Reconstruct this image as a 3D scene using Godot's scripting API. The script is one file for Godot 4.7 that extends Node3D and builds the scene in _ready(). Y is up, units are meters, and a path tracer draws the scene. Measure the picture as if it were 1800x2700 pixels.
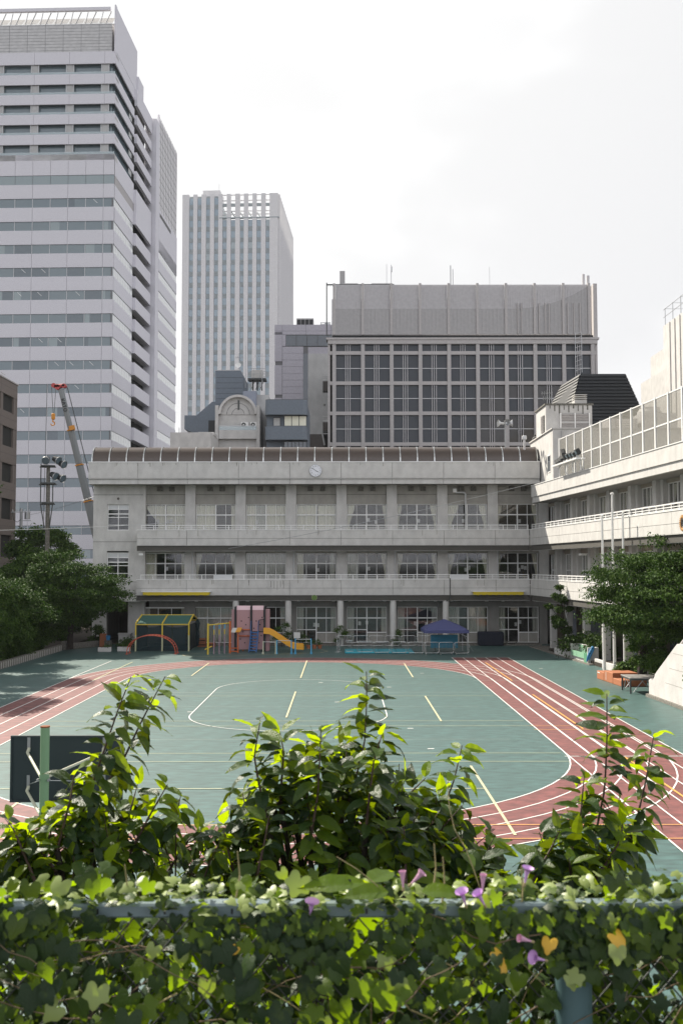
extends Node3D
# A school yard seen over an overgrown fence, with office towers behind. Metres, y up, the camera looks along -z.

const SUN_DIR := Vector3(-0.75, 1.0, -0.80)      # from the ground towards the sun
const EXPOSURE := 1.75

const LEFT_SHOOTS := [
	[Vector3(-1.02, 5.16, -3.84), Vector3(-0.93, 5.44, -3.88), Vector3(-0.87, 5.64, -3.92), Vector3(-0.83, 5.76, -3.96)],
	[Vector3(-1.01, 5.23, -4.04), Vector3(-0.88, 5.42, -4.08), Vector3(-0.82, 5.56, -4.12), Vector3(-0.73, 5.74, -4.16)],
	[Vector3(-1.05, 5.15, -3.74), Vector3(-1.02, 5.32, -3.80), Vector3(-1.02, 5.42, -3.86)],
	[Vector3(-0.84, 5.05, -3.94), Vector3(-0.76, 5.21, -4.00), Vector3(-0.70, 5.32, -4.06)],
	[Vector3(-0.90, 5.05, -4.14), Vector3(-0.87, 5.21, -4.20), Vector3(-0.86, 5.28, -4.26)],
	[Vector3(-1.10, 5.07, -3.64), Vector3(-1.20, 5.24, -3.70), Vector3(-1.25, 5.26, -3.76)],
	[Vector3(-1.05, 5.07, -3.74), Vector3(-1.18, 5.20, -3.80), Vector3(-1.22, 5.22, -3.86)],
	[Vector3(-0.71, 4.95, -4.14), Vector3(-0.63, 5.07, -4.20), Vector3(-0.59, 5.08, -4.26)],
	[Vector3(-0.83, 4.92, -4.24), Vector3(-0.73, 5.09, -4.30), Vector3(-0.70, 5.12, -4.36)],
	[Vector3(-1.15, 5.00, -3.84), Vector3(-1.13, 5.13, -3.90), Vector3(-1.12, 5.23, -3.96)],
	[Vector3(-0.97, 5.07, -3.94), Vector3(-0.98, 5.21, -4.00), Vector3(-1.05, 5.29, -4.06)],
]
const CENTRE_SHOOTS := [
	[Vector3(-0.07, 5.04, -3.94), Vector3(0.04, 5.31, -3.97), Vector3(0.09, 5.49, -4.00), Vector3(0.10, 5.64, -4.03), Vector3(0.10, 5.77, -4.06)],
	[Vector3(-0.28, 5.22, -3.84), Vector3(-0.32, 5.37, -3.88), Vector3(-0.34, 5.46, -3.92), Vector3(-0.32, 5.59, -3.96)],
	[Vector3(-0.27, 5.23, -4.04), Vector3(-0.17, 5.36, -4.08), Vector3(-0.06, 5.43, -4.12), Vector3(0.05, 5.48, -4.16)],
	[Vector3(-0.20, 5.31, -4.04), Vector3(-0.15, 5.40, -4.10), Vector3(-0.11, 5.47, -4.16)],
	[Vector3(0.25, 5.04, -4.24), Vector3(0.43, 5.17, -4.28), Vector3(0.48, 5.28, -4.32), Vector3(0.52, 5.42, -4.36)],
	[Vector3(0.22, 5.18, -4.24), Vector3(0.30, 5.24, -4.30), Vector3(0.36, 5.28, -4.36)],
	[Vector3(0.23, 5.04, -3.64), Vector3(0.23, 5.16, -3.70), Vector3(0.23, 5.23, -3.76)],
	[Vector3(0.34, 4.92, -4.14), Vector3(0.46, 5.04, -4.20), Vector3(0.54, 5.06, -4.26)],
	[Vector3(-0.12, 5.16, -3.74), Vector3(-0.09, 5.34, -3.80), Vector3(-0.08, 5.57, -3.86)],
	[Vector3(0.09, 5.23, -3.74), Vector3(0.12, 5.46, -3.80), Vector3(0.16, 5.57, -3.86)],
	[Vector3(-0.31, 5.06, -3.64), Vector3(-0.28, 5.20, -3.70), Vector3(-0.27, 5.27, -3.76)],
	[Vector3(0.28, 5.07, -4.14), Vector3(0.39, 5.16, -4.20), Vector3(0.42, 5.22, -4.26)],
	[Vector3(-0.24, 5.28, -3.94), Vector3(-0.23, 5.46, -4.00), Vector3(-0.25, 5.53, -4.06)],
	[Vector3(0.00, 5.20, -4.04), Vector3(0.01, 5.37, -4.10), Vector3(0.03, 5.49, -4.16)],
	[Vector3(-0.39, 5.03, -3.74), Vector3(-0.43, 5.15, -3.80), Vector3(-0.45, 5.19, -3.86)],
	[Vector3(0.00, 5.05, -3.84), Vector3(0.04, 5.18, -3.90), Vector3(0.09, 5.29, -3.96)],
	[Vector3(-0.35, 5.08, -3.94), Vector3(-0.38, 5.24, -4.00), Vector3(-0.40, 5.29, -4.06)],
	[Vector3(0.16, 5.07, -4.14), Vector3(0.24, 5.21, -4.20), Vector3(0.26, 5.29, -4.26)],
]
const RIGHT_SHOOTS := [
	[Vector3(0.88, 4.93, -3.94), Vector3(0.99, 5.13, -3.97), Vector3(1.04, 5.31, -4.00), Vector3(1.06, 5.50, -4.03), Vector3(1.07, 5.68, -4.06)],
	[Vector3(1.13, 4.93, -4.14), Vector3(1.21, 5.12, -4.18), Vector3(1.27, 5.30, -4.22), Vector3(1.32, 5.49, -4.26)],
	[Vector3(0.83, 5.05, -3.84), Vector3(0.92, 5.24, -3.90), Vector3(0.95, 5.37, -3.96)],
	[Vector3(0.69, 5.01, -3.74), Vector3(0.79, 5.15, -3.80), Vector3(0.83, 5.19, -3.86)],
	[Vector3(0.95, 5.00, -3.84), Vector3(1.06, 5.12, -3.90), Vector3(1.10, 5.19, -3.96)],
	[Vector3(0.84, 5.03, -3.74), Vector3(0.86, 5.13, -3.80), Vector3(0.90, 5.19, -3.86)],
	[Vector3(1.06, 4.99, -4.04), Vector3(1.14, 5.11, -4.10), Vector3(1.25, 5.11, -4.16)],
	[Vector3(0.62, 4.97, -3.84), Vector3(0.60, 5.02, -3.90), Vector3(0.58, 5.02, -3.96)],
]

var rng := RandomNumberGenerator.new()
var M := {}
var used := {}
var boxes := {}


# ---------- meshes ----------
class Shape:
	var v := PackedVector3Array()
	var n := PackedVector3Array()
	var uv := PackedVector2Array()

	func tri(a: Vector3, b: Vector3, c: Vector3, na: Vector3, nb: Vector3, nc: Vector3, ua := Vector2.ZERO, ub := Vector2.ZERO, uc := Vector2.ZERO) -> void:
		if (b - a).cross(c - a).dot(na + nb + nc) > 0.0:
			v.append_array([a, c, b]); n.append_array([na, nc, nb]); uv.append_array([ua, uc, ub])
		else:
			v.append_array([a, b, c]); n.append_array([na, nb, nc]); uv.append_array([ua, ub, uc])

	func flat(a: Vector3, b: Vector3, c: Vector3, away := Vector3.ZERO) -> void:
		var m := (b - a).cross(c - a).normalized()
		if m.dot(away) < 0.0:
			m = -m
		tri(a, b, c, m, m, m)

	func quad(a: Vector3, b: Vector3, c: Vector3, d: Vector3, away: Vector3) -> void:
		var m := (b - a).cross(c - a).normalized()
		if m.length() < 0.5:
			m = (c - a).cross(d - a).normalized()
		if m.dot(away) < 0.0:
			m = -m
		tri(a, b, c, m, m, m, Vector2(0, 1), Vector2(1, 1), Vector2(1, 0))
		tri(a, c, d, m, m, m, Vector2(0, 1), Vector2(1, 0), Vector2(0, 0))

	func box(c: Vector3, s: Vector3, b := Basis.IDENTITY) -> Shape:
		var h := s / 2.0
		for ax in 3:
			for sg in [-1.0, 1.0]:
				var e0 := Vector3.ZERO; e0[ax] = sg * h[ax]
				var e1 := Vector3.ZERO; e1[(ax + 1) % 3] = h[(ax + 1) % 3]
				var e2 := Vector3.ZERO; e2[(ax + 2) % 3] = h[(ax + 2) % 3]
				quad(c + b * (e0 - e1 - e2), c + b * (e0 + e1 - e2), c + b * (e0 + e1 + e2), c + b * (e0 - e1 + e2), b * e0)
		return self

	# box with its twelve edges cut off by k
	func chamfer(c: Vector3, s: Vector3, k: float, b := Basis.IDENTITY) -> Shape:
		var h := s / 2.0
		var g := h - Vector3(k, k, k)
		for ax in 3:
			var p := (ax + 1) % 3
			var q := (ax + 2) % 3
			for sg in [-1.0, 1.0]:
				var e0 := Vector3.ZERO; e0[ax] = sg * h[ax]
				var e1 := Vector3.ZERO; e1[p] = g[p]
				var e2 := Vector3.ZERO; e2[q] = g[q]
				quad(c + b * (e0 - e1 - e2), c + b * (e0 + e1 - e2), c + b * (e0 + e1 + e2), c + b * (e0 - e1 + e2), b * e0)
				for sq in [-1.0, 1.0]:
					var a0 := Vector3.ZERO; a0[p] = sg * h[p]; a0[q] = sq * g[q]
					var a1 := Vector3.ZERO; a1[p] = sg * g[p]; a1[q] = sq * h[q]
					var l := Vector3.ZERO; l[ax] = g[ax]
					quad(c + b * (a0 - l), c + b * (a0 + l), c + b * (a1 + l), c + b * (a1 - l), b * (a0 + a1))
		for sx in [-1.0, 1.0]:
			for sy in [-1.0, 1.0]:
				for sz in [-1.0, 1.0]:
					var sv := Vector3(sx, sy, sz)
					flat(c + b * (Vector3(h.x, g.y, g.z) * sv), c + b * (Vector3(g.x, h.y, g.z) * sv), c + b * (Vector3(g.x, g.y, h.z) * sv), b * sv)
		return self

	func cyl(p: Vector3, q: Vector3, r0: float, r1: float, k := 8, caps := true) -> Shape:
		var d := (q - p).normalized()
		var x := d.cross(Vector3.UP if absf(d.y) < 0.9 else Vector3.RIGHT).normalized()
		var y := d.cross(x)
		for i in k:
			var a0 := TAU * i / k
			var a1 := TAU * (i + 1) / k
			var o0 := x * cos(a0) + y * sin(a0)
			var o1 := x * cos(a1) + y * sin(a1)
			tri(p + o0 * r0, p + o1 * r0, q + o1 * r1, o0, o1, o1)
			tri(p + o0 * r0, q + o1 * r1, q + o0 * r1, o0, o1, o0)
			if caps:
				flat(p, p + o0 * r0, p + o1 * r0, -d)
				flat(q, q + o0 * r1, q + o1 * r1, d)
		return self

	func tube(pts: Array, r: float, k := 6, r_end := -1.0) -> Shape:
		var re := r if r_end < 0.0 else r_end
		for i in pts.size() - 1:
			var f0 := float(i) / (pts.size() - 1)
			var f1 := float(i + 1) / (pts.size() - 1)
			cyl(pts[i], pts[i + 1], lerpf(r, re, f0), lerpf(r, re, f1), k)
		return self

	# a flat outline (x, y) pushed from z0 to z1
	func prism(poly: PackedVector2Array, z0: float, z1: float, t := Transform3D.IDENTITY) -> Shape:
		var ids := Geometry2D.triangulate_polygon(poly)
		for i in range(0, ids.size(), 3):
			for z in [z0, z1]:
				flat(t * Vector3(poly[ids[i]].x, poly[ids[i]].y, z), t * Vector3(poly[ids[i + 1]].x, poly[ids[i + 1]].y, z), t * Vector3(poly[ids[i + 2]].x, poly[ids[i + 2]].y, z), t.basis * Vector3(0, 0, (1.0 if z == maxf(z0, z1) else -1.0)))
		var turn := 1.0 if Geometry2D.is_polygon_clockwise(poly) else -1.0
		for i in poly.size():
			var a := poly[i]
			var b := poly[(i + 1) % poly.size()]
			var o := Vector3(-(b - a).y, (b - a).x, 0) * turn
			quad(t * Vector3(a.x, a.y, z0), t * Vector3(b.x, b.y, z0), t * Vector3(b.x, b.y, z1), t * Vector3(a.x, a.y, z1), t.basis * o)
		return self

	# outline (radius, height) turned about the y axis
	func lathe(profile: Array, k := 16, at := Vector3.ZERO) -> Shape:
		for i in profile.size() - 1:
			var p: Vector2 = profile[i]
			var q: Vector2 = profile[i + 1]
			var m := Vector2((q - p).y, -(q - p).x).normalized()
			for j in k:
				var a0 := TAU * j / k
				var a1 := TAU * (j + 1) / k
				var c0 := Vector3(cos(a0), 0, sin(a0))
				var c1 := Vector3(cos(a1), 0, sin(a1))
				var n0 := c0 * m.x + Vector3.UP * m.y
				var n1 := c1 * m.x + Vector3.UP * m.y
				tri(at + c0 * p.x + Vector3.UP * p.y, at + c1 * p.x + Vector3.UP * p.y, at + c1 * q.x + Vector3.UP * q.y, n0, n1, n1)
				tri(at + c0 * p.x + Vector3.UP * p.y, at + c1 * q.x + Vector3.UP * q.y, at + c0 * q.x + Vector3.UP * q.y, n0, n1, n0)
		return self

	func mesh() -> ArrayMesh:
		var a := []
		a.resize(Mesh.ARRAY_MAX)
		a[Mesh.ARRAY_VERTEX] = v
		a[Mesh.ARRAY_NORMAL] = n
		a[Mesh.ARRAY_TEX_UV] = uv
		var m := ArrayMesh.new()
		m.add_surface_from_arrays(Mesh.PRIMITIVE_TRIANGLES, a)
		return m


# ---------- nodes ----------
func named(parent: Node, called: String) -> String:
	var key := "%d/%s" % [parent.get_instance_id(), called]
	var k: int = used.get(key, 0)
	used[key] = k + 1
	return called if k == 0 else "%s_%03d" % [called, k]


func thing(called: String, label: String, category: String, at := Vector3.ZERO, turn := 0.0, group := "") -> Node3D:
	var o := Node3D.new()
	o.name = named(self, called)
	add_child(o)
	o.position = at
	o.rotation.y = turn
	tag(o, label, category, group)
	return o


func tag(o: Node, label: String, category: String, group := "", kind := "") -> void:
	if label: o.set_meta("label", label)
	if category: o.set_meta("category", category)
	if group: o.set_meta("group", group)
	if kind: o.set_meta("kind", kind)


func put(parent: Node3D, called: String, mesh: Mesh, m: Material, t := Transform3D.IDENTITY) -> MeshInstance3D:
	var o := MeshInstance3D.new()
	o.name = named(parent, called)
	o.mesh = mesh
	o.material_override = m
	o.transform = t
	parent.add_child(o)
	return o


func bx(parent: Node3D, called: String, c: Vector3, s: Vector3, m: Material, b := Basis.IDENTITY) -> MeshInstance3D:
	var key := s.snappedf(0.0005)
	if not boxes.has(key):
		boxes[key] = Shape.new().box(Vector3.ZERO, s).mesh()
	return put(parent, called, boxes[key], m, Transform3D(b, c))


func structure(called: String, mesh: Mesh, m: Material, t := Transform3D.IDENTITY) -> MeshInstance3D:
	var o := put(self, called, mesh, m, t)
	o.set_meta("kind", "structure")
	return o


# a copy of a thing with its parts, with a name and a label of its own
func again(o: Node3D, called: String, label: String) -> Node3D:
	var c: Node3D = o.duplicate()
	c.name = named(self, called)
	add_child(c)
	c.set_meta("label", label)
	return c


func many(parent: Node3D, called: String, mesh: Mesh, m: Material, ts: Array, cols: Array = []) -> MultiMeshInstance3D:
	var mm := MultiMesh.new()
	mm.transform_format = MultiMesh.TRANSFORM_3D
	mm.use_colors = not cols.is_empty()
	mm.mesh = mesh
	mm.instance_count = ts.size()
	for i in ts.size():
		mm.set_instance_transform(i, ts[i])
		if mm.use_colors:
			mm.set_instance_color(i, cols[i])
	var o := MultiMeshInstance3D.new()
	o.name = named(parent, called)
	o.multimesh = mm
	o.material_override = m
	o.set_meta("kind", "stuff")
	parent.add_child(o)
	return o


func rod(p: Vector3, q: Vector3, r: float, k := 6) -> Mesh:
	return Shape.new().cyl(p, q, r, r, k).mesh()


# ---------- materials ----------
func lin(r: float, g: float, b: float) -> Color:
	return Color(r, g, b).linear_to_srgb()


func mat(called: String, c: Color, rough := 0.8, metal := 0.0) -> StandardMaterial3D:
	var m := StandardMaterial3D.new()
	m.resource_name = called
	m.albedo_color = Color(c.r, c.g, c.b).linear_to_srgb()
	m.roughness = rough
	m.metallic = metal
	M[called] = m
	return m


func glassy(called: String, c: Color, rough := 0.05, spec := 0.9) -> StandardMaterial3D:
	var m := mat(called, c, rough)
	m.metallic_specular = spec
	return m


# grey mottling from a coarse and a fine noise, tiling; lo..1
func mottle(seed_: int, f_coarse: float, f_fine: float, share: float, lo: float, size := 512) -> ImageTexture:
	var a := FastNoiseLite.new()
	a.seed = seed_; a.frequency = f_coarse; a.fractal_octaves = 4
	var b := FastNoiseLite.new()
	b.seed = seed_ + 7; b.frequency = f_fine; b.fractal_octaves = 2
	var ia := a.get_seamless_image(size, size)
	var ib := b.get_seamless_image(size, size)
	ia.convert(Image.FORMAT_L8); ib.convert(Image.FORMAT_L8)
	var da := ia.get_data()
	var db := ib.get_data()
	var out := PackedByteArray()
	out.resize(size * size)
	for i in size * size:
		out[i] = int(clampf(lo + (1.0 - lo) * (da[i] * share + db[i] * (1.0 - share)) / 255.0, 0, 1) * 255.0)
	var im := Image.create_from_data(size, size, false, Image.FORMAT_L8, out)
	im.convert(Image.FORMAT_RGB8)
	im.generate_mipmaps()
	return ImageTexture.create_from_image(im)


func clad(called: String, c: Color, rough: float, tex: Texture2D, metres: Vector3) -> StandardMaterial3D:
	var m := mat(called, c, rough)
	m.albedo_texture = tex
	m.uv1_triplanar = true
	m.uv1_world_triplanar = true
	m.uv1_scale = Vector3(1.0 / metres.x, 1.0 / metres.y, 1.0 / metres.z)
	return m


func leafy(called: String, c: Color, back: Color, rough := 0.45) -> StandardMaterial3D:
	var m := mat(called, c, rough)
	m.backlight_enabled = true
	m.backlight = back
	m.cull_mode = BaseMaterial3D.CULL_DISABLED
	return m


# midrib, side veins and blotches of a leaf: u runs from the midrib to the edge, v from stalk to tip
func leaf_veins() -> ImageTexture:
	var w := 64
	var h := 192
	var n := FastNoiseLite.new()
	n.seed = 8
	n.frequency = 0.06
	var im := Image.create(w, h, false, Image.FORMAT_RGB8)
	for j in h:
		for i in w:
			var u := float(i) / w
			var v := float(j) / h
			var e := 0.80 + 0.22 * n.get_noise_2d(i, j)
			var rib := fposmod(v * 9.0 - u * 2.2, 1.0)
			e -= 0.16 * exp(-pow((rib - 0.5) / 0.09, 2.0))
			e += 0.30 * exp(-pow(u / 0.05, 2.0)) + 0.08 * exp(-pow((rib - 0.5) / 0.03, 2.0))
			if n.get_noise_2d(i * 2.5 + 90.0, j * 2.5) > 0.48:
				e *= 0.62
			e = clampf(e, 0.0, 1.0)
			im.set_pixel(i, j, Color(e, e, e * 0.97))
	im.bump_map_to_normal_map(6.0)
	im.generate_mipmaps()
	return ImageTexture.create_from_image(im)


func make_materials() -> void:
	var t_conc := mottle(3, 0.012, 0.12, 0.65, 0.84)
	var t_fine := mottle(11, 0.02, 0.35, 0.35, 0.80)
	var t_court := mottle(21, 0.010, 0.45, 0.55, 0.48, 1024)
	var t_stain := mottle(31, 0.03, 0.2, 0.7, 0.45)
	clad("concrete", Color(0.65, 0.64, 0.62), 0.85, t_conc, Vector3(5, 9, 5))
	clad("concrete_wing", Color(0.63, 0.62, 0.60), 0.85, t_conc, Vector3(5, 9, 5))
	clad("concrete_dark", Color(0.26, 0.25, 0.22), 0.9, t_stain, Vector3(3, 4, 3))
	clad("render_wall", Color(0.40, 0.385, 0.35), 0.9, t_conc, Vector3(5, 9, 5))  # dirtier than the fascia, with shade under the eaves put into the colour
	clad("render_shaded", Color(0.27, 0.265, 0.25), 0.9, t_conc, Vector3(5, 9, 5))  # deeper copy for the ground floor, shade below the balcony put into the colour
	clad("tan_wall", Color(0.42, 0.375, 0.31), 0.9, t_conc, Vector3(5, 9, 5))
	clad("joint", Color(0.10, 0.095, 0.085), 0.9, t_fine, Vector3(2, 2, 2))
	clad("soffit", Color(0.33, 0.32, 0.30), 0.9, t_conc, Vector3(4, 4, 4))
	clad("tower_panel", Color(0.86, 0.845, 0.90), 0.75, t_fine, Vector3(2.5, 2.5, 2.5))
	clad("tower_joint", Color(0.22, 0.22, 0.23), 0.9, t_fine, Vector3(2, 2, 2))
	clad("tower_grey", Color(0.66, 0.655, 0.655), 0.85, t_conc, Vector3(9, 5, 9))
	clad("white_tower", Color(0.88, 0.865, 0.875), 0.8, t_fine, Vector3(6, 6, 6))
	clad("lavender", Color(0.55, 0.53, 0.59), 0.75, t_fine, Vector3(4, 4, 4))
	clad("pale_concrete", Color(0.56, 0.56, 0.555), 0.85, t_conc, Vector3(10, 14, 10))
	clad("screen_metal", Color(0.68, 0.665, 0.68), 0.6, t_fine, Vector3(6, 6, 6))
	clad("screen_dark", Color(0.50, 0.49, 0.495), 0.7, t_fine, Vector3(6, 6, 6))
	clad("grid_stone", Color(0.56, 0.535, 0.53), 0.8, t_fine, Vector3(4, 4, 4))
	clad("blue_tile", Color(0.17, 0.205, 0.25), 0.5, t_fine, Vector3(3, 3, 3))
	clad("pale_wall", Color(0.60, 0.59, 0.575), 0.8, t_conc, Vector3(6, 8, 6))
	clad("lilac_wall", Color(0.33, 0.36, 0.44), 0.8, t_fine, Vector3(6, 8, 6))
	clad("brown_tile", Color(0.20, 0.165, 0.145), 0.7, t_fine, Vector3(3, 3, 3))
	clad("dark_brick", Color(0.12, 0.105, 0.10), 0.8, t_fine, Vector3(3, 3, 3))
	clad("black_metal", Color(0.022, 0.026, 0.032), 0.5, t_fine, Vector3(4, 4, 4))
	clad("white_wall", Color(0.63, 0.615, 0.60), 0.85, t_conc, Vector3(6, 10, 6))
	clad("kerb", Color(0.34, 0.32, 0.28), 0.9, t_stain, Vector3(2, 2, 2))
	clad("soil", Color(0.06, 0.045, 0.03), 1.0, t_stain, Vector3(1, 1, 1))
	clad("asphalt", Color(0.055, 0.055, 0.055), 0.95, t_fine, Vector3(2, 2, 2))
	clad("court_green", Color(0.086, 0.195, 0.184), 0.50, t_court, Vector3(9, 9, 2.6))
	clad("track_red", Color(0.30, 0.090, 0.083), 0.54, t_court, Vector3(6, 6, 4))
	M.court_green.metallic_specular = 0.66
	M.track_red.metallic_specular = 0.62
	clad("bark", Color(0.055, 0.042, 0.034), 0.9, t_stain, Vector3(0.6, 1.2, 0.6))
	mat("line_white", Color(0.66, 0.66, 0.64), 0.6)
	mat("line_faint", Color(0.36, 0.40, 0.36), 0.6)
	mat("line_yellow", Color(0.52, 0.48, 0.30), 0.6)
	mat("line_pale_yellow", Color(0.48, 0.48, 0.30), 0.6)
	mat("line_orange", Color(0.62, 0.33, 0.08), 0.6)
	glassy("office_glass", Color(0.14, 0.19, 0.215))
	glassy("office_glass_dark", Color(0.085, 0.12, 0.145))
	glassy("office_glass_pale", Color(0.24, 0.30, 0.315))
	glassy("office_glass_sky_tint", Color(0.62, 0.64, 0.64), 0.12)  # white sky reflection of the flank panes put into the glass colour
	glassy("white_tower_glass", Color(0.30, 0.39, 0.46))  # distance haze put into the pale glass colours of this tower
	glassy("white_tower_glass_pale", Color(0.36, 0.43, 0.46))
	mat("white_tower_spandrel", Color(0.33, 0.37, 0.385), 0.5)
	glassy("grid_glass", Color(0.045, 0.052, 0.062), 0.12, 0.4)
	glassy("grid_glass_dark", Color(0.012, 0.020, 0.030), 0.08, 0.5)
	glassy("grid_glass_brown", Color(0.040, 0.037, 0.034), 0.10, 0.5)
	glassy("small_glass", Color(0.045, 0.06, 0.075), 0.06, 0.7)
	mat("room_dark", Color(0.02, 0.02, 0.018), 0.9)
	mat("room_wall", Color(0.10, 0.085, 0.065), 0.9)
	var pane := mat("pane", Color(0.05, 0.06, 0.06), 0.03)
	pane.transparency = BaseMaterial3D.TRANSPARENCY_ALPHA
	pane.albedo_color.a = 0.14
	pane.metallic_specular = 0.6
	mat("curtain", Color(0.80, 0.79, 0.66), 0.9)
	mat("curtain_grey", Color(0.55, 0.56, 0.50), 0.9)
	mat("aluminium", Color(0.55, 0.56, 0.57), 0.4, 0.2)
	mat("white_frame", Color(0.78, 0.78, 0.77), 0.5)
	mat("white_paint", Color(0.74, 0.74, 0.73), 0.5)
	mat("steel", Color(0.35, 0.36, 0.37), 0.4, 0.6)
	mat("steel_dark", Color(0.06, 0.065, 0.065), 0.5, 0.3)
	mat("black", Color(0.012, 0.014, 0.016), 0.5)
	var bronze := clad("bronze", Color(0.075, 0.052, 0.040), 0.30, t_fine, Vector3(3, 3, 3))
	bronze.metallic_specular = 0.6
	mat("chrome", Color(0.62, 0.63, 0.62), 0.22, 0.9)
	mat("yellow_paint", Color(0.62, 0.46, 0.05), 0.5)
	mat("yellow_cloth", Color(0.60, 0.46, 0.03), 0.8)
	mat("red_paint", Color(0.50, 0.09, 0.045), 0.5)
	mat("orange_paint", Color(0.52, 0.12, 0.03), 0.5)
	mat("pink_board", Color(0.40, 0.235, 0.25), 0.7)
	mat("pink_pale", Color(0.72, 0.52, 0.56), 0.7)
	mat("blue_paint", Color(0.03, 0.12, 0.32), 0.5)
	mat("sky_blue_paint", Color(0.08, 0.34, 0.55), 0.5)
	mat("slide_yellow", Color(0.78, 0.38, 0.03), 0.35)
	mat("mauve_pole", Color(0.36, 0.24, 0.30), 0.5)
	mat("green_roof", Color(0.035, 0.115, 0.095), 0.8)
	var net := mat("dark_net", Color(0.006, 0.022, 0.028), 0.9)
	net.transparency = BaseMaterial3D.TRANSPARENCY_ALPHA
	net.albedo_color.a = 0.86
	mat("navy_cloth", Color(0.062, 0.072, 0.19), 0.75)  # sky sheen on the canopy put into the cloth colour
	mat("blue_sheet", Color(0.02, 0.22, 0.36), 0.6)
	mat("cyan_mat", Color(0.03, 0.33, 0.42), 0.6)
	mat("dark_tarp", Color(0.008, 0.012, 0.026), 0.8)
	mat("terracotta", Color(0.30, 0.11, 0.05), 0.8)
	mat("sink_green", Color(0.26, 0.46, 0.32), 0.4)
	mat("sink_green_dark", Color(0.10, 0.28, 0.16), 0.5)
	mat("hose_blue", Color(0.03, 0.20, 0.42), 0.5)
	mat("podium_brown", Color(0.36, 0.13, 0.055), 0.75)
	mat("table_top", Color(0.24, 0.23, 0.22), 0.6)
	mat("pole_green", Color(0.17, 0.29, 0.16), 0.55)
	mat("arm_cream", Color(0.46, 0.47, 0.36), 0.5)
	mat("board_back", Color(0.016, 0.028, 0.032), 0.6)
	mat("rust", Color(0.22, 0.07, 0.025), 0.9)
	mat("crane_grey", Color(0.19, 0.205, 0.21), 0.5)
	mat("crane_red", Color(0.42, 0.05, 0.05), 0.5)
	mat("hook_orange", Color(0.62, 0.26, 0.03), 0.5)
	mat("lettering", Color(0.02, 0.02, 0.025), 0.6)
	mat("clock_face", Color(0.74, 0.75, 0.80), 0.5)
	mat("emblem_gold", Color(0.46, 0.25, 0.09), 0.6)
	mat("sign_green", Color(0.09, 0.17, 0.03), 0.6)
	mat("rail_blue", Color(0.15, 0.20, 0.22), 0.45)
	mat("post_blue", Color(0.07, 0.13, 0.14), 0.55)
	var sm := mat("smoked", Color(0.26, 0.25, 0.22), 0.4)
	sm.transparency = BaseMaterial3D.TRANSPARENCY_ALPHA
	sm.albedo_color.a = 0.42
	var tub := mat("tint_rail", Color(0.55, 0.65, 0.68), 0.1)
	tub.transparency = BaseMaterial3D.TRANSPARENCY_ALPHA
	tub.albedo_color.a = 0.4
	mat("tube_light", Color(0.9, 0.9, 0.88), 0.5)
	mat("flower", Color(0.52, 0.30, 0.60), 0.6)
	mat("flower_pink", Color(0.58, 0.33, 0.46), 0.6)
	mat("twig", Color(0.16, 0.115, 0.07), 0.9)
	mat("vine_stem", Color(0.30, 0.25, 0.12), 0.8)
	mat("shoot_stem", Color(0.055, 0.030, 0.022), 0.7)
	var lf := leafy("tree_leaf", Color(1, 1, 1), Color(0.34, 0.44, 0.03), 0.6)
	lf.vertex_color_use_as_albedo = true
	lf.metallic_specular = 0.25
	var veins := leaf_veins()
	for k in 4:
		var g: Array = [[0.017, 0.038, 0.011], [0.026, 0.054, 0.012], [0.055, 0.092, 0.015], [0.012, 0.030, 0.011]]
		var c_leaf := leafy("cherry_leaf_%d" % k, Color(g[k][0], g[k][1], g[k][2]), Color(0.88, 1.0, 0.04) * [0.40, 0.55, 0.85, 0.28][k], 0.40)
		var v_leaf := leafy("vine_leaf_%d" % k, Color(g[k][0] * 1.1, g[k][1], g[k][2]), Color(0.82, 1.0, 0.05) * [0.30, 0.44, 0.74, 0.22][k], 0.42)
		c_leaf.metallic_specular = 0.32
		v_leaf.metallic_specular = 0.32
		for m in [c_leaf, v_leaf]:
			m.normal_enabled = true
			m.normal_texture = veins
			m.normal_scale = 0.8
	leafy("vine_leaf_sun_tint", Color(0.20, 0.25, 0.075), Color(0.86, 1.0, 0.12) * 0.6, 0.45)  # sunlit cream of the fringe put into the leaf colour
	leafy("yellow_leaf", Color(0.60, 0.36, 0.03), Color(0.4, 0.26, 0.02), 0.5)


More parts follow.
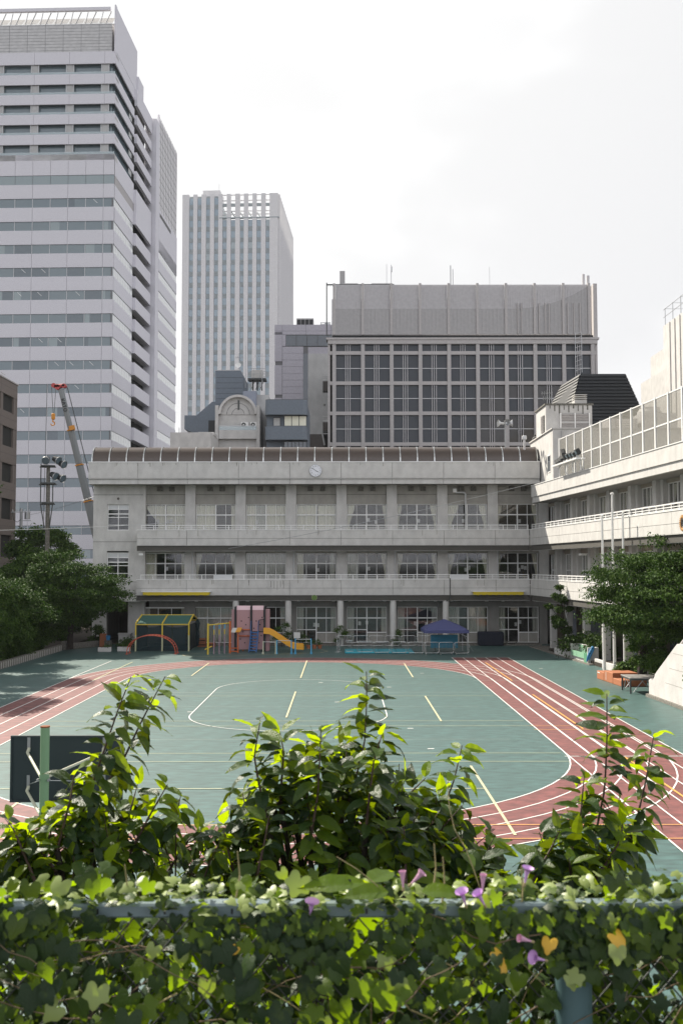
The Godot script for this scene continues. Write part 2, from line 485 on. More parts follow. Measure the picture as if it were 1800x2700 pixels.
func _ready() -> void:
	rng.seed = 4711
	# --- camera, sky, sun, exposure ---
	var cam := Camera3D.new()
	cam.name = "camera"
	add_child(cam)
	cam.position = Vector3(0, 6.2, 0)
	cam.rotation = Vector3(atan(140.0 / 2625.0), 0, -0.0011)
	cam.near = 0.05
	cam.far = 2000.0
	cam.keep_aspect = Camera3D.KEEP_HEIGHT
	var lens := CameraAttributesPhysical.new()
	lens.frustum_focal_length = 23.33
	lens.frustum_near = 0.05
	lens.frustum_far = 2000.0
	lens.frustum_focus_distance = 55.0
	lens.exposure_aperture = 6.0
	cam.attributes = lens
	cam.fov = 54.4
	cam.current = true
	var env := Environment.new()
	env.background_mode = Environment.BG_SKY
	var sky := Sky.new()
	sky.sky_material = hazy_sky()
	env.sky = sky
	env.tonemap_mode = Environment.TONE_MAPPER_LINEAR
	env.tonemap_exposure = EXPOSURE
	env.sdfgi_enabled = true
	env.ssao_enabled = true
	env.ssil_enabled = true
	env.fog_enabled = true
	env.fog_light_color = Color(0.93, 0.95, 0.98)
	env.fog_density = 0.0001
	var we := WorldEnvironment.new()
	we.name = "world_environment"
	we.environment = env
	add_child(we)
	var sun := DirectionalLight3D.new()
	sun.name = "sun"
	add_child(sun)
	sun.look_at_from_position(SUN_DIR, Vector3.ZERO, Vector3.UP)
	sun.light_color = Color(1.0, 0.965, 0.905)
	sun.light_energy = 1.6
	sun.light_angular_distance = 0.5
	sun.shadow_enabled = true

	make_materials()
	build_ground()
	build_school()
	build_wing()
	build_rooftops()
	build_tall_tower()
	build_striped_tower()
	build_middle_buildings()
	build_grid_building()
	build_side_buildings()
	build_left_edge()
	build_playground()
	build_right_edge()
	build_trees()
	build_backboard()
	build_cherries()
	build_fence()


func hazy_sky() -> PanoramaSkyMaterial:
	var w := 1024
	var h := 512
	var noise := FastNoiseLite.new()
	noise.seed = 5
	noise.frequency = 1.6
	noise.fractal_octaves = 5
	var s := SUN_DIR.normalized()
	var data := PackedFloat32Array()
	data.resize(w * h * 3)
	for j in h:
		var el := (0.5 - (j + 0.5) / h) * PI
		for i in w:
			var az := (i + 0.5) / w * TAU          # the first column lies towards -z
			var d := Vector3(sin(az) * cos(el), sin(el), -cos(az) * cos(el))
			var g := acos(clampf(d.dot(s), -1, 1))
			var e := 0.77 + 0.31 * exp(-pow(g / 1.05, 2.0)) + 0.60 * smoothstep(1.3, 2.1, g)  # last term: unseen sky behind the viewer brightened to fill the shaded fronts
			e += 0.07 * exp(-maxf(el, 0.0) / 0.22)              # haze towards the horizon
			e *= 1.0 - 0.5 * smoothstep(0.50, 1.35, el)           # deeper overhead than in the haze
			var c := noise.get_noise_3dv(d * Vector3(1, 2.2, 1) * 1.2)
			e *= 1.0 + 0.10 * smoothstep(-0.05, 0.25, c)          # thin bright cloud
			var blue := smoothstep(0.55, 2.4, g) * (1.0 - 0.6 * smoothstep(-0.05, 0.25, c))
			var col := Color(1, 1, 1).lerp(Color(0.93, 0.95, 1.05), blue) * (e / EXPOSURE)
			if el < 0.0:
				var k := smoothstep(0.0, 0.15, -el)
				col = col.lerp(Color(0.16, 0.16, 0.155) / EXPOSURE, k)
			var at := (j * w + i) * 3
			data[at] = col.r; data[at + 1] = col.g; data[at + 2] = col.b
	var im := Image.create_from_data(w, h, false, Image.FORMAT_RGBF, data.to_byte_array())
	var m := PanoramaSkyMaterial.new()
	m.panorama = ImageTexture.create_from_image(im)
	return m


# ---------- ground ----------
func sheet(x0: float, x1: float, z0: float, z1: float, y: float) -> Mesh:
	var s := Shape.new()
	s.quad(Vector3(x0, y, z0), Vector3(x1, y, z0), Vector3(x1, y, z1), Vector3(x0, y, z1), Vector3.UP)
	return s.mesh()


# a band of width w (from offset a to b) along a line of points on the ground
func band(pts: Array, a: float, b: float, y: float, closed := false) -> Mesh:
	var s := Shape.new()
	var k := pts.size()
	var side := []
	for i in k:
		var p: Vector2 = pts[(i - 1 + k) % k] if closed else pts[maxi(i - 1, 0)]
		var q: Vector2 = pts[(i + 1) % k] if closed else pts[mini(i + 1, k - 1)]
		var d := (q - p).normalized()
		side.append(Vector2(-d.y, d.x))
	for i in (k if closed else k - 1):
		var j := (i + 1) % k
		var p0: Vector2 = pts[i] + side[i] * a
		var p1: Vector2 = pts[i] + side[i] * b
		var q0: Vector2 = pts[j] + side[j] * a
		var q1: Vector2 = pts[j] + side[j] * b
		s.quad(Vector3(p0.x, y, p0.y), Vector3(q0.x, y, q0.y), Vector3(q1.x, y, q1.y), Vector3(p1.x, y, p1.y), Vector3.UP)
	return s.mesh()


func stadium(cx: float, z_near: float, z_far: float, r: float, k := 40) -> Array:
	var pts := []
	for i in k + 1:
		var a := PI * i / k
		pts.append(Vector2(cx + r * cos(a), z_far - r * sin(a)))
	for i in k + 1:
		var a := PI + PI * i / k
		pts.append(Vector2(cx + r * cos(a), z_near - r * sin(a)))
	return pts


func build_ground() -> void:
	structure("ground", sheet(-420, 420, -760, 60, -0.03), M.asphalt)
	structure("court", sheet(-21.5, 22.0, -79.0, -6.0, 0.0), M.court_green)
	var cx := -2.2
	var zn := -33.6
	var zf := -54.5
	var track := structure("running_track", sheet(7.36, 11.13, -67.2, -12.0, 0.004), M.track_red)
	put(track, "track_oval", band(stadium(cx, zn, zf, 9.57), 0.0, 3.12, 0.008, true), M.track_red)
	for k in 5:
		put(track, "lane_line", band(stadium(cx, zn, zf, 9.57 + 0.78 * k), -0.024, 0.024, 0.0125, true), M.line_white)
	for k in 6:
		put(track, "lane_line", sheet(7.36 + 0.754 * k - 0.024, 7.36 + 0.754 * k + 0.024, -67.2, -12.0, 0.0165), M.line_white)
	put(track, "lane_line", sheet(-14.93, -14.87, -65.0, -54.0, 0.0165), M.line_white)
	put(track, "start_line", sheet(7.36, 11.13, -67.24, -67.19, 0.0205), M.line_white)
	for z in [-53.7, -43.2]:
		put(track, "cross_line", sheet(7.0, 10.9, z - 0.02, z + 0.02, 0.0205), M.line_faint)
	put(track, "finish_line", sheet(7.2, 12.6, -32.64, -32.58, 0.0205), M.line_white)
	for z in [-38.7, -37.8]:
		put(track, "cross_line", sheet(7.2, 9.3, z - 0.02, z + 0.02, 0.0245), M.line_orange)
	for r in [[-63.6, -53.7], [-48.0, -38.0], [-32.5, -26.0]]:
		put(track, "dash_line", sheet(9.07, 9.14, r[0], r[1], 0.0245), M.line_orange)
	put(track, "dash_line", sheet(-13.4, -13.33, -64.2, -54.0, 0.0245), M.line_pale_yellow)
	for z in [-24.1, -22.9]:
		put(track, "cross_line", sheet(-9.0, 12.0, z - 0.022, z + 0.022, 0.0245), M.line_orange)
	# court markings
	var court := structure("court_markings", band(stadium(cx, -41.7, -50.3, 4.07), -0.023, 0.023, 0.0125, true), M.line_white)
	for z in [-56.3, -55.4, -48.9, -47.6, -40.0, -38.75, -33.2, -31.8]:
		put(court, "court_line", sheet(-11.6, 7.2, z - 0.018, z + 0.018, 0.0165), M.line_pale_yellow if z > -48.0 else M.line_faint)
	for z in [-60.2, -52.6, -44.0, -35.8]:
		put(court, "court_line", sheet(-11.3, 6.0, z - 0.01, z + 0.01, 0.0165), M.line_faint)
	put(court, "court_line", sheet(-11.0, 3.98, -28.02, -27.97, 0.0165), M.line_pale_yellow)
	for r in [[-2.25, -65.1, -55.1], [-2.25, -49.2, -40.9], [3.93, -63.1, -55.4], [3.94, -47.5, -39.9], [3.97, -31.1, -23.2], [-8.4, -63.6, -56.2], [-8.45, -31.1, -23.4]]:
		put(court, "boundary_line", sheet(r[0] - 0.036, r[0] + 0.036, r[1], r[2], 0.0205), M.line_yellow)
	for p in [Vector2(-0.2, -45.5), Vector2(2.4, -51.0), Vector2(2.6, -38.2), Vector2(-6.4, -42.5), Vector2(3.0, -34.0), Vector2(11.9, -60.0), Vector2(-1.1, -53.0), Vector2(4.6, -57.5)]:
		put(court, "position_mark", sheet(p.x - 0.11, p.x + 0.11, p.y - 0.05, p.y + 0.05, 0.0125), M.line_white)
	var loop := [Vector2(-11.0, -69.3), Vector2(-10.7, -68.6), Vector2(-9.4, -68.1), Vector2(-8.0, -68.2), Vector2(-5.3, -69.6), Vector2(-3.3, -70.2), Vector2(-1.5, -70.9), Vector2(-1.0, -72.2), Vector2(-1.5, -73.6), Vector2(-3.0, -74.5), Vector2(-5.5, -74.6), Vector2(-8.2, -72.4), Vector2(-9.6, -70.9), Vector2(-10.7, -69.9)]
	put(court, "play_area_line", band(loop, -0.035, 0.035, 0.0125, true), M.line_yellow)
	put(court, "play_area_line", sheet(5.6, 13.4, -72.02, -71.98, 0.0125), M.line_faint)
	# drainage strip and planted ground along both sides
	structure("left_planting_ground", Shape.new().box(Vector3(-40, 0.09, -50), Vector3(38.6, 0.18, 100)).mesh(), M.soil)
	structure("far_road", sheet(-60, 60, -96, -86.5, -0.02), M.asphalt)


# ---------- the school ----------
# one window: frame (the part), panes, curtains. x = middle, y0..y1, width w; cols panes across, tr = height of the transom; drapes: [from, to, tied]
func window(root: Node3D, t: Transform3D, w: float, h: float, cols: int, tr: float, drapes: Array, low_left := 0.0, low_right := 0.0) -> void:
	var s := Shape.new()
	var f := 0.05
	var d := 0.09
	s.box(Vector3(-w / 2 + f / 2, h / 2, 0), Vector3(f, h, d))
	s.box(Vector3(w / 2 - f / 2, h / 2, 0), Vector3(f, h, d))
	s.box(Vector3(0, h - f / 2, 0), Vector3(w - 2 * f, f, d - 0.006))
	s.box(Vector3(0, f / 2, 0), Vector3(w - 2 * f, f, d - 0.006))
	s.box(Vector3(0, tr, 0.01), Vector3(w - 2 * f, 0.09, d - 0.012))
	for k in range(1, cols):
		var mid := k * 2 == cols
		s.box(Vector3(-w / 2 + w * k / cols, h / 2, 0), Vector3(0.085 if mid else 0.04, h - 2 * f, d - 0.02 if not mid else d + 0.01))
	if low_left > 0.0:
		s.box(Vector3(-w / 4, low_left, 0), Vector3(w / 2 - f, 0.06, d - 0.016))
	if low_right > 0.0:
		s.box(Vector3(w / 4, low_right, 0.03), Vector3(w / 2 - f, 0.08, d + 0.05))
	var key := "win %s %s %s %s %s %s" % [w, h, cols, tr, low_left, low_right]
	if not boxes.has(key):
		boxes[key] = s.mesh()
	var frame := put(root, "window", boxes[key], M.white_frame, t)
	var cw := w / cols - 0.06
	for k in cols:
		var x := -w / 2 + w * (k + 0.5) / cols
		var b0 := low_right if k * 2 >= cols else 0.03
		bx(frame, "pane", Vector3(x, (tr + b0) / 2, -0.01), Vector3(cw, tr - b0 - 0.08, 0.012), M.pane)
		bx(frame, "pane", Vector3(x, (tr + h) / 2, -0.012), Vector3(cw, h - tr - 0.1, 0.012), M.pane)
	if low_right > 0.1:
		bx(frame, "apron", Vector3(w / 4, low_right / 2 - 0.03, -0.04), Vector3(w / 2 - 0.05, low_right - 0.07, 0.12), M.render_wall)
	if cols == 4 and rng.randf() < 0.6:
		for k in rng.randi_range(1, 3):
			var nx := (-0.16 if k % 2 else 0.14) + rng.randf_range(-0.04, 0.04) if rng.randf() < 0.6 else rng.randf_range(-w * 0.42, w * 0.42)
			bx(frame, "notice", Vector3(nx, tr - 0.32 - 0.25 * rng.randf(), -0.024), Vector3(0.21, 0.29, 0.006), M.line_white)
	for c in drapes:
		var y_low: float = (low_right if low_right > 0.1 and c[0] >= 0.5 else 0.06)
		put(frame, "curtain", curtain((c[1] - c[0]) * w, h - 0.08 - y_low, c[2]), M.curtain_grey if c.size() > 3 else M.curtain, Transform3D(Basis.IDENTITY, Vector3(-w / 2 + (c[0] + c[1]) / 2 * w, y_low, -0.16)))


# a pleated curtain; tied 0 = straight, -1 / 1 = gathered to the left / right below the middle
func curtain(w: float, h: float, tied: int) -> Mesh:
	var key := "curtain %.2f %.2f %d" % [w, h, tied]
	if boxes.has(key):
		return boxes[key]
	var s := Shape.new()
	var nx := maxi(8, int(w / 0.05))
	var ny := 7 if tied != 0 else 2
	var grid := []
	for j in ny + 1:
		var v := float(j) / ny
		var row := []
		var squeeze := 1.0 if tied == 0 else lerpf(1.0, 0.38, smoothstep(0.0, 1.0, 1.0 - absf(v - 0.32) / (0.68 if v > 0.32 else 0.5)))
		for i in nx + 1:
			var u := float(i) / nx - 0.5
			var x := u * w * squeeze + tied * w * 0.5 * (1.0 - squeeze)
			row.append(Vector3(x, v * h, 0.035 * sin(i * 1.9 + h) + 0.02 * sin(i * 0.8 + w * 9.0)))
		grid.append(row)
	for j in ny:
		for i in nx:
			s.quad(grid[j][i], grid[j][i + 1], grid[j + 1][i + 1], grid[j + 1][i], Vector3(0, 0, 1))
	boxes[key] = s.mesh()
	return boxes[key]


# a storey-high line of balcony: panels with open joints, coping, lower lip and railing; local x along, z outwards, from the list of joints
func balcony(root: Node3D, t: Transform3D, joints: Array, base: float, m: Material, gaps := []) -> void:
	for i in joints.size() - 1:
		var a: float = joints[i] + 0.012
		var b: float = joints[i + 1] - 0.012
		var c := (a + b) / 2
		var w := b - a
		bx(root, "parapet_panel", t * Vector3(c, base + 1.295, -0.09), Vector3(w, 0.63, 0.18), m, t.basis)
		bx(root, "parapet_panel", t * Vector3(c, base + 0.715, -0.09), Vector3(w, 0.49, 0.18), m, t.basis)
		bx(root, "lip_panel", t * Vector3(c, base + 0.215, -0.20), Vector3(w, 0.43, 0.18), m, t.basis)
	var x0: float = joints[0]
	var x1: float = joints[-1]
	var mid := (x0 + x1) / 2
	var ln := x1 - x0
	bx(root, "parapet_core", t * Vector3(mid, base + 0.80, -0.14), Vector3(ln, 1.55, 0.10), M.joint, t.basis)
	bx(root, "lip_core", t * Vector3(mid, base + 0.22, -0.26), Vector3(ln, 0.42, 0.10), M.joint, t.basis)
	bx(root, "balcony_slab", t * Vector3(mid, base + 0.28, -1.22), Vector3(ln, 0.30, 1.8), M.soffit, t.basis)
	bx(root, "coping", t * Vector3(mid, base + 1.635, -0.09), Vector3(ln + 0.02, 0.05, 0.24), M.white_frame, t.basis)
	bx(root, "drip_edge", t * Vector3(mid, base + 0.445, -0.07), Vector3(ln, 0.035, 0.16), m, t.basis)
	# railing
	var segs := []
	var at := x0 + 0.3
	for g in gaps:
		segs.append([at, g[0]])
		at = g[1]
		bx(root, "balcony_screen", t * Vector3((g[0] + g[1]) / 2, base + 1.84, -0.12), Vector3(g[1] - g[0], 0.36, 0.03), M.aluminium, t.basis)
	segs.append([at, x1 - 0.05])
	for g in segs:
		var l: float = g[1] - g[0]
		bx(root, "rail", t * Vector3((g[0] + g[1]) / 2, base + 1.99, -0.10), Vector3(l, 0.065, 0.07), M.white_paint, t.basis)
		bx(root, "rail", t * Vector3((g[0] + g[1]) / 2, base + 1.83, -0.10), Vector3(l, 0.04, 0.04), M.white_paint, t.basis)
		bx(root, "rail", t * Vector3((g[0] + g[1]) / 2, base + 1.71, -0.10), Vector3(l, 0.03, 0.04), M.white_paint, t.basis)
		var k := int(l / 0.97) + 1
		for i in k + 1:
			bx(root, "rail_post", t * Vector3(g[0] + 0.03 + (l - 0.06) * i / k, base + 1.82, -0.10), Vector3(0.05, 0.34, 0.05), M.white_paint, t.basis)


func build_school() -> void:
	var o := thing("school_building", "long grey concrete school block of three storeys with balconies, clock and bronze barrel roof light", "school", Vector3(0, 0, 0))
	var t := Transform3D(Basis.IDENTITY, Vector3(0, 0, -76.6))
	var wz := -78.6
	var L := -19.5
	# joints of the panels
	var joints := [-15.72]
	for k in range(-3, 4):
		joints.append(3.95 * k - 0.03)
	joints.append(14.42)
	balcony(o, t, joints, 7.28, M.concrete)
	balcony(o, t, joints, 3.47, M.concrete, [[-9.75, -8.45], [8.35, 9.7]])
	# rain streaks below the copings
	for k in 34:
		var sx := rng.randf_range(-15.0, 14.0)
		var b: float = [7.28, 3.47][k % 2]
		var h := rng.randf_range(0.15, 0.5)
		bx(o, "rain_streak", Vector3(sx, b + 1.60 - h / 2, -76.598), Vector3(rng.randf_range(0.02, 0.06), h, 0.004), M.render_wall)
	for k in 5:
		bx(o, "rain_streak", Vector3(-5.4 + 0.24 * k, 3.47 + 1.28 - 0.05 * (k % 3), -76.598), Vector3(0.03, 0.5 + 0.08 * (k % 3), 0.004), M.concrete_dark)
	for k in 26:
		var h := rng.randf_range(0.1, 0.35)
		bx(o, "rain_streak", Vector3(rng.randf_range(-19.0, 15.0), 14.12 - h / 2, -76.598), Vector3(rng.randf_range(0.02, 0.07), h, 0.004), M.render_wall)
	# returns at the left end of the balconies
	for b in [7.28, 3.47]:
		bx(o, "parapet_return", Vector3(-15.63, b + 1.0, -77.66), Vector3(0.18, 1.22, 1.75), M.concrete)
	# roof parapet
	var jt := [L, -15.68]
	for k in range(-3, 4):
		jt.append(3.95 * k - 0.03)
	jt.append(15.3)
	for i in jt.size() - 1:
		var c: float = (jt[i] + jt[i + 1]) / 2
		var w: float = jt[i + 1] - jt[i] - 0.024
		bx(o, "fascia_panel", Vector3(c, 13.53, -76.69), Vector3(w, 1.20, 0.18), M.concrete)
		bx(o, "lip_panel", Vector3(c, 12.66, -76.82), Vector3(w, 0.38, 0.18), M.concrete)
	bx(o, "fascia_core", Vector3(-2.1, 13.45, -76.80), Vector3(34.78, 1.36, 0.1), M.joint)
	bx(o, "lip_core", Vector3(-2.1, 12.70, -76.93), Vector3(34.76, 0.44, 0.1), M.joint)
	bx(o, "drip_edge", Vector3(-2.1, 12.895, -76.68), Vector3(34.8, 0.05, 0.16), M.concrete)
	bx(o, "coping", Vector3(-2.1, 14.165, -76.72), Vector3(34.86, 0.07, 0.32), M.white_frame)
	bx(o, "roof_slab", Vector3(-2.1, 12.72, -82.0), Vector3(34.7, 0.4, 10.1), M.soffit)
	bx(o, "end_fascia", Vector3(L + 0.09, 13.3, -82.0), Vector3(0.18, 1.66, 10.4), M.concrete)
	# upper two storeys: wall pieces round the windows
	var xs := []
	for k in 8:
		xs.append(-13.88 + 3.965 * k)
	var ww := 3.14
	var tall := [[7.6, 8.45, 11.02, 12.55], [3.75, 4.62, 7.16, 7.5]]
	var floors: Array = [
		[[[0.0, 0.5, 1], [0.52, 1.0, 0]], [[0.0, 0.5, 0], [0.88, 1.0, 0]], [[0.0, 0.24, 0], [0.25, 0.49, 0, 1], [0.51, 1.0, 0]], [[0.0, 0.50, 0], [0.54, 1.0, 0]],
			[[0.0, 0.2, -1], [0.9, 1.0, 1]], [[0.0, 0.13, -1], [0.84, 1.0, 1]], [[0.0, 0.30, -1], [0.8, 1.0, 1]], [[0.0, 0.12, -1], [0.86, 1.0, 1]]],
		[[[0.0, 0.28, 0], [0.9, 1.0, 0]], [[0.0, 0.15, -1], [0.86, 1.0, 1]], [[0.0, 0.5, 0, 1], [0.5, 1.0, 0, 1]], [[0.0, 0.18, 0], [0.84, 0.98, 0, 1]],
			[[0.0, 0.30, 0, 1], [0.86, 1.0, 1]], [[0.0, 0.15, -1], [0.86, 1.0, 1]], [[0.0, 0.2, -1], [0.86, 1.0, 1]], [[0.0, 0.1, -1], [0.86, 1.0, 1]]]]
	for f in 2:
		var y: Array = tall[f]
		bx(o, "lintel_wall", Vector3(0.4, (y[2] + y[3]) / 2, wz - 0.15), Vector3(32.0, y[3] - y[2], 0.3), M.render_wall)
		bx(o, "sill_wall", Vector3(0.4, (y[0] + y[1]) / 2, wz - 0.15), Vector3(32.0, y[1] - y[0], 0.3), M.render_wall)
		for k in 8:
			var x: float = xs[k]
			window(o, Transform3D(Basis.IDENTITY, Vector3(x, y[1], wz - 0.12)), ww, y[2] - y[1], 4, 1.72, floors[f][k])
			if k < 7:
				bx(o, "pier", Vector3(x + 1.9825, (y[0] + y[3]) / 2, wz - 0.02), Vector3(0.80, y[3] - y[0] - 0.01, 0.54), M.concrete)
			if f == 0:
				bx(o, "groove", Vector3(x, 11.78, wz + 0.0015), Vector3(3.1, 0.03, 0.012), M.joint)
				for dx in [-0.45, 0.5]:
					bx(o, "vent", Vector3(x + dx, 12.22, wz + 0.10), Vector3(0.40, 0.34, 0.24), M.concrete_dark)
	bx(o, "pier", Vector3(15.9, 8.0, wz - 0.02), Vector3(0.75, 9.1, 0.52), M.concrete)
	# plain bay at the left end
	bx(o, "end_wall", Vector3(-18.95, 6.3, wz + 0.1), Vector3(1.1, 12.5, 0.4), M.concrete)
	bx(o, "end_wall", Vector3(-16.05, 6.3, wz + 0.1), Vector3(1.3, 12.5, 0.4), M.concrete)
	bx(o, "end_wall", Vector3(-17.55, 11.78, wz + 0.1), Vector3(1.7, 1.55, 0.4), M.concrete)
	bx(o, "end_wall", Vector3(-17.55, 8.14, wz + 0.1), Vector3(1.7, 1.62, 0.4), M.concrete)
	bx(o, "end_wall", Vector3(-17.55, 4.3, wz + 0.1), Vector3(1.7, 1.7, 0.4), M.concrete)
	for y in [11.75, 8.05, 4.9, 4.0]:
		bx(o, "groove", Vector3(-17.55, y, wz + 0.301), Vector3(3.9, 0.03, 0.012), M.joint)
	for y in [8.95, 5.15]:
		var f := Shape.new()
		for q in [[0.0, 1.03, 1.7, 0.06], [0.0, 0.03, 1.7, 0.06], [0.0, 1.30, 1.7, 0.09], [0.0, 0.42, 1.7, 0.05], [0.0, 1.66, 1.7, 0.06], [0.0, 2.02, 1.7, 0.06]]:
			f.box(Vector3(q[0], q[1], 0), Vector3(q[2], q[3], 0.08))
		for x in [-0.82, 0.0, 0.82]:
			f.box(Vector3(x, 1.02, 0), Vector3(0.06, 2.0, 0.09))
		var win := put(o, "window", f.mesh(), M.white_frame, Transform3D(Basis.IDENTITY, Vector3(-17.55, y, wz + 0.12)))
		for x in [-0.41, 0.41]:
			bx(win, "pane", Vector3(x, 0.22, -0.02), Vector3(0.76, 0.34, 0.012), M.pane)
			bx(win, "pane", Vector3(x, 0.72, -0.02), Vector3(0.76, 0.55, 0.012), M.pane)
			bx(win, "pane", Vector3(x, 1.16, -0.02), Vector3(0.76, 0.20, 0.012), M.pane)
			bx(win, "pane", Vector3(x, 1.49, -0.02), Vector3(0.76, 0.28, 0.012), M.pane)
			bx(win, "blank_panel", Vector3(x, 1.84, -0.02), Vector3(0.76, 0.30, 0.03), M.aluminium)
	put(o, "round_vent", Shape.new().cyl(Vector3(-17.55, 11.45, wz + 0.3), Vector3(-17.55, 11.45, wz + 0.36), 0.10, 0.08, 12).mesh(), M.concrete_dark)
	# ground floor
	bx(o, "lintel_wall", Vector3(0.4, 3.25, wz - 0.15), Vector3(31.0, 0.64, 0.3), M.render_shaded)
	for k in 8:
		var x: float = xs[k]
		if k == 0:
			bx(o, "sill_wall", Vector3(x, 0.85, wz - 0.15), Vector3(3.16, 1.7, 0.3), M.render_shaded)
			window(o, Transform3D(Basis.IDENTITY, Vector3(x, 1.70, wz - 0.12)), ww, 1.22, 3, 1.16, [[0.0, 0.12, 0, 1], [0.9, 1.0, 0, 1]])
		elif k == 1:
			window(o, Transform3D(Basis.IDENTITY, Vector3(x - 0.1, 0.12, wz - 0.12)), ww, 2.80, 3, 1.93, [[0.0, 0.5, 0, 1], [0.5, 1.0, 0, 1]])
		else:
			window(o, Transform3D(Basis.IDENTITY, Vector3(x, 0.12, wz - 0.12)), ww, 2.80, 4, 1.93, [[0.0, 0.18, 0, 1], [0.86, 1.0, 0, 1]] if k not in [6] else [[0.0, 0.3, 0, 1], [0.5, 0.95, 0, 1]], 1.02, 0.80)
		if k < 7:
			bx(o, "pier", Vector3(x + 1.9825, 1.7, wz - 0.1), Vector3(0.86, 3.4, 0.36), M.render_shaded)
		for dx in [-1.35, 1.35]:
			put(o, "ceiling_lamp", Shape.new().cyl(Vector3(x + dx, 3.48, -77.7), Vector3(x + dx, 3.36, -77.7), 0.16, 0.12, 10).mesh(), M.concrete)
	for x in [-8.13, -4.09, -0.09, 3.96, 8.0]:
		put(o, "column", Shape.new().cyl(Vector3(x, 0, -76.95), Vector3(x, 3.48, -76.95), 0.245, 0.245, 20).mesh(), M.concrete)
	bx(o, "plinth_step", Vector3(0, 0.05, -77.9), Vector3(30.8, 0.10, 1.5), M.kerb)
	bx(o, "pier", Vector3(14.42 + 1.4, 1.7, wz - 0.1), Vector3(0.6, 3.4, 0.36), M.render_shaded)
	# pipes and camera on the front
	put(o, "down_pipe", Shape.new().tube([Vector3(9.0, 11.9, wz + 0.36), Vector3(9.6, 11.9, wz + 0.36), Vector3(9.75, 11.8, wz + 0.36), Vector3(9.75, 8.6, wz + 0.36)], 0.06, 8).mesh(), M.aluminium)
	bx(o, "pipe_box", Vector3(8.9, 12.05, wz + 0.38), Vector3(0.28, 0.30, 0.22), M.white_paint)
	for x in [-11.88, -3.95, 4.0, 12.05]:
		put(o, "down_pipe", rod(Vector3(x + 0.2, 3.8, wz + 0.32), Vector3(x + 0.2, 7.3, wz + 0.32), 0.05), M.aluminium)
	for x in [8.2]:
		put(o, "down_pipe", Shape.new().tube([Vector3(7.55, 2.9, -77.1), Vector3(7.55, 3.3, -77.1), Vector3(8.05, 3.45, -76.7), Vector3(8.3, 3.6, -76.52), Vector3(8.3, 5.2, -76.52)], 0.035).mesh(), M.steel_dark)
	bx(o, "wall_camera", Vector3(-15.45, 7.05, -77.0), Vector3(0.34, 0.16, 0.2), M.white_paint)
	# floors, ends and back, so that the rooms are closed
	for y in [3.72, 7.45]:
		bx(o, "floor_slab", Vector3(-1.4, y, -83.0), Vector3(36.0, 0.3, 8.4), M.soffit)
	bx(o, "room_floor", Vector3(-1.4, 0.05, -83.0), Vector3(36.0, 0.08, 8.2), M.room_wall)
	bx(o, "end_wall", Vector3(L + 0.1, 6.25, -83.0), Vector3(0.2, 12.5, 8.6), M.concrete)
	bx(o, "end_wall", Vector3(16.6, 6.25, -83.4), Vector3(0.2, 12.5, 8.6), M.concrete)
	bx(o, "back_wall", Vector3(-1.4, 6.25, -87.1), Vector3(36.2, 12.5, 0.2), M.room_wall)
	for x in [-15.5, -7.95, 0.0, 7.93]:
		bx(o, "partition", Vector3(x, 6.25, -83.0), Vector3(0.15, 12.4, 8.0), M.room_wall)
	bx(o, "canopy", Vector3(-17.0, 3.50, -77.6), Vector3(3.0, 0.14, 1.6), M.concrete)
	# bronze barrel light on the roof
	var seg := 26
	var bx0 := -19.35
	var bl := 34.55 / seg
	for k in seg:
		var s := Shape.new()
		for i in 10:
			var a0 := PI * i / 10.0
			var a1 := PI * (i + 1) / 10.0
			var n0 := Vector3(0, sin(a0), cos(a0))
			var n1 := Vector3(0, sin(a1), cos(a1))
			var p := Vector3(-bl / 2 + 0.05, 0, 0)
			var q := Vector3(bl / 2 - 0.05, 0, 0)
			s.tri(p + n0 * 1.28, q + n0 * 1.28, q + n1 * 1.28, n0, n0, n1)
			s.tri(p + n0 * 1.28, q + n1 * 1.28, p + n1 * 1.28, n0, n1, n1)
		if not boxes.has("barrel"):
			boxes["barrel"] = s.mesh()
		put(o, "barrel_panel", boxes["barrel"], M.bronze, Transform3D(Basis.IDENTITY, Vector3(bx0 + bl * (k + 0.5), 14.22, -78.35)))
	var rib := Shape.new()
	for i in 12:
		var a0 := PI * i / 12.0
		var a1 := PI * (i + 1) / 12.0
		var n0 := Vector3(0, sin(a0), cos(a0))
		var n1 := Vector3(0, sin(a1), cos(a1))
		for e in [-0.04, 0.04]:
			rib.quad(Vector3(e, 0, 0) + n0 * 1.2, Vector3(e, 0, 0) + n0 * 1.31, Vector3(e, 0, 0) + n1 * 1.31, Vector3(e, 0, 0) + n1 * 1.2, Vector3(e, 0, 0))
		rib.quad(Vector3(-0.04, 0, 0) + n0 * 1.31, Vector3(0.04, 0, 0) + n0 * 1.31, Vector3(0.04, 0, 0) + n1 * 1.31, Vector3(-0.04, 0, 0) + n1 * 1.31, n0 + n1)
	var rib_mesh := rib.mesh()
	for k in seg + 1:
		put(o, "barrel_rib", rib_mesh, M.chrome, Transform3D(Basis.IDENTITY, Vector3(bx0 + bl * k, 14.22, -78.35)))
	var half := PackedVector2Array()
	for i in 13:
		half.append(Vector2(cos(PI * i / 12.0), sin(PI * i / 12.0)) * 1.26)
	for x in [bx0 - 0.02, bx0 + 34.55]:
		put(o, "barrel_end", Shape.new().prism(half, -0.02, 0.02, Transform3D(Basis(Vector3.UP, PI / 2), Vector3(x, 14.22, -78.35))).mesh(), M.bronze)
	bx(o, "roof_deck", Vector3(-2.1, 13.6, -82.0), Vector3(34.3, 0.2, 9.9), M.concrete_dark)
	# clock
	var c := thing("wall_clock", "round white wall clock with black hands on the grey roof parapet", "clock", Vector3(-1.99, 13.47, -76.6))
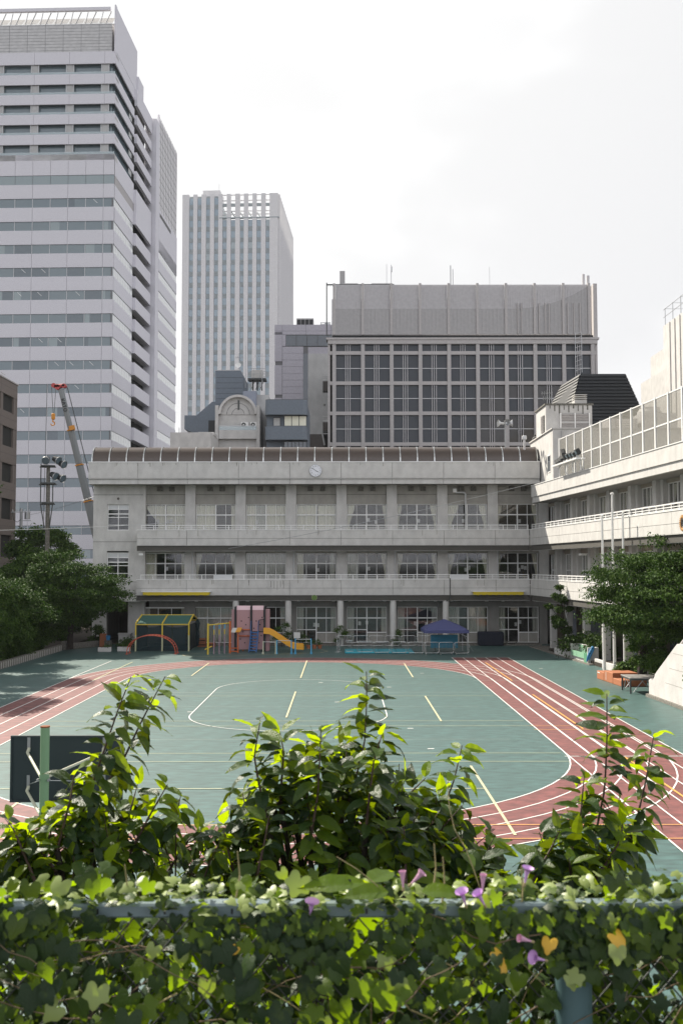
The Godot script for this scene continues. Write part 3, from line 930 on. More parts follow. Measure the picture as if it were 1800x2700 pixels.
	put(c, "rim", Shape.new().cyl(Vector3.ZERO, Vector3(0, 0, 0.12), 0.49, 0.47, 32).mesh(), M.steel)
	put(c, "face", Shape.new().cyl(Vector3(0, 0, 0.121), Vector3(0, 0, 0.128), 0.445, 0.445, 32).mesh(), M.clock_face)
	var font := SystemFont.new()
	font.font_names = PackedStringArray(["Droid Sans"])
	for k in 12:
		var a := TAU * (k + 1) / 12.0
		put(c, "numeral", letters(str(k + 1), 0.15, font), M.lettering, Transform3D(Basis.IDENTITY, Vector3(sin(a) * 0.345, cos(a) * 0.345, 0.132)))
	bx(c, "hour_hand", Vector3(0.105, -0.05, 0.140), Vector3(0.26, 0.04, 0.006), M.lettering, Basis(Vector3(0, 0, 1), -0.44))
	bx(c, "minute_hand", Vector3(-0.125, 0.105, 0.148), Vector3(0.38, 0.026, 0.006), M.lettering, Basis(Vector3(0, 0, 1), -0.70))
	# round green sign
	var sg := thing("round_green_sign", "small round yellow-green sign on the lower balcony lip above the columns", "sign", Vector3(-2.09, 3.72, -76.62))
	put(sg, "disc", Shape.new().cyl(Vector3(0, 0, 0), Vector3(0, 0, 0.05), 0.20, 0.20, 20).mesh(), M.sign_green)
	put(sg, "disc_ring", Shape.new().cyl(Vector3(0, 0, -0.04), Vector3(0, 0, 0.03), 0.215, 0.215, 20).mesh(), M.line_pale_yellow)
	# awnings
	for a in [[-15.27, -9.95, "rolled yellow awning above the net shelter, the longer of the two"], [9.92, 14.0, "rolled yellow awning near the inner corner, the shorter of the two"]]:
		var w: float = a[1] - a[0]
		var aw := thing("awning", a[2], "awning", Vector3((a[0] + a[1]) / 2, 3.92, -76.6), 0.0, "rolled awnings under the lower balcony")
		bx(aw, "cassette", Vector3(0, 0.27, 0.16), Vector3(w, 0.07, 0.30), M.white_frame)
		var val := Shape.new()
		var steps := 40
		for i in steps:
			var xa := -w / 2 + 0.12 + (w - 0.24) * i / steps
			var xb := -w / 2 + 0.12 + (w - 0.24) * (i + 1) / steps
			var ya := 0.0 + 0.02 * sin(i * 1.3)
			var yb := 0.0 + 0.02 * sin((i + 1) * 1.3)
			val.quad(Vector3(xa, ya, 0.30), Vector3(xb, yb, 0.30), Vector3(xb, 0.23, 0.31), Vector3(xa, 0.23, 0.31), Vector3(0, 0, 1))
			val.quad(Vector3(xa, ya, 0.28), Vector3(xb, yb, 0.28), Vector3(xb, 0.23, 0.28), Vector3(xa, 0.23, 0.28), Vector3(0, 0, -1))
		put(aw, "valance", val.mesh(), M.yellow_cloth)
		put(aw, "cloth_roll", Shape.new().cyl(Vector3(-w / 2 + 0.1, 0.17, 0.17), Vector3(w / 2 - 0.1, 0.17, 0.17), 0.07, 0.07, 10).mesh(), M.yellow_cloth)


func letters(text: String, size: float, font: Font) -> Mesh:
	var tm := TextMesh.new()
	tm.text = text
	tm.font = font
	tm.font_size = 64
	tm.pixel_size = size / 64.0
	tm.depth = 0.004
	return tm


func build_wing() -> void:
	var o := thing("school_wing", "sunlit cream school wing with curved balcony corners on the right side of the yard", "school", Vector3.ZERO)
	var dirx := Vector3(0.0787, 0, 0.9969)
	var outw := Vector3(-0.9969, 0, 0.0787)
	var t := Transform3D(Basis(dirx, Vector3.UP, outw), Vector3(14.45, 0, -76.6))
	var joints := [0.03, 3.9, 7.7, 11.5, 15.3, 19.1, 22.9, 26.7, 30.5, 34.3]
	balcony(o, t, joints, 7.28, M.concrete_wing)
	balcony(o, t, joints, 3.47, M.concrete_wing)
	# roof parapet, lower than the long block's, with a rounded far end
	for i in joints.size() - 1:
		var c: float = (joints[i] + joints[i + 1]) / 2 + 0.6
		var w: float = joints[i + 1] - joints[i] - 0.012
		bx(o, "fascia_panel", t * Vector3(c, 11.82, -0.09), Vector3(w, 0.80, 0.18), M.concrete_wing, t.basis)
		bx(o, "lip_panel", t * Vector3(c, 11.14, -0.16), Vector3(w, 0.44, 0.18), M.concrete_wing, t.basis)
	bx(o, "fascia_core", t * Vector3(17.7, 11.65, -0.2), Vector3(34.2, 1.2, 0.1), M.joint, t.basis)
	bx(o, "drip_edge", t * Vector3(17.7, 11.39, -0.075), Vector3(34.2, 0.05, 0.17), M.concrete_wing, t.basis)
	bx(o, "coping", t * Vector3(17.7, 12.24, -0.12), Vector3(34.2, 0.05, 0.32), M.white_paint, t.basis)
	for y in [[11.42, 0.80, 0.0], [10.92, 0.44, -0.07]]:
		var s := Shape.new()
		for i in 6:
			var a0 := PI / 2 * i / 6.0
			var a1 := PI / 2 * (i + 1) / 6.0
			var r: float = 0.62 + y[2]
			var c := Vector3(0.62, y[0], -0.62)
			var n0 := Vector3(-sin(a0), 0, cos(a0))
			var n1 := Vector3(-sin(a1), 0, cos(a1))
			s.tri(c + n0 * r, c + n1 * r, c + n1 * r + Vector3.UP * y[1], n0, n1, n1)
			s.tri(c + n0 * r, c + n1 * r + Vector3.UP * y[1], c + n0 * r + Vector3.UP * y[1], n0, n1, n0)
			s.quad(c + n0 * r + Vector3.UP * y[1], c + n1 * r + Vector3.UP * y[1], c + Vector3.UP * y[1], c + Vector3.UP * y[1] + n0 * 0.01, Vector3.UP)
		put(o, "rounded_corner", s.mesh(), M.concrete_wing, t)
	bx(o, "roof_slab", t * Vector3(17.6, 11.1, -3.2), Vector3(34.4, 0.3, 6.0), M.soffit, t.basis)
	# walls, piers and windows
	var wz := -1.95
	var rows := [[7.6, 8.35, 10.75, 11.0], [3.75, 4.55, 7.0, 7.35]]
	var hang: Array = [[[0.0, 0.3, -1], [0.8, 1.0, 0, 1]], [[0.0, 0.45, 0], [0.85, 1.0, 1]], [[0.05, 0.3, -1]], [[0.0, 0.5, 0, 1], [0.6, 1.0, 0]]]
	for f in 2:
		var y: Array = rows[f]
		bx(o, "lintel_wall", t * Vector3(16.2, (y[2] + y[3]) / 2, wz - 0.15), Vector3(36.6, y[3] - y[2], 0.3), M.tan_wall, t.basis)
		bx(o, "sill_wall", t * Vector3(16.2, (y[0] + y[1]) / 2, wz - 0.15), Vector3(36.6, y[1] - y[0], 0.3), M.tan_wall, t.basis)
		for k in 10:
			var x := -0.1 + 3.8 * k
			window(o, t * Transform3D(Basis.IDENTITY, Vector3(x, y[1], wz - 0.14)), 2.5, y[2] - y[1], 4, 1.25, hang[(k * 3 + f) % 4])
			bx(o, "pier", t * Vector3(x + 1.9, (y[0] + y[3]) / 2, wz - 0.05), Vector3(1.3, y[3] - y[0] - 0.01, 0.5), M.concrete_wing, t.basis)
			bx(o, "pier", t * Vector3(x + 1.9, (y[0] + y[3]) / 2, wz + 0.32), Vector3(0.55, y[3] - y[0] - 0.02, 0.26), M.concrete_wing, t.basis)
			put(o, "down_pipe", rod(t * Vector3(x + 1.45, y[0], wz + 0.27), t * Vector3(x + 1.45, y[3], wz + 0.27), 0.045), M.concrete_wing)
	bx(o, "wall_lamp", t * Vector3(9.6, 6.9, -1.0), Vector3(0.5, 0.14, 0.4), M.white_paint, t.basis)
	bx(o, "noticeboard", t * Vector3(11.8, 5.35, wz + 0.46), Vector3(0.5, 0.5, 0.04), M.yellow_cloth, t.basis)
	# ground floor arcade
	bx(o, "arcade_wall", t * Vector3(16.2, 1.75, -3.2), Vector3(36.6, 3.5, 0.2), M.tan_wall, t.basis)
	for k in 9:
		bx(o, "column", t * Vector3(2.6 + 3.8 * k, 1.73, -1.0), Vector3(0.42, 3.46, 0.42), M.concrete_wing, t.basis)
		bx(o, "arcade_door", t * Vector3(4.6 + 3.8 * k, 1.2, -3.06), Vector3(1.7, 2.3, 0.08), M.small_glass, t.basis)
		bx(o, "arcade_screen", t * Vector3(3.6 + 3.8 * k, 1.55, -2.4), Vector3(0.06, 2.6, 0.9), M.lilac_wall, t.basis)
	for y in [3.7, 7.45]:
		bx(o, "floor_slab", t * Vector3(16.2, y, -5.2), Vector3(36.6, 0.28, 6.2), M.soffit, t.basis)
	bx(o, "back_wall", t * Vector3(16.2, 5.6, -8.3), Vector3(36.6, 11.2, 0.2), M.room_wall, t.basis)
	bx(o, "end_wall", t * Vector3(34.6, 5.6, -5.2), Vector3(0.2, 11.2, 6.4), M.concrete_wing, t.basis)
	bx(o, "end_wall", t * Vector3(-2.0, 5.6, -5.3), Vector3(0.2, 11.2, 6.3), M.room_wall, t.basis)
	for x in [3.7, 11.3, 18.9, 26.5]:
		bx(o, "partition", t * Vector3(x, 5.6, -5.3), Vector3(0.15, 11.0, 5.8), M.room_wall, t.basis)
	# crest on the parapet
	var e := thing("school_crest", "golden wreath crest on the cream balcony parapet above the big tree", "emblem", t * Vector3(28.1, 8.24, 0.0), atan2(outw.x, outw.z))
	var ring := Shape.new()
	for i in 22:
		var a := TAU * i / 22.0
		var p := Vector3(sin(a) * 0.27, cos(a) * 0.34, 0.05)
		ring.chamfer(p, Vector3(0.07, 0.12, 0.06), 0.015, Basis(Vector3(0, 0, 1), -a + 0.5))
		ring.chamfer(p * Vector3(0.82, 0.84, 1.0), Vector3(0.05, 0.09, 0.05), 0.012, Basis(Vector3(0, 0, 1), -a - 0.5 + PI / 2))
	put(e, "wreath", ring.mesh(), M.emblem_gold)
	var inner := Shape.new()
	for x in [-0.075, 0.075]:
		inner.chamfer(Vector3(x, 0, 0.05), Vector3(0.035, 0.34, 0.05), 0.01)
	for y in [-0.15, 0.0, 0.15]:
		inner.chamfer(Vector3(0, y, 0.045), Vector3(0.19, 0.03, 0.04), 0.008)
	put(e, "emblem_letter", inner.mesh(), M.steel_dark)
	# roof fence with smoked panels
	var fe := thing("rooftop_fence", "tall white rooftop fence with grey mesh panels along the cream wing", "fence", t.origin)
	var off := -0.55
	for k in 17:
		var x := 6.2 + 1.735 * k
		bx(fe, "fence_post", t.basis * Vector3(x, 13.7, off), Vector3(0.13, 2.95, 0.12), M.white_paint, t.basis)
		if k < 16:
			bx(fe, "mesh_panel", t.basis * Vector3(x + 0.8675, 14.35, off), Vector3(1.6, 1.44, 0.02), M.smoked, t.basis)
			bx(fe, "mesh_panel", t.basis * Vector3(x + 0.8675, 12.88, off), Vector3(1.6, 1.30, 0.02), M.smoked, t.basis)
			bx(fe, "fence_rail", t.basis * Vector3(x + 0.8675, 15.11, off), Vector3(1.6, 0.06, 0.06), M.white_paint, t.basis)
			bx(fe, "fence_rail", t.basis * Vector3(x + 0.8675, 13.58, off), Vector3(1.6, 0.07, 0.06), M.white_paint, t.basis)
	# floodlights on the roof edge
	var fl := thing("floodlight_rack", "white bracket with a row of black floodlights on the edge of the cream wing roof", "floodlights", t * Vector3(8.6, 12.25, 0.0), atan2(dirx.x, dirx.z) - PI / 2)
	bx(fl, "shelf", Vector3(2.3, 0.72, 0.35), Vector3(5.4, 0.10, 0.6), M.white_paint)
	for x in [0.0, 1.5, 3.0, 4.6]:
		put(fl, "bracket", Shape.new().tube([Vector3(x, 0.0, 0.2), Vector3(x, 0.35, 0.25), Vector3(x + 0.25, 0.6, 0.3), Vector3(x + 0.9, 0.68, 0.35)], 0.045).mesh(), M.white_paint)
	for q in [[0.0, 0.95, 0.3, 0.7], [0.55, 1.0, 0.3, 0.7], [1.05, 1.08, 0.34, 0.7], [1.55, 1.35, 0.75, 0.9], [2.4, 1.15, 0.34, 0.1], [3.05, 1.15, 0.34, 0.1], [3.7, 1.12, 0.30, 0.1], [4.4, 1.20, 0.40, 0.0]]:
		var b := Basis(Vector3(0, 0, 1), -q[3]) * Basis(Vector3(1, 0, 0), 0.5)
		var lamp := put(fl, "floodlight", Shape.new().chamfer(Vector3.ZERO, Vector3(0.46, q[2] * 0.9 + 0.05, 0.28), 0.05).mesh(), M.black, Transform3D(b, Vector3(q[0], q[1], 0.35)))
		bx(lamp, "lamp_glass", Vector3(0, 0.02, 0.142), Vector3(0.34, q[2] * 0.6, 0.01), M.office_glass)
		bx(fl, "lamp_foot", Vector3(q[0], 0.85, 0.35), Vector3(0.16, 0.2, 0.14), M.steel)


# ---------- on and behind the school roofs ----------
func antenna(o: Node3D, p: Vector3, h: float, arms: Array) -> void:
	put(o, "mast", rod(p, p + Vector3(0, h, 0), 0.035), M.steel)
	for a in arms:
		var s := Shape.new()
		s.cyl(p + Vector3(-a[1] / 2, a[0], 0), p + Vector3(a[1] / 2, a[0], 0), 0.018, 0.018, 5)
		for k in 5:
			var x: float = -a[1] / 2 + a[1] * k / 4.0
			s.cyl(p + Vector3(x, a[0], -0.25), p + Vector3(x, a[0], 0.25), 0.012, 0.012, 4)
			s.cyl(p + Vector3(x, a[0] - 0.16, 0), p + Vector3(x, a[0] + 0.16, 0), 0.012, 0.012, 4)
		put(o, "aerial", s.mesh(), M.steel)


func louvre(o: Node3D, c: Vector3, w: float, h: float, b: Basis, slats: int, m: Material) -> void:
	var f := bx(o, "louvre_frame", c, Vector3(w, h, 0.06), M.concrete_dark, b)
	for k in slats:
		bx(f, "slat", Vector3(0, -h / 2 + h * (k + 0.5) / slats, 0.05), Vector3(w - 0.04, h / slats * 0.75, 0.03), m, Basis(Vector3(1, 0, 0), 0.5))


func build_rooftops() -> void:
	# stair block between the long block and the wing
	var o := thing("roof_stair_block", "white plastered stair block above the inner corner of the school roofs", "building")
	bx(o, "wall", Vector3(27.8, 14.2, -76.6), Vector3(24.8, 3.84, 8.6), M.pale_wall)
	bx(o, "lower_wall", Vector3(15.95, 11.9, -79.0), Vector3(1.2, 1.2, 3.6), M.pale_wall)
	bx(o, "coping", Vector3(27.8, 16.15, -76.6), Vector3(25.0, 0.08, 8.8), M.white_wall)
	var wf := bx(o, "window", Vector3(15.39, 13.7, -73.6), Vector3(0.06, 1.3, 0.95), M.white_frame)
	for z in [-0.23, 0.23]:
		bx(wf, "pane", Vector3(-0.035, 0.0, z), Vector3(0.01, 1.15, 0.40), M.small_glass)
	put(o, "down_pipe", rod(Vector3(16.1, 12.3, -72.22), Vector3(16.1, 16.0, -72.22), 0.06), M.pale_wall)
	var p := thing("lift_penthouse", "streaked concrete rooftop box with louvred openings on the white stair block", "rooftop box")
	var c := Vector3(18.2, 0, -78.2)
	bx(p, "wall", Vector3(17.45, 17.3, -77.9), Vector3(3.55, 2.34, 3.8), M.pale_wall)
	bx(p, "roof_slab", Vector3(17.45, 18.52, -77.9), Vector3(3.75, 0.12, 4.0), M.concrete_dark)
	for x in [17.32, 18.44]:
		louvre(p, Vector3(x, 17.10, -75.96), 1.02, 1.36, Basis.IDENTITY, 10, M.grid_stone)
		bx(p, "louvre_rail", Vector3(x, 17.12, -75.86), Vector3(1.02, 0.05, 0.05), M.white_frame)
	for x in [16.78, 17.88, 18.98]:
		bx(p, "louvre_post", Vector3(x, 17.10, -75.90), Vector3(0.09, 1.46, 0.12), M.white_frame)
	louvre(p, Vector3(15.64, 17.1, -77.0), 1.0, 1.3, Basis(Vector3.UP, -PI / 2), 10, M.grid_stone)
	# water streaks below the roof edge
	for k in 9:
		var x := 16.0 + 0.36 * k
		bx(p, "stain", Vector3(x, 18.46 - 0.14 - 0.05 * (k * 7 % 5), -75.994), Vector3(0.07 + 0.02 * (k % 3), 0.25 + 0.1 * (k * 7 % 5), 0.01), M.concrete_dark)
	var v := thing("roof_ventilator", "small concrete ventilator with rails on top of the streaked rooftop box", "ventilator", Vector3(18.55, 18.58, -77.2))
	bx(v, "base", Vector3(0, 0.2, 0), Vector3(0.95, 0.4, 0.9), M.pale_wall)
	for y in [0.5, 0.66, 0.82]:
		bx(v, "slat", Vector3(0, y, 0), Vector3(0.98, 0.05, 0.94), M.concrete)
	var a := thing("tv_antenna", "thin television antenna beside the streaked rooftop box", "antenna", Vector3(16.2, 18.58, -78.0))
	antenna(a, Vector3.ZERO, 1.4, [[1.15, 0.8], [0.75, 0.6]])
	# dark slatted roof house
	var d := thing("dark_roof_house", "black slatted roof house with sloping sides behind the stair block", "roof house")
	var b0 := [Vector3(20.8, 18.5, -91.5), Vector3(28.6, 18.5, -91.5), Vector3(28.6, 18.5, -101.0), Vector3(19.2, 18.5, -101.0)]
	var t0 := [Vector3(22.45, 24.05, -93.0), Vector3(26.75, 24.05, -93.0), Vector3(26.75, 24.05, -99.0), Vector3(22.0, 24.05, -99.0)]
	var s := Shape.new()
	for i in 4:
		var j := (i + 1) % 4
		s.quad(b0[i], b0[j], t0[j], t0[i], (b0[i] + b0[j]) / 2 - Vector3(24.4, 18.5, -96))
	s.quad(t0[0], t0[1], t0[2], t0[3], Vector3.UP)
	put(d, "body", s.mesh(), M.black_metal)
	for i in [0, 3]:
		var j: int = (i + 1) % 4
		for k in 17:
			var f := (k + 0.5) / 17.0
			var p0: Vector3 = (b0[i] as Vector3).lerp(t0[i], f)
			var p1: Vector3 = (b0[j] as Vector3).lerp(t0[j], f)
			var q0: Vector3 = (b0[i] as Vector3).lerp(t0[i], f + 0.05)
			var q1: Vector3 = (b0[j] as Vector3).lerp(t0[j], f + 0.05)
			var away := ((p0 + p1) / 2 - Vector3(24.4, p0.y, -96)).normalized() * 0.12
			var sl := Shape.new()
			sl.quad(p0 + away, p1 + away, q1 + away * 0.2, q0 + away * 0.2, away)
			sl.quad(p0 + away, p1 + away, p1, p0, Vector3.DOWN)
			put(d, "slat", sl.mesh(), M.black_metal)
	# cooling plant behind the fence
	var h := thing("cooling_plant", "dark louvred plant box with a white round cooling tower behind the rooftop fence", "cooling plant")
	bx(h, "cabinet", Vector3(26.1, 17.5, -83.0), Vector3(2.9, 2.4, 3.0), M.screen_dark)
	bx(h, "cabinet", Vector3(23.2, 17.3, -83.2), Vector3(2.4, 1.9, 3.0), M.screen_dark)
	louvre(h, Vector3(23.4, 17.4, -81.66), 1.6, 1.6, Basis.IDENTITY, 9, M.screen_metal)
	put(h, "fan_housing", Shape.new().lathe([Vector2(1.0, 0.0), Vector2(1.0, 0.25), Vector2(0.8, 0.55), Vector2(0.85, 0.62), Vector2(0.0, 0.62)], 24, Vector3(25.8, 18.7, -83.0)).mesh(), M.white_wall)
	# loudspeakers and a lamp standing on the roof edge
	var l := thing("loudspeaker_cluster", "cluster of grey horn loudspeakers on a thin mast above the bronze roof light", "loudspeaker", Vector3(12.85, 14.1, -77.9))
	put(l, "mast", rod(Vector3(0, 0, 0), Vector3(0, 3.2, 0), 0.05), M.steel)
	for q in [[-1.0, 0.15], [1.0, 0.1], [0.15, 1.0]]:
		var dd := Vector3(q[0], 0.05, q[1]).normalized()
		var hs := Shape.new()
		hs.cyl(dd * 0.08, dd * 0.30, 0.09, 0.10, 12)
		hs.cyl(dd * 0.30, dd * 0.56, 0.08, 0.27, 14, false)
		hs.cyl(dd * 0.56, dd * 0.58, 0.28, 0.28, 14, false)
		put(l, "horn", hs.mesh(), M.aluminium, Transform3D(Basis.IDENTITY, Vector3(0, 3.2, 0)))
	var r := thing("roof_beacon", "small pale roof lamp on a short pipe near the right end of the bronze barrel", "lamp", Vector3(14.3, 14.1, -77.6))
	put(r, "pipe", rod(Vector3.ZERO, Vector3(0, 1.9, 0), 0.09), M.screen_metal)
	put(r, "lamp_head", Shape.new().chamfer(Vector3(0, 2.05, 0), Vector3(0.34, 0.34, 0.34), 0.06).mesh(), M.aluminium)


# ---------- the tall office tower ----------
func build_tall_tower() -> void:
	var o := thing("tall_office_tower", "tall lavender grey office tower with ribbon windows at the left edge", "tower", Vector3(-38.25, 0, -165), deg_to_rad(-2.0))
	var tops := []
	for k in 18:
		tops.append(68.15 - 3.953 * k)
	var wide := 37.0
	# core
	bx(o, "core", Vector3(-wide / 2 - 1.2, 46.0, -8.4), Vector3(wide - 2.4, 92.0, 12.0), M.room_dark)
	var mull := [0.0]
	var x := -1.84
	while x > -wide:
		mull.append(x)
		x -= 3.02
	# ribbon windows of the front
	var names := [M.office_glass, M.office_glass, M.office_glass_dark, M.office_glass]
	for k in 18:
		var y: float = tops[k]
		if y < 2.0:
			continue
		for i in mull.size() - 1:
			var w: float = mull[i] - mull[i + 1]
			bx(o, "pane", Vector3((mull[i] + mull[i + 1]) / 2, y - 0.755, -0.16), Vector3(w - 0.09, 1.50, 0.05), names[rng.randi() % 4] if k > 0 else M.office_glass)
			bx(o, "mullion", Vector3(mull[i + 1], y - 0.755, -0.12), Vector3(0.09, 1.50, 0.10), M.aluminium)
			if rng.randf() < 0.22:
				var bw := w * rng.randf_range(0.2, 0.6)
				bx(o, "blind", Vector3(mull[i + 1] + 0.1 + bw / 2, y - 0.755, -0.131), Vector3(bw, 1.48, 0.006), M.office_glass_pale if rng.randf() < 0.6 else M.office_glass_dark)
			# strip lights glimpsed behind some panes
			if rng.randf() < 0.16 and k < 12:
				bx(o, "strip_light", Vector3((mull[i] + mull[i + 1]) / 2 + rng.randf_range(-0.6, 0.6), y - 0.5, -0.128), Vector3(0.95, 0.06, 0.008), M.tube_light, Basis(Vector3(0, 0, 1), -0.75))
	# spandrel panels between the rows, with open joints
	var jx := [0.0, -1.84]
	x = -7.88
	while x > -wide - 6.0:
		jx.append(x)
		x -= 6.04
	var rows := []
	for k in 17:
		rows.append([tops[k + 1], tops[k] - 1.51])
	rows.append([tops[0], 70.58])
	for y in rows:
		var h: float = y[1] - y[0]
		if y[0] < 0.5:
			continue
		bx(o, "spandrel_back", Vector3(-wide / 2, (y[0] + y[1]) / 2, -0.2), Vector3(wide, h, 0.2), M.tower_joint)
		for i in jx.size() - 1:
			bx(o, "spandrel_panel", Vector3((jx[i] + jx[i + 1]) / 2, (y[0] + y[1]) / 2, -0.05), Vector3(jx[i] - jx[i + 1] - 0.05, h - 0.04, 0.1), M.tower_panel)
	# pale row, blank wall
	for i in mull.size() - 1:
		bx(o, "pane", Vector3((mull[i] + mull[i + 1]) / 2, 71.35, -0.10), Vector3(mull[i] - mull[i + 1] - 0.07, 1.5, 0.05), M.office_glass_pale)
		bx(o, "spandrel_panel", Vector3((mull[i] + mull[i + 1]) / 2, 73.93, -0.05), Vector3(mull[i] - mull[i + 1] - 0.05, 3.56, 0.1), M.tower_panel)
	bx(o, "spandrel_back", Vector3(-wide / 2, 73.2, -0.22), Vector3(wide, 5.2, 0.2), M.tower_joint)
	# five open balcony rows
	var bal := [[89.65, 91.42], [86.16, 87.9], [82.69, 84.43], [79.21, 80.97], [75.74, 77.49]]
	for i in 5:
		var y0: float = bal[i][0]
		var y1: float = bal[i][1]
		var up: float = bal[i - 1][0] if i > 0 else 93.53
		for j in jx.size() - 1:
			bx(o, "balcony_panel", Vector3((jx[j] + jx[j + 1]) / 2, (y1 + up) / 2, -0.1), Vector3(jx[j] - jx[j + 1] - 0.04, up - y1, 0.2), M.tower_panel)
		bx(o, "balcony_floor", Vector3(-wide / 2, up - 0.6, -1.2), Vector3(wide, 0.4, 2.0), M.white_wall)
		bx(o, "glass_wall", Vector3(-wide / 2, (y0 + y1) / 2, -0.85), Vector3(wide - 1.4, y1 - y0 + 0.8, 0.1), M.office_glass)
		bx(o, "glass_rail", Vector3(-wide / 2, y0 + 0.22, -0.1), Vector3(wide - 0.2, 0.44, 0.03), M.tint_rail)
		var cx := -1.2
		while cx > -wide:
			bx(o, "pillar", Vector3(cx - 0.6, (y0 + y1) / 2, -0.72), Vector3(1.2, y1 - y0 + 0.4, 0.9), M.pale_concrete)
			for e in [0.03, -1.23]:
				bx(o, "pillar_edge", Vector3(cx + e, (y0 + y1) / 2, -0.22), Vector3(0.10, y1 - y0 + 0.1, 0.12), M.aluminium)
			cx -= 6.04
	bx(o, "balcony_floor", Vector3(-wide / 2, 75.2, -1.0), Vector3(wide, 1.0, 2.0), M.tower_grey)
	# crown: grey boarded wall, sloping glazed lean-to, top beam
	bx(o, "boarded_wall", Vector3(-wide / 2 - 0.4, 96.1, -3.0), Vector3(wide - 0.8, 5.2, 5.0), M.tower_grey)
	for k in 9:
		bx(o, "board_joint", Vector3(-wide / 2, 94.1 + 0.55 * k, -0.492), Vector3(wide - 1.0, 0.035, 0.02), M.tower_joint)
	for k in 12:
		bx(o, "board_joint", Vector3(-3.0 - 3.1 * k, 96.1, -0.488), Vector3(0.04, 5.0, 0.02), M.tower_joint)
	for k in 14:
		var xa := -0.7 - 2.6 * k
		var g := Shape.new()
		g.quad(Vector3(xa, 98.75, -0.5), Vector3(xa - 2.5, 98.75, -0.5), Vector3(xa - 2.5, 100.6, -2.2), Vector3(xa, 100.6, -2.2), Vector3(0, 1, 1))
		put(o, "lean_to_panel", g.mesh(), M.pale_wall)
		put(o, "lean_to_strut", rod(Vector3(xa - 0.2, 100.7, -0.4), Vector3(xa - 1.3, 98.8, -0.8), 0.10), M.tower_grey)
		put(o, "lean_to_strut", rod(Vector3(xa - 1.6, 100.7, -0.4), Vector3(xa - 2.2, 98.8, -0.8), 0.07), M.tower_grey)
	bx(o, "top_beam", Vector3(-wide / 2 - 0.5, 101.15, -0.4), Vector3(wide - 1.0, 0.55, 0.5), M.tower_panel)
	bx(o, "corner_fin", Vector3(-0.12, 97.5, -0.4), Vector3(0.24, 8.3, 0.9), M.tower_panel)
	# right flank, first section: L = 0 .. 13.2
	flank(o, 0.0, 0.0, 13.4, tops, 8)
	for y in [[69.0, 92.0]]:
		bx(o, "flank_core", Vector3(-2.6, 80.5, -7.6), Vector3(4.0, 24.0, 12.6), M.office_glass)
	for i in 5:
		var y1: float = bal[i][1]
		var up: float = bal[i - 1][0] if i > 0 else 93.53
		bx(o, "balcony_panel", Vector3(-0.1, (y1 + up) / 2, -6.8), Vector3(0.2, up - y1, 13.2), M.tower_panel)
	bx(o, "flank_panel", Vector3(-0.1, 73.9, -6.8), Vector3(0.2, 3.6, 13.2), M.tower_panel)
	bx(o, "flank_band", Vector3(-0.14, 71.35, -6.8), Vector3(0.2, 1.5, 13.2), M.grid_stone)
	bx(o, "flank_parapet", Vector3(-0.14, 97.6, -7.7), Vector3(0.22, 7.8, 15.0), M.tower_panel)
	bx(o, "flank_core", Vector3(-6.0, 97.0, -9.5), Vector3(11.5, 7.0, 11.4), M.tower_grey)
	bx(o, "flank_shoulder", Vector3(-3.0, 94.5, -17.0), Vector3(6.6, 4.2, 4.0), M.tower_panel)
	# middle section, half a metre proud, with open slots: L = 13.4 .. 25.6
	var slots := []
	for k in 18:
		slots.append([tops[k] - 2.05, tops[k] - 0.1])
	bx(o, "slot_core", Vector3(-3.5, 46.7, -19.5), Vector3(5.0, 93.4, 12.0), M.room_dark)
	for k in 17:
		var y0: float = tops[k + 1] + 0.1
		var y1: float = tops[k] - 2.0
		bx(o, "slot_panel", Vector3(0.25, (y0 + y1) / 2 + 0.2, -19.4), Vector3(0.5, y1 - y0 + 0.4, 12.0), M.tower_panel)
		bx(o, "slot_floor", Vector3(-0.6, y0 + 0.25, -19.4), Vector3(1.3, 0.3, 12.0), M.tower_grey)
	for i in 6:
		var y0: float = bal[i][1] - 1.1 if i < 5 else 68.2
		var up: float = (bal[i - 1][0] - 1.1 if i > 0 else 93.4) if i < 5 else bal[4][0] - 1.1
		bx(o, "slot_panel", Vector3(0.25, (y0 + up) / 2 + (0.0 if i < 5 else 0.0), -19.4), Vector3(0.5, up - y0, 12.0), M.tower_panel)
	# third section, further proud: L = 25.6 .. 46.5
	bx(o, "pier", Vector3(0.2, 46.8, -27.2), Vector3(2.2, 93.6, 2.8), M.tower_panel)
	flank(o, 1.32, 28.6, 46.2, tops, 9)
	bx(o, "flank_core", Vector3(-3.6, 38.2, -37.4), Vector3(9.6, 76.4, 17.0), M.room_dark)
	bx(o, "flank_panel", Vector3(1.22, 72.4, -37.4), Vector3(0.2, 8.4, 17.6), M.tower_panel)
	bx(o, "screen_wall", Vector3(1.0, 85.8, -37.4), Vector3(0.3, 18.6, 17.6), M.white_tower)
	for k in 12:
		bx(o, "screen_bar", Vector3(1.18, 85.9, -28.8 - 1.58 * k), Vector3(0.06, 18.8, 0.06), M.screen_dark)
	for k in 13:
		bx(o, "screen_bar", Vector3(1.17, 76.6 + 1.56 * k, -37.4), Vector3(0.06, 0.06, 17.6), M.screen_dark)
	bx(o, "flank_slot", Vector3(1.2, 75.6, -34.5), Vector3(0.3, 0.7, 10.5), M.black)
	bx(o, "screen_edge", Vector3(1.1, 86.0, -28.5), Vector3(0.35, 19.2, 0.25), M.tower_panel)
	bx(o, "far_core", Vector3(-19.0, 44.0, -30.0), Vector3(35.0, 88.0, 30.0), M.tower_panel)


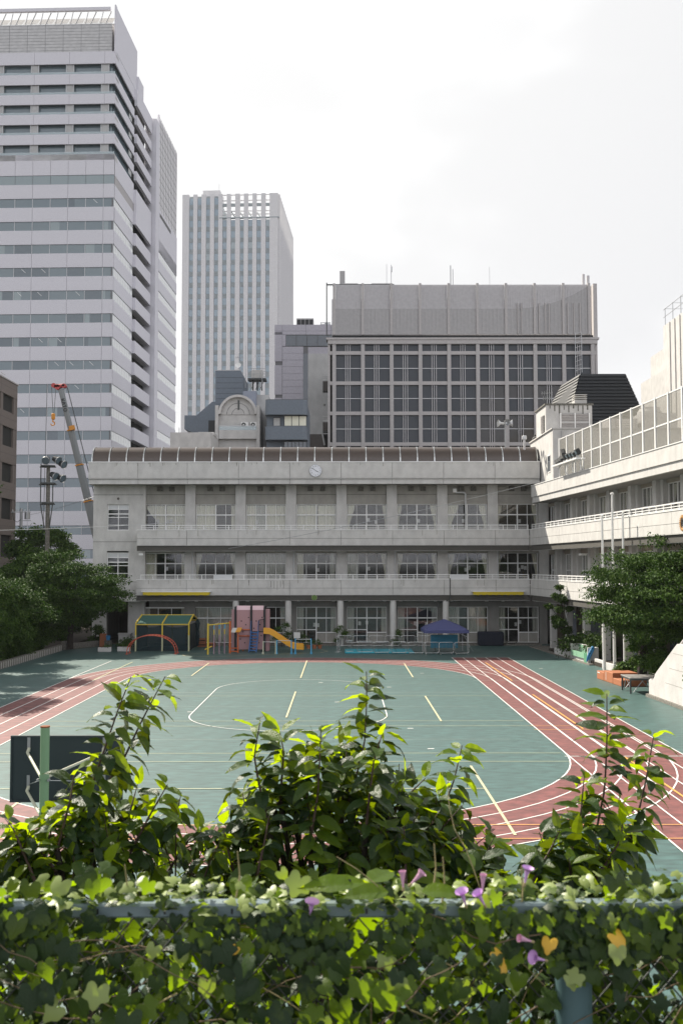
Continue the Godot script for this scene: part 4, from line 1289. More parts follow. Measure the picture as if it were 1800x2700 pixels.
# ribbon windows and panels on a flank facing +x, from L0 to L1 behind the corner
func flank(o: Node3D, x: float, l0: float, l1: float, tops: Array, cols: int) -> void:
	var mid := -(l0 + l1) / 2
	var ln := l1 - l0
	for k in 18:
		var y: float = tops[k]
		if y < 8.0:
			continue
		for i in cols:
			bx(o, "flank_pane", Vector3(x - 0.12, y - 0.755, -l0 - ln * (i + 0.5) / cols), Vector3(0.05, 1.52, ln / cols - 0.08), M.office_glass_sky_tint)
		if k < 17:
			var y1 := y - 1.53
			var y0: float = tops[k + 1] + 0.02
			bx(o, "flank_panel", Vector3(x - 0.1, (y0 + y1) / 2, mid), Vector3(0.2, y1 - y0, ln - 0.05), M.tower_panel)
	bx(o, "flank_panel", Vector3(x - 0.1, 69.36, mid), Vector3(0.2, 2.36, ln - 0.05), M.tower_panel)
	bx(o, "flank_back", Vector3(x - 0.3, 34.0, mid), Vector3(0.2, 68.0, ln - 0.1), M.tower_joint)


# ---------- the white striped tower ----------
func build_striped_tower() -> void:
	var o := thing("striped_tower", "pale white tower with vertical stripes of blue windows in the hazy distance", "tower", Vector3(-22.2, 0, -345), deg_to_rad(-3.0))
	var fins := [[-33.9, -31.5], [-30.0, -28.6], [-27.1, -25.5], [-24.05, -22.6], [-21.1, -19.65], [-18.1, -16.7], [-15.1, -13.45], [-12.05, -10.55], [-9.0, -7.55], [-5.95, -4.35], [-2.95, 0.0]]
	for i in fins.size():
		var f: Array = fins[i]
		bx(o, "fin", Vector3((f[0] + f[1]) / 2, 68.6, 0.0), Vector3(f[1] - f[0], 137.2, 1.0), M.white_tower)
	for i in fins.size() - 1:
		var a: float = fins[i][1]
		var b: float = fins[i + 1][0]
		var k0 := 0 if i >= 4 else -2
		for k in range(k0, 25):
			var y := 128.1 - 4.0 * k
			if y < 32.0:
				break
			var pale := rng.randf() < 0.045
			bx(o, "pane", Vector3((a + b) / 2, y - 1.2, -0.36), Vector3(b - a, 2.36, 0.06), M.white_tower_glass_pale if pale else M.white_tower_glass)
			bx(o, "spandrel", Vector3((a + b) / 2, y - 3.2, -0.34), Vector3(b - a, 1.56, 0.1), M.white_tower_spandrel)
	bx(o, "core", Vector3(-17.0, 64.0, -24.5), Vector3(33.4, 128.0, 47.0), M.white_tower_spandrel)
	bx(o, "core", Vector3(-27.6, 132.5, -12.0), Vector3(12.2, 9.0, 22.0), M.white_tower_spandrel)
	bx(o, "dividing_joint", Vector3(-10.2, 128.6, 0.02), Vector3(21.2, 0.35, 1.06), M.white_tower_spandrel)  # grey dividing line under the open crown
	for y in [137.0, 135.0, 133.4, 131.2, 130.0]:
		bx(o, "crown_rail", Vector3(-10.5, y, -0.3), Vector3(20.6, 0.3 if y != 133.4 else 1.1, 0.3), M.white_tower_spandrel if y == 133.4 else M.white_tower)
	for k in 4:
		bx(o, "crown_strut", Vector3(-16.0 + 3.1 * k, 130.4, -3.0 - k), Vector3(0.35, 5.5, 0.35), M.white_tower_spandrel, Basis(Vector3(0, 0, 1), 0.6))
	# flank with close ribs
	for k in 15:
		bx(o, "flank_fin", Vector3(0.0, 68.6, -1.5 - 3.3 * k), Vector3(1.1, 137.2, 1.5), M.white_tower)
	bx(o, "flank_wall", Vector3(-0.4, 64.0, -24.5), Vector3(0.3, 128.0, 46.0), M.white_tower)
	bx(o, "flank_rail", Vector3(-0.2, 137.0, -24.5), Vector3(0.4, 0.4, 46.0), M.white_tower)
	bx(o, "roof_house", Vector3(-24.0, 137.8, -6.0), Vector3(6.2, 3.4, 8.0), M.white_tower)
	put(o, "mast", rod(Vector3(-22.0, 139.0, -6.0), Vector3(-22.0, 143.5, -6.0), 0.06), M.steel)


func pane_row(o: Node3D, c: Vector3, w: float, h: float, cols: int, m: Material, frame: Material, z := 0.0) -> void:
	var f := bx(o, "window", c, Vector3(w, h, 0.10), frame)
	for k in cols:
		bx(f, "pane", Vector3(-w / 2 + w * (k + 0.5) / cols, 0, 0.052 + z), Vector3(w / cols - 0.08, h - 0.12, 0.02), m)


# ---------- smaller buildings between the towers ----------
func build_middle_buildings() -> void:
	var o := thing("lavender_building", "lavender panelled building with a ribbon window and dark slit beside the grid building", "building", Vector3(0, 0, -150))
	bx(o, "wall", Vector3(-3.0, 21.0, -9.0), Vector3(14.1, 43.4, 17.8), M.tower_joint)
	for c in [[-10.12, -8.98], [-8.94, -5.4], [-5.36, -1.6], [-1.56, 3.0]]:
		bx(o, "wall_panel", Vector3((c[0] + c[1]) / 2, 42.3, -0.05), Vector3(c[1] - c[0], 0.95, 0.1), M.lavender)
		bx(o, "wall_panel", Vector3((c[0] + c[1]) / 2, 41.52, -0.05), Vector3(c[1] - c[0], 0.55, 0.1), M.lavender)
	bx(o, "wall_panel", Vector3(-8.70, 40.35, -0.05), Vector3(0.5, 1.7, 0.1), M.lavender)
	pane_row(o, Vector3(-2.8, 40.32, -0.06), 11.3, 1.72, 7, M.small_glass, M.steel_dark)
	for k in 9:
		var y := 38.9 - 1.03 * k
		bx(o, "wall_panel", Vector3(-7.35, y, -0.05), Vector3(3.15, 1.0, 0.1), M.lavender)
	for y in [40.6, 35.5, 30.5, 27.0]:
		bx(o, "wall_panel", Vector3(-9.55, y - 1.2, -0.05), Vector3(1.13, 4.5, 0.1), M.lavender)
	bx(o, "slit_window", Vector3(-5.42, 31.0, -0.02), Vector3(0.74, 14.6, 0.1), M.small_glass)
	bx(o, "concrete_wall", Vector3(-1.6, 30.5, 0.02), Vector3(6.9, 15.6, 0.2), M.pale_concrete)
	bx(o, "wall_panel", Vector3(-1.6, 38.82, -0.05), Vector3(6.9, 1.0, 0.1), M.lavender)
	var u := thing("roof_chiller", "dark four-bay chiller on the lavender building's roof", "chiller", Vector3(-5.55, 42.7, -152))
	bx(u, "housing", Vector3(0, 0.65, 0), Vector3(2.6, 1.3, 2.0), M.screen_dark)
	for k in 4:
		bx(u, "panel", Vector3(-0.95 + 0.633 * k, 0.6, 1.02), Vector3(0.52, 1.0, 0.06), M.black)
	bx(u, "base_rail", Vector3(0, 0.06, 1.0), Vector3(2.7, 0.12, 0.1), M.steel)
	var u2 := thing("roof_pipework", "light metal pipe frame on the lavender building's roof edge", "pipe frame", Vector3(-2.4, 42.7, -151))
	for x in [-0.7, 0.0, 0.7]:
		put(u2, "pipe_post", rod(Vector3(x, 0, 0), Vector3(x, 0.6, 0), 0.06), M.steel)
	for y in [0.35, 0.62]:
		put(u2, "pipe", rod(Vector3(-0.8, y, 0), Vector3(0.8, y, 0), 0.06), M.aluminium)
	bx(u2, "box", Vector3(0.2, 0.45, -0.2), Vector3(0.7, 0.5, 0.4), M.aluminium)
	# narrow brown building with balconies next to the grid building
	var n := thing("brown_balcony_building", "narrow dark brown building with small white railed balconies", "building", Vector3(0, 0, -140))
	bx(n, "wall", Vector3(-2.0, 15.0, -4.0), Vector3(6.2, 19.5, 7.0), M.dark_brick)
	for y in [20.6, 25.6, 31.4]:
		bx(n, "balcony_front", Vector3(-1.4, y, 0.9), Vector3(2.4, 1.3, 0.2), M.dark_brick)
		bx(n, "balcony_floor", Vector3(-1.4, y - 0.6, 0.1), Vector3(2.4, 0.2, 1.6), M.pale_concrete)
		bx(n, "balcony_side", Vector3(-2.55, y - 1.6, 0.0), Vector3(0.2, 2.0, 1.5), M.pale_concrete, Basis(Vector3(0, 0, 1), 0.18))
		for q in [0.9, 1.5]:
			bx(n, "balcony_rail", Vector3(-1.4, y + q, 0.9), Vector3(2.4, 0.05, 0.05), M.white_paint)
	bx(n, "upper_wall", Vector3(-0.6, 29.0, -1.6), Vector3(2.6, 9.4, 3.0), M.dark_brick)
	# blue grey tiled block with a sloping shoulder
	var b := thing("blue_tiled_building", "blue grey tiled block with sloping shoulder beside the arched gable", "building", Vector3(0, 0, -115))
	var pts := PackedVector2Array([Vector2(-18.2, 22.0), Vector2(-18.2, 23.6), Vector2(-16.8, 23.6), Vector2(-15.0, 25.2), Vector2(-14.63, 25.2), Vector2(-14.63, 28.85), Vector2(-11.75, 28.85), Vector2(-11.4, 28.3), Vector2(-11.4, 14.0), Vector2(-17.2, 14.0), Vector2(-17.2, 21.6)])
	put(b, "wall", Shape.new().prism(pts, -6.0, 0.0).mesh(), M.blue_tile)
	for k in 12:
		bx(b, "tile_course", Vector3(-13.0, 21.2 + 0.62 * k, 0.004), Vector3(3.1, 0.03, 0.012), M.black)
	bx(b, "window", Vector3(-14.9, 22.0, 0.02), Vector3(1.0, 2.0, 0.06), M.black)
	bx(b, "roof_edge", Vector3(-13.2, 28.88, -3.0), Vector3(3.0, 0.08, 6.0), M.tower_grey)
	antenna(b, Vector3(-12.0, 28.9, -1.0), 2.2, [[1.7, 0.7]])
	put(b, "dish", Shape.new().lathe([Vector2(0.0, 0.0), Vector2(0.2, 0.03), Vector2(0.36, 0.12)], 14).mesh(), M.white_paint, Transform3D(Basis(Vector3(1, 0, 0), 1.2), Vector3(-12.1, 29.6, -0.9)))
	# white low block
	var w := thing("white_flat_block", "low white rooftop block at the foot of the striped tower", "building", Vector3(0, 0, -100))
	bx(w, "wall", Vector3(-15.2, 15.0, -3.0), Vector3(4.1, 9.2, 6.0), M.white_wall)
	bx(w, "roof_box", Vector3(-13.9, 19.75, -3.5), Vector3(1.6, 0.3, 3.0), M.white_wall)
	put(w, "mast", rod(Vector3(-16.6, 19.5, -1.5), Vector3(-16.6, 20.3, -1.5), 0.04), M.steel)
	# arched gable house
	var a := thing("arched_gable_house", "cream house with a round arched gable and two outdoor air conditioners", "house", Vector3(0, 0, -108))
	bx(a, "wall", Vector3(-11.3, 15.0, -4.6), Vector3(4.9, 17.0, 8.0), M.pale_wall)
	for x in [-13.58, -9.06]:
		bx(a, "corner_pier", Vector3(x, 16.3, -0.3), Vector3(0.36, 14.7, 0.6), M.pale_wall)
	var arch := Shape.new()
	var tym := PackedVector2Array()
	for i in 20:
		var a0 := PI * i / 20.0
		var a1 := PI * (i + 1) / 20.0
		var n0 := Vector3(cos(a0), sin(a0), 0)
		var n1 := Vector3(cos(a1), sin(a1), 0)
		var k0 := Vector3(-11.3, 22.7, 0)
		arch.quad(k0 + n0 * 1.86, k0 + n1 * 1.86, k0 + n1 * 2.12, k0 + n0 * 2.12, Vector3(0, 0, 1))
		arch.quad(k0 + n0 * 2.12, k0 + n1 * 2.12, k0 + n1 * 2.12 + Vector3(0, 0, -3), k0 + n0 * 2.12 + Vector3(0, 0, -3), n0)
		arch.quad(k0 + n0 * 1.86, k0 + n1 * 1.86, k0 + n1 * 1.86 + Vector3(0, 0, -0.8), k0 + n0 * 1.86 + Vector3(0, 0, -0.8), -n0)
		tym.append(Vector2(-11.3, 22.7) + Vector2(cos(a0), sin(a0)) * 1.86)
	tym.append(Vector2(-11.3 - 1.86, 22.7))
	put(a, "arch", arch.mesh(), M.white_wall)
	put(a, "tympanum", Shape.new().prism(tym, -0.9, -0.5).mesh(), M.pale_wall)
	bx(a, "slit_window", Vector3(-11.25, 23.75, -0.47), Vector3(0.18, 1.05, 0.06), M.steel_dark)
	for r in [0.68, 1.25]:
		var ring := Shape.new()
		for i in 16:
			var n0: Vector3 = Vector3(cos(PI * i / 16.0), sin(PI * i / 16.0), 0) * r
			var n1: Vector3 = Vector3(cos(PI * (i + 1) / 16.0), sin(PI * (i + 1) / 16.0), 0) * r
			ring.cyl(Vector3(-11.3, 22.7, -0.49) + n0, Vector3(-11.3, 22.7, -0.49) + n1, 0.02, 0.02, 4, false)
		put(a, "moulding", ring.mesh(), M.steel_dark)
	pane_row(a, Vector3(-11.3, 21.9, -0.7), 4.0, 1.7, 4, M.small_glass, M.white_frame)
	bx(a, "parapet", Vector3(-11.3, 20.45, -0.15), Vector3(4.1, 0.95, 0.25), M.pale_wall)
	bx(a, "balcony_rail", Vector3(-11.3, 21.4, -0.1), Vector3(4.1, 0.05, 0.05), M.aluminium)
	bx(a, "balcony_glass", Vector3(-11.3, 21.15, -0.12), Vector3(4.1, 0.5, 0.02), M.tint_rail)
	pane_row(a, Vector3(-11.3, 19.2, -0.7), 4.0, 1.4, 4, M.small_glass, M.white_frame)
	for k in 2:
		var ac := thing("air_conditioner", ["outdoor air conditioner on the arched balcony, nearer its middle", "outdoor air conditioner on the arched balcony, beside the corner pier"][k], "air conditioner", Vector3(-10.55 + 1.02 * k, 21.0, -108.42), 0.0, "air conditioners on the arched balcony")
		put(ac, "casing", Shape.new().chamfer(Vector3(0, 0.55, 0), Vector3(0.85, 0.62, 0.3), 0.03).mesh(), M.white_paint)
		put(ac, "fan_grille", Shape.new().cyl(Vector3(-0.12, 0.55, 0.15), Vector3(-0.12, 0.55, 0.17), 0.24, 0.22, 16).mesh(), M.steel_dark)
		put(ac, "fan_hub", Shape.new().cyl(Vector3(-0.12, 0.55, 0.17), Vector3(-0.12, 0.55, 0.19), 0.07, 0.07, 10).mesh(), M.white_paint)
		bx(ac, "stand", Vector3(0, 0.12, 0), Vector3(0.8, 0.24, 0.28), M.aluminium)
	# lilac roof block and water tank on its steel frame
	var li := thing("lilac_roof_block", "small pale blue roof block behind the arched gable", "roof block", Vector3(0, 0, -111))
	bx(li, "wall", Vector3(-10.3, 21.5, -2.0), Vector3(1.45, 8.5, 4.0), M.lilac_wall)
	bx(li, "side_block", Vector3(-9.0, 21.4, -2.6), Vector3(1.5, 8.2, 3.0), M.pale_concrete)
	var wt := thing("rooftop_water_tank", "boxy water tank in a railed cage on steel legs above the roofs", "water tank", Vector3(-9.5, 26.0, -112))
	put(wt, "tank", Shape.new().chamfer(Vector3(0, 1.75, 0), Vector3(1.3, 0.95, 1.2), 0.05).mesh(), M.pale_wall)
	bx(wt, "deck", Vector3(0, 1.16, 0), Vector3(2.05, 0.16, 1.8), M.steel_dark)
	for x in [-0.5, 0.0, 0.5]:
		put(wt, "leg", rod(Vector3(x, 0, 0.3), Vector3(x, 1.1, 0.3), 0.07), M.steel_dark)
		put(wt, "leg", rod(Vector3(x, 0, -0.3), Vector3(x, 1.1, -0.3), 0.07), M.steel_dark)
		put(wt, "brace", rod(Vector3(x - 0.2, 0, 0.3), Vector3(x + 0.3, 1.1, 0.3), 0.03), M.steel_dark)
	for y in [1.7, 2.3]:
		for z in [-0.9, 0.9]:
			put(wt, "cage_rail", rod(Vector3(-1.02, y, z), Vector3(1.02, y, z), 0.025), M.steel)
	for x in [-1.0, -0.33, 0.33, 1.0]:
		put(wt, "cage_post", rod(Vector3(x, 1.2, 0.9), Vector3(x, 2.3, 0.9), 0.025), M.steel)
	antenna(wt, Vector3(0.62, 0.0, 1.0), 4.0, [[3.7, 1.6]])
	put(wt, "whip_mast", rod(Vector3(-1.3, 0.2, 0.5), Vector3(-1.3, 5.0, 0.5), 0.03), M.steel)
	# house with rounded balconies
	var r := thing("round_balcony_house", "blue grey tiled house with rounded balcony fronts", "house", Vector3(0, 0, -106))
	bx(r, "wall", Vector3(-5.9, 14.0, -6.0), Vector3(4.4, 19.6, 9.0), M.blue_tile)
	for q in [[22.32, 1.6], [19.62, 1.45], [17.0, 1.2]]:
		var out := PackedVector2Array([Vector2(-8.18, -2.0), Vector2(-8.18, -0.5)])
		for i in 7:
			var an := PI - PI / 2 * i / 6.0
			out.append(Vector2(-7.68, -0.5) + Vector2(cos(an), sin(an)) * 0.5)
		for i in 7:
			var an := PI / 2 - PI / 2 * i / 6.0
			out.append(Vector2(-4.16, -0.5) + Vector2(cos(an), sin(an)) * 0.5)
		out.append(Vector2(-3.66, -2.0))
		put(r, "balcony_front", Shape.new().prism(out, 0.0, q[1], Transform3D(Basis(Vector3(1, 0, 0), Vector3(0, 0, 1), Vector3(0, 1, 0)), Vector3(0, q[0], 0))).mesh(), M.blue_tile)
		put(r, "balcony_joint", Shape.new().prism(out, 0.0, 0.04, Transform3D(Basis(Vector3(1, 0, 0), Vector3(0, 0, 1), Vector3(0, 1, 0)) * 1.0, Vector3(0, q[0] + q[1] + 0.001, 0))).mesh(), M.steel_dark)
	bx(r, "room_dark", Vector3(-5.9, 21.7, -1.2), Vector3(4.3, 1.3, 0.4), M.blue_tile)
	pane_row(r, Vector3(-4.95, 21.72, -0.7), 2.4, 1.15, 3, M.curtain, M.steel_dark)
	pane_row(r, Vector3(-6.95, 21.6, -0.85), 0.75, 1.05, 1, M.pale_concrete, M.black)
	pane_row(r, Vector3(-4.95, 19.0, -0.7), 2.4, 1.0, 6, M.small_glass, M.steel_dark)


# ---------- the dark grid building ----------
func build_grid_building() -> void:
	var o := thing("grid_office_building", "dark glass office building with a stone grid and a metal roof screen", "office building", Vector3(0, 0, -128))
	var x0 := -0.93
	var p := 3.72
	bx(o, "core", Vector3(15.7, 17.5, -12.2), Vector3(34.4, 35.0, 23.6), M.room_dark)
	var ys := [33.67, 29.72, 25.79, 21.79, 17.8, 13.8]
	for k in 10:
		bx(o, "grid_post", Vector3(x0 + p * k, 23.4, -0.1), Vector3(0.47, 23.0, 0.6), M.grid_stone)
		for e in [-0.09, 0.09]:
			bx(o, "post_groove", Vector3(x0 + p * k + e, 23.4, 0.203), Vector3(0.03, 23.0, 0.012), M.screen_dark)
	bx(o, "grid_post", Vector3(-1.6, 23.4, -0.3), Vector3(0.3, 23.0, 0.6), M.grid_stone)
	bx(o, "grid_post", Vector3(33.1, 23.4, -0.5), Vector3(0.3, 23.0, 0.6), M.grid_stone)
	bx(o, "top_beam", Vector3(15.7, 35.1, -0.3), Vector3(34.9, 0.55, 1.2), M.grid_stone)
	bx(o, "top_lip", Vector3(15.7, 35.5, -0.5), Vector3(35.3, 0.25, 1.8), M.grid_stone)
	for y in ys:
		bx(o, "grid_beam", Vector3(15.7, y, -0.12), Vector3(34.4, 0.45, 0.5), M.grid_stone)
	for k in 9:
		var xa := x0 + p * k + 0.235
		var w := p - 0.47
		var mid := xa + w / 2
		for r in ys.size():
			var top: float = (34.83 if r == 0 else ys[r - 1] - 0.225)
			var low: float = ys[r] + 0.225
			var halves: Array = [[low, top]] if r == 0 else [[low, (low + top) / 2 - 0.04], [(low + top) / 2 + 0.04, top]]
			for h in halves:
				var m: Material = M.grid_glass
				if r == 1 and k in [1, 7] and h[0] > 31.0:
					m = M.grid_glass_dark
				elif r >= 2 and k in [5, 6, 7] and rng.randf() < 0.6:
					m = M.grid_glass_brown
				bx(o, "pane", Vector3(mid, (h[0] + h[1]) / 2, -0.28), Vector3(w, h[1] - h[0], 0.06), m)
			if r > 0:
				bx(o, "mid_rail", Vector3(mid, (low + top) / 2, -0.2), Vector3(w, 0.09, 0.12), M.aluminium)
		for f in [0.385, 0.47, 0.56]:
			put(o, "facade_pipe", rod(Vector3(xa + w * f, 13.0, 0.02), Vector3(xa + w * f, 34.8, 0.02), 0.05), M.screen_metal)
	# metal screen on the roof
	bx(o, "screen_gap", Vector3(15.9, 35.85, -1.2), Vector3(34.2, 0.5, 1.6), M.black)
	for k in 9:
		var xa := x0 + p * k + 0.18
		var w := p - 0.36
		if k == 8:
			w = 3.1
		var s := Shape.new()
		var n := 15
		for i in n:
			var u0 := xa + w * i / n
			var u1 := xa + w * (i + 0.62) / n
			var u2 := xa + w * (i + 1) / n
			s.quad(Vector3(u0, 36.15, -0.1), Vector3(u1, 36.15, -0.1), Vector3(u1, 42.7, -0.1), Vector3(u0, 42.7, -0.1), Vector3(0, 0, 1))
			s.quad(Vector3(u1, 36.15, -0.17), Vector3(u2, 36.15, -0.17), Vector3(u2, 42.7, -0.17), Vector3(u1, 42.7, -0.17), Vector3(0, 0, 1))
			s.quad(Vector3(u1, 36.15, -0.17), Vector3(u1, 36.15, -0.1), Vector3(u1, 42.7, -0.1), Vector3(u1, 42.7, -0.17), Vector3(1, 0, 0))
		s.quad(Vector3(xa, 36.15, -0.3), Vector3(xa + w, 36.15, -0.3), Vector3(xa + w, 42.7, -0.3), Vector3(xa, 42.7, -0.3), Vector3(0, 0, -1))
		put(o, "screen_sheet", s.mesh(), M.screen_metal)
		# added darker sheet for the shape seen through the screen; top sweeps up
		var lo := Shape.new()
		for i in 14:
			var u0 := xa + w * i / 14.0
			var u1 := xa + w * (i + 1) / 14.0
			var h0 := 39.5 + 3.1 * pow(clampf((u0 - 22.0) / 10.3, 0, 1), 2.2)
			var h1 := 39.5 + 3.1 * pow(clampf((u1 - 22.0) / 10.3, 0, 1), 2.2)
			var off := 0.0 if i % 2 == 0 else -0.04
			lo.quad(Vector3(u0, 36.12, off), Vector3(u1, 36.12, off), Vector3(u1, h1, off), Vector3(u0, h0, off), Vector3(0, 0, 1))
			lo.quad(Vector3(u0, h0, off), Vector3(u1, h1, off), Vector3(u1, h1, -0.09), Vector3(u0, h0, -0.09), Vector3.UP)
		put(o, "screen_see_through", lo.mesh(), M.screen_dark)
	for k in 10:
		bx(o, "screen_rib", Vector3(x0 + p * minf(k, 8.9), 39.45, 0.0), Vector3(0.32, 6.75, 0.3), M.grid_stone)
	for q in [22.9, 23.4, 25.7, 26.5, 27.0, 29.4, 30.2, 31.0]:
		bx(o, "screen_rib", Vector3(q, 38.2, 0.04), Vector3(0.14, 4.0, 0.18), M.grid_stone)
	bx(o, "screen_side", Vector3(33.0, 39.2, -3.5), Vector3(0.5, 7.2, 7.0), M.grid_stone)
	bx(o, "screen_back", Vector3(15.7, 39.4, -7.0), Vector3(34.0, 6.4, 0.3), M.screen_metal)
	put(o, "flue", Shape.new().cyl(Vector3(32.0, 36, -2.0), Vector3(32.0, 44.6, -2.0), 0.18, 0.18, 10).mesh(), M.screen_metal)
	put(o, "flue", Shape.new().cyl(Vector3(32.6, 36, -2.0), Vector3(32.6, 44.4, -2.0), 0.20, 0.20, 10).mesh(), M.screen_metal)
	put(o, "chimney", Shape.new().chamfer(Vector3(0.15, 44.0, -4.0), Vector3(0.7, 3.2, 0.7), 0.05).mesh(), M.screen_dark)
	# frame and plant at the left of the roof
	bx(o, "roof_frame", Vector3(2.5, 43.1, -1.5), Vector3(8.9, 0.14, 0.14), M.steel_dark)
	bx(o, "roof_frame", Vector3(-1.9, 39.6, -0.6), Vector3(0.14, 7.0, 0.14), M.steel_dark)
	for k in 30:
		bx(o, "roof_frame_tooth", Vector3(-1.7 + 0.29 * k, 42.98, -1.5), Vector3(0.06, 0.2, 0.1), M.steel_dark)
	for q in [[1.2, 2.0], [5.3, 2.6]]:
		bx(o, "roof_plant", Vector3(q[0], 43.25, -3.0), Vector3(q[1], 0.5, 1.5), M.pale_wall)
	for q in [[6.0, 46.0, 0.03], [6.6, 45.9, 0.04], [14.45, 45.8, 0.07], [14.75, 45.3, 0.05], [19.6, 45.6, 0.025]]:
		put(o, "aerial", rod(Vector3(q[0], 42.5, -2.0), Vector3(q[0], q[1], -2.0), q[2]), M.steel)
	bx(o, "aerial_box", Vector3(6.65, 45.3, -2.0), Vector3(0.2, 0.7, 0.2), M.aluminium)
	# thin lattice ladder at the right
	for x in [30.2, 31.0]:
		put(o, "ladder_rail", rod(Vector3(x, 31.0, 0.6), Vector3(x, 36.2, 0.6), 0.04), M.aluminium)
	for k in 9:
		put(o, "ladder_rung", rod(Vector3(30.2, 31.2 + 0.6 * k, 0.6), Vector3(31.0, 31.5 + 0.6 * k, 0.6), 0.03), M.aluminium)


func build_side_buildings() -> void:
	var o := thing("scaffolded_white_building", "pale ribbed building topped by thin scaffold rails at the right edge", "building")
	bx(o, "wall", Vector3(41.0, 14.5, -75.5), Vector3(20.0, 29.3, 39.0), M.white_wall)
	for k in 22:
		bx(o, "wall_rib", Vector3(30.96, 14.5, -93.0 + 1.4 * k), Vector3(0.10, 29.2, 0.08), M.pale_wall)
	for k in 16:
		put(o, "scaffold_post", rod(Vector3(31.05, 29.0, -94.5 + 2.2 * k), Vector3(31.05, 30.8, -94.5 + 2.2 * k), 0.03), M.steel)
	for y in [30.0, 30.75]:
		put(o, "scaffold_rail", rod(Vector3(31.05, y, -95), Vector3(31.05, y, -60), 0.025), M.steel)
	for k in 8:
		put(o, "scaffold_rail", rod(Vector3(31.05, 30.75, -94.5 + 2.2 * k), Vector3(33.0, 30.75, -94.5 + 2.2 * k), 0.02), M.steel)
	var s := thing("tan_stepped_building", "tan stepped building with one dark louvred window beside the ribbed one", "building")
	bx(s, "wall", Vector3(36.0, 13.0, -106.0), Vector3(4.2, 27.4, 12.0), M.pale_wall)
	bx(s, "upper_wall", Vector3(36.9, 27.8, -107.0), Vector3(3.4, 4.0, 11.0), M.pale_wall)
	var win := bx(s, "window", Vector3(34.9, 22.5, -99.98), Vector3(1.5, 2.2, 0.1), M.screen_dark)
	for k in 4:
		bx(win, "slat", Vector3(0, -0.75 + 0.5 * k, 0.06), Vector3(1.4, 0.06, 0.04), M.grid_stone)


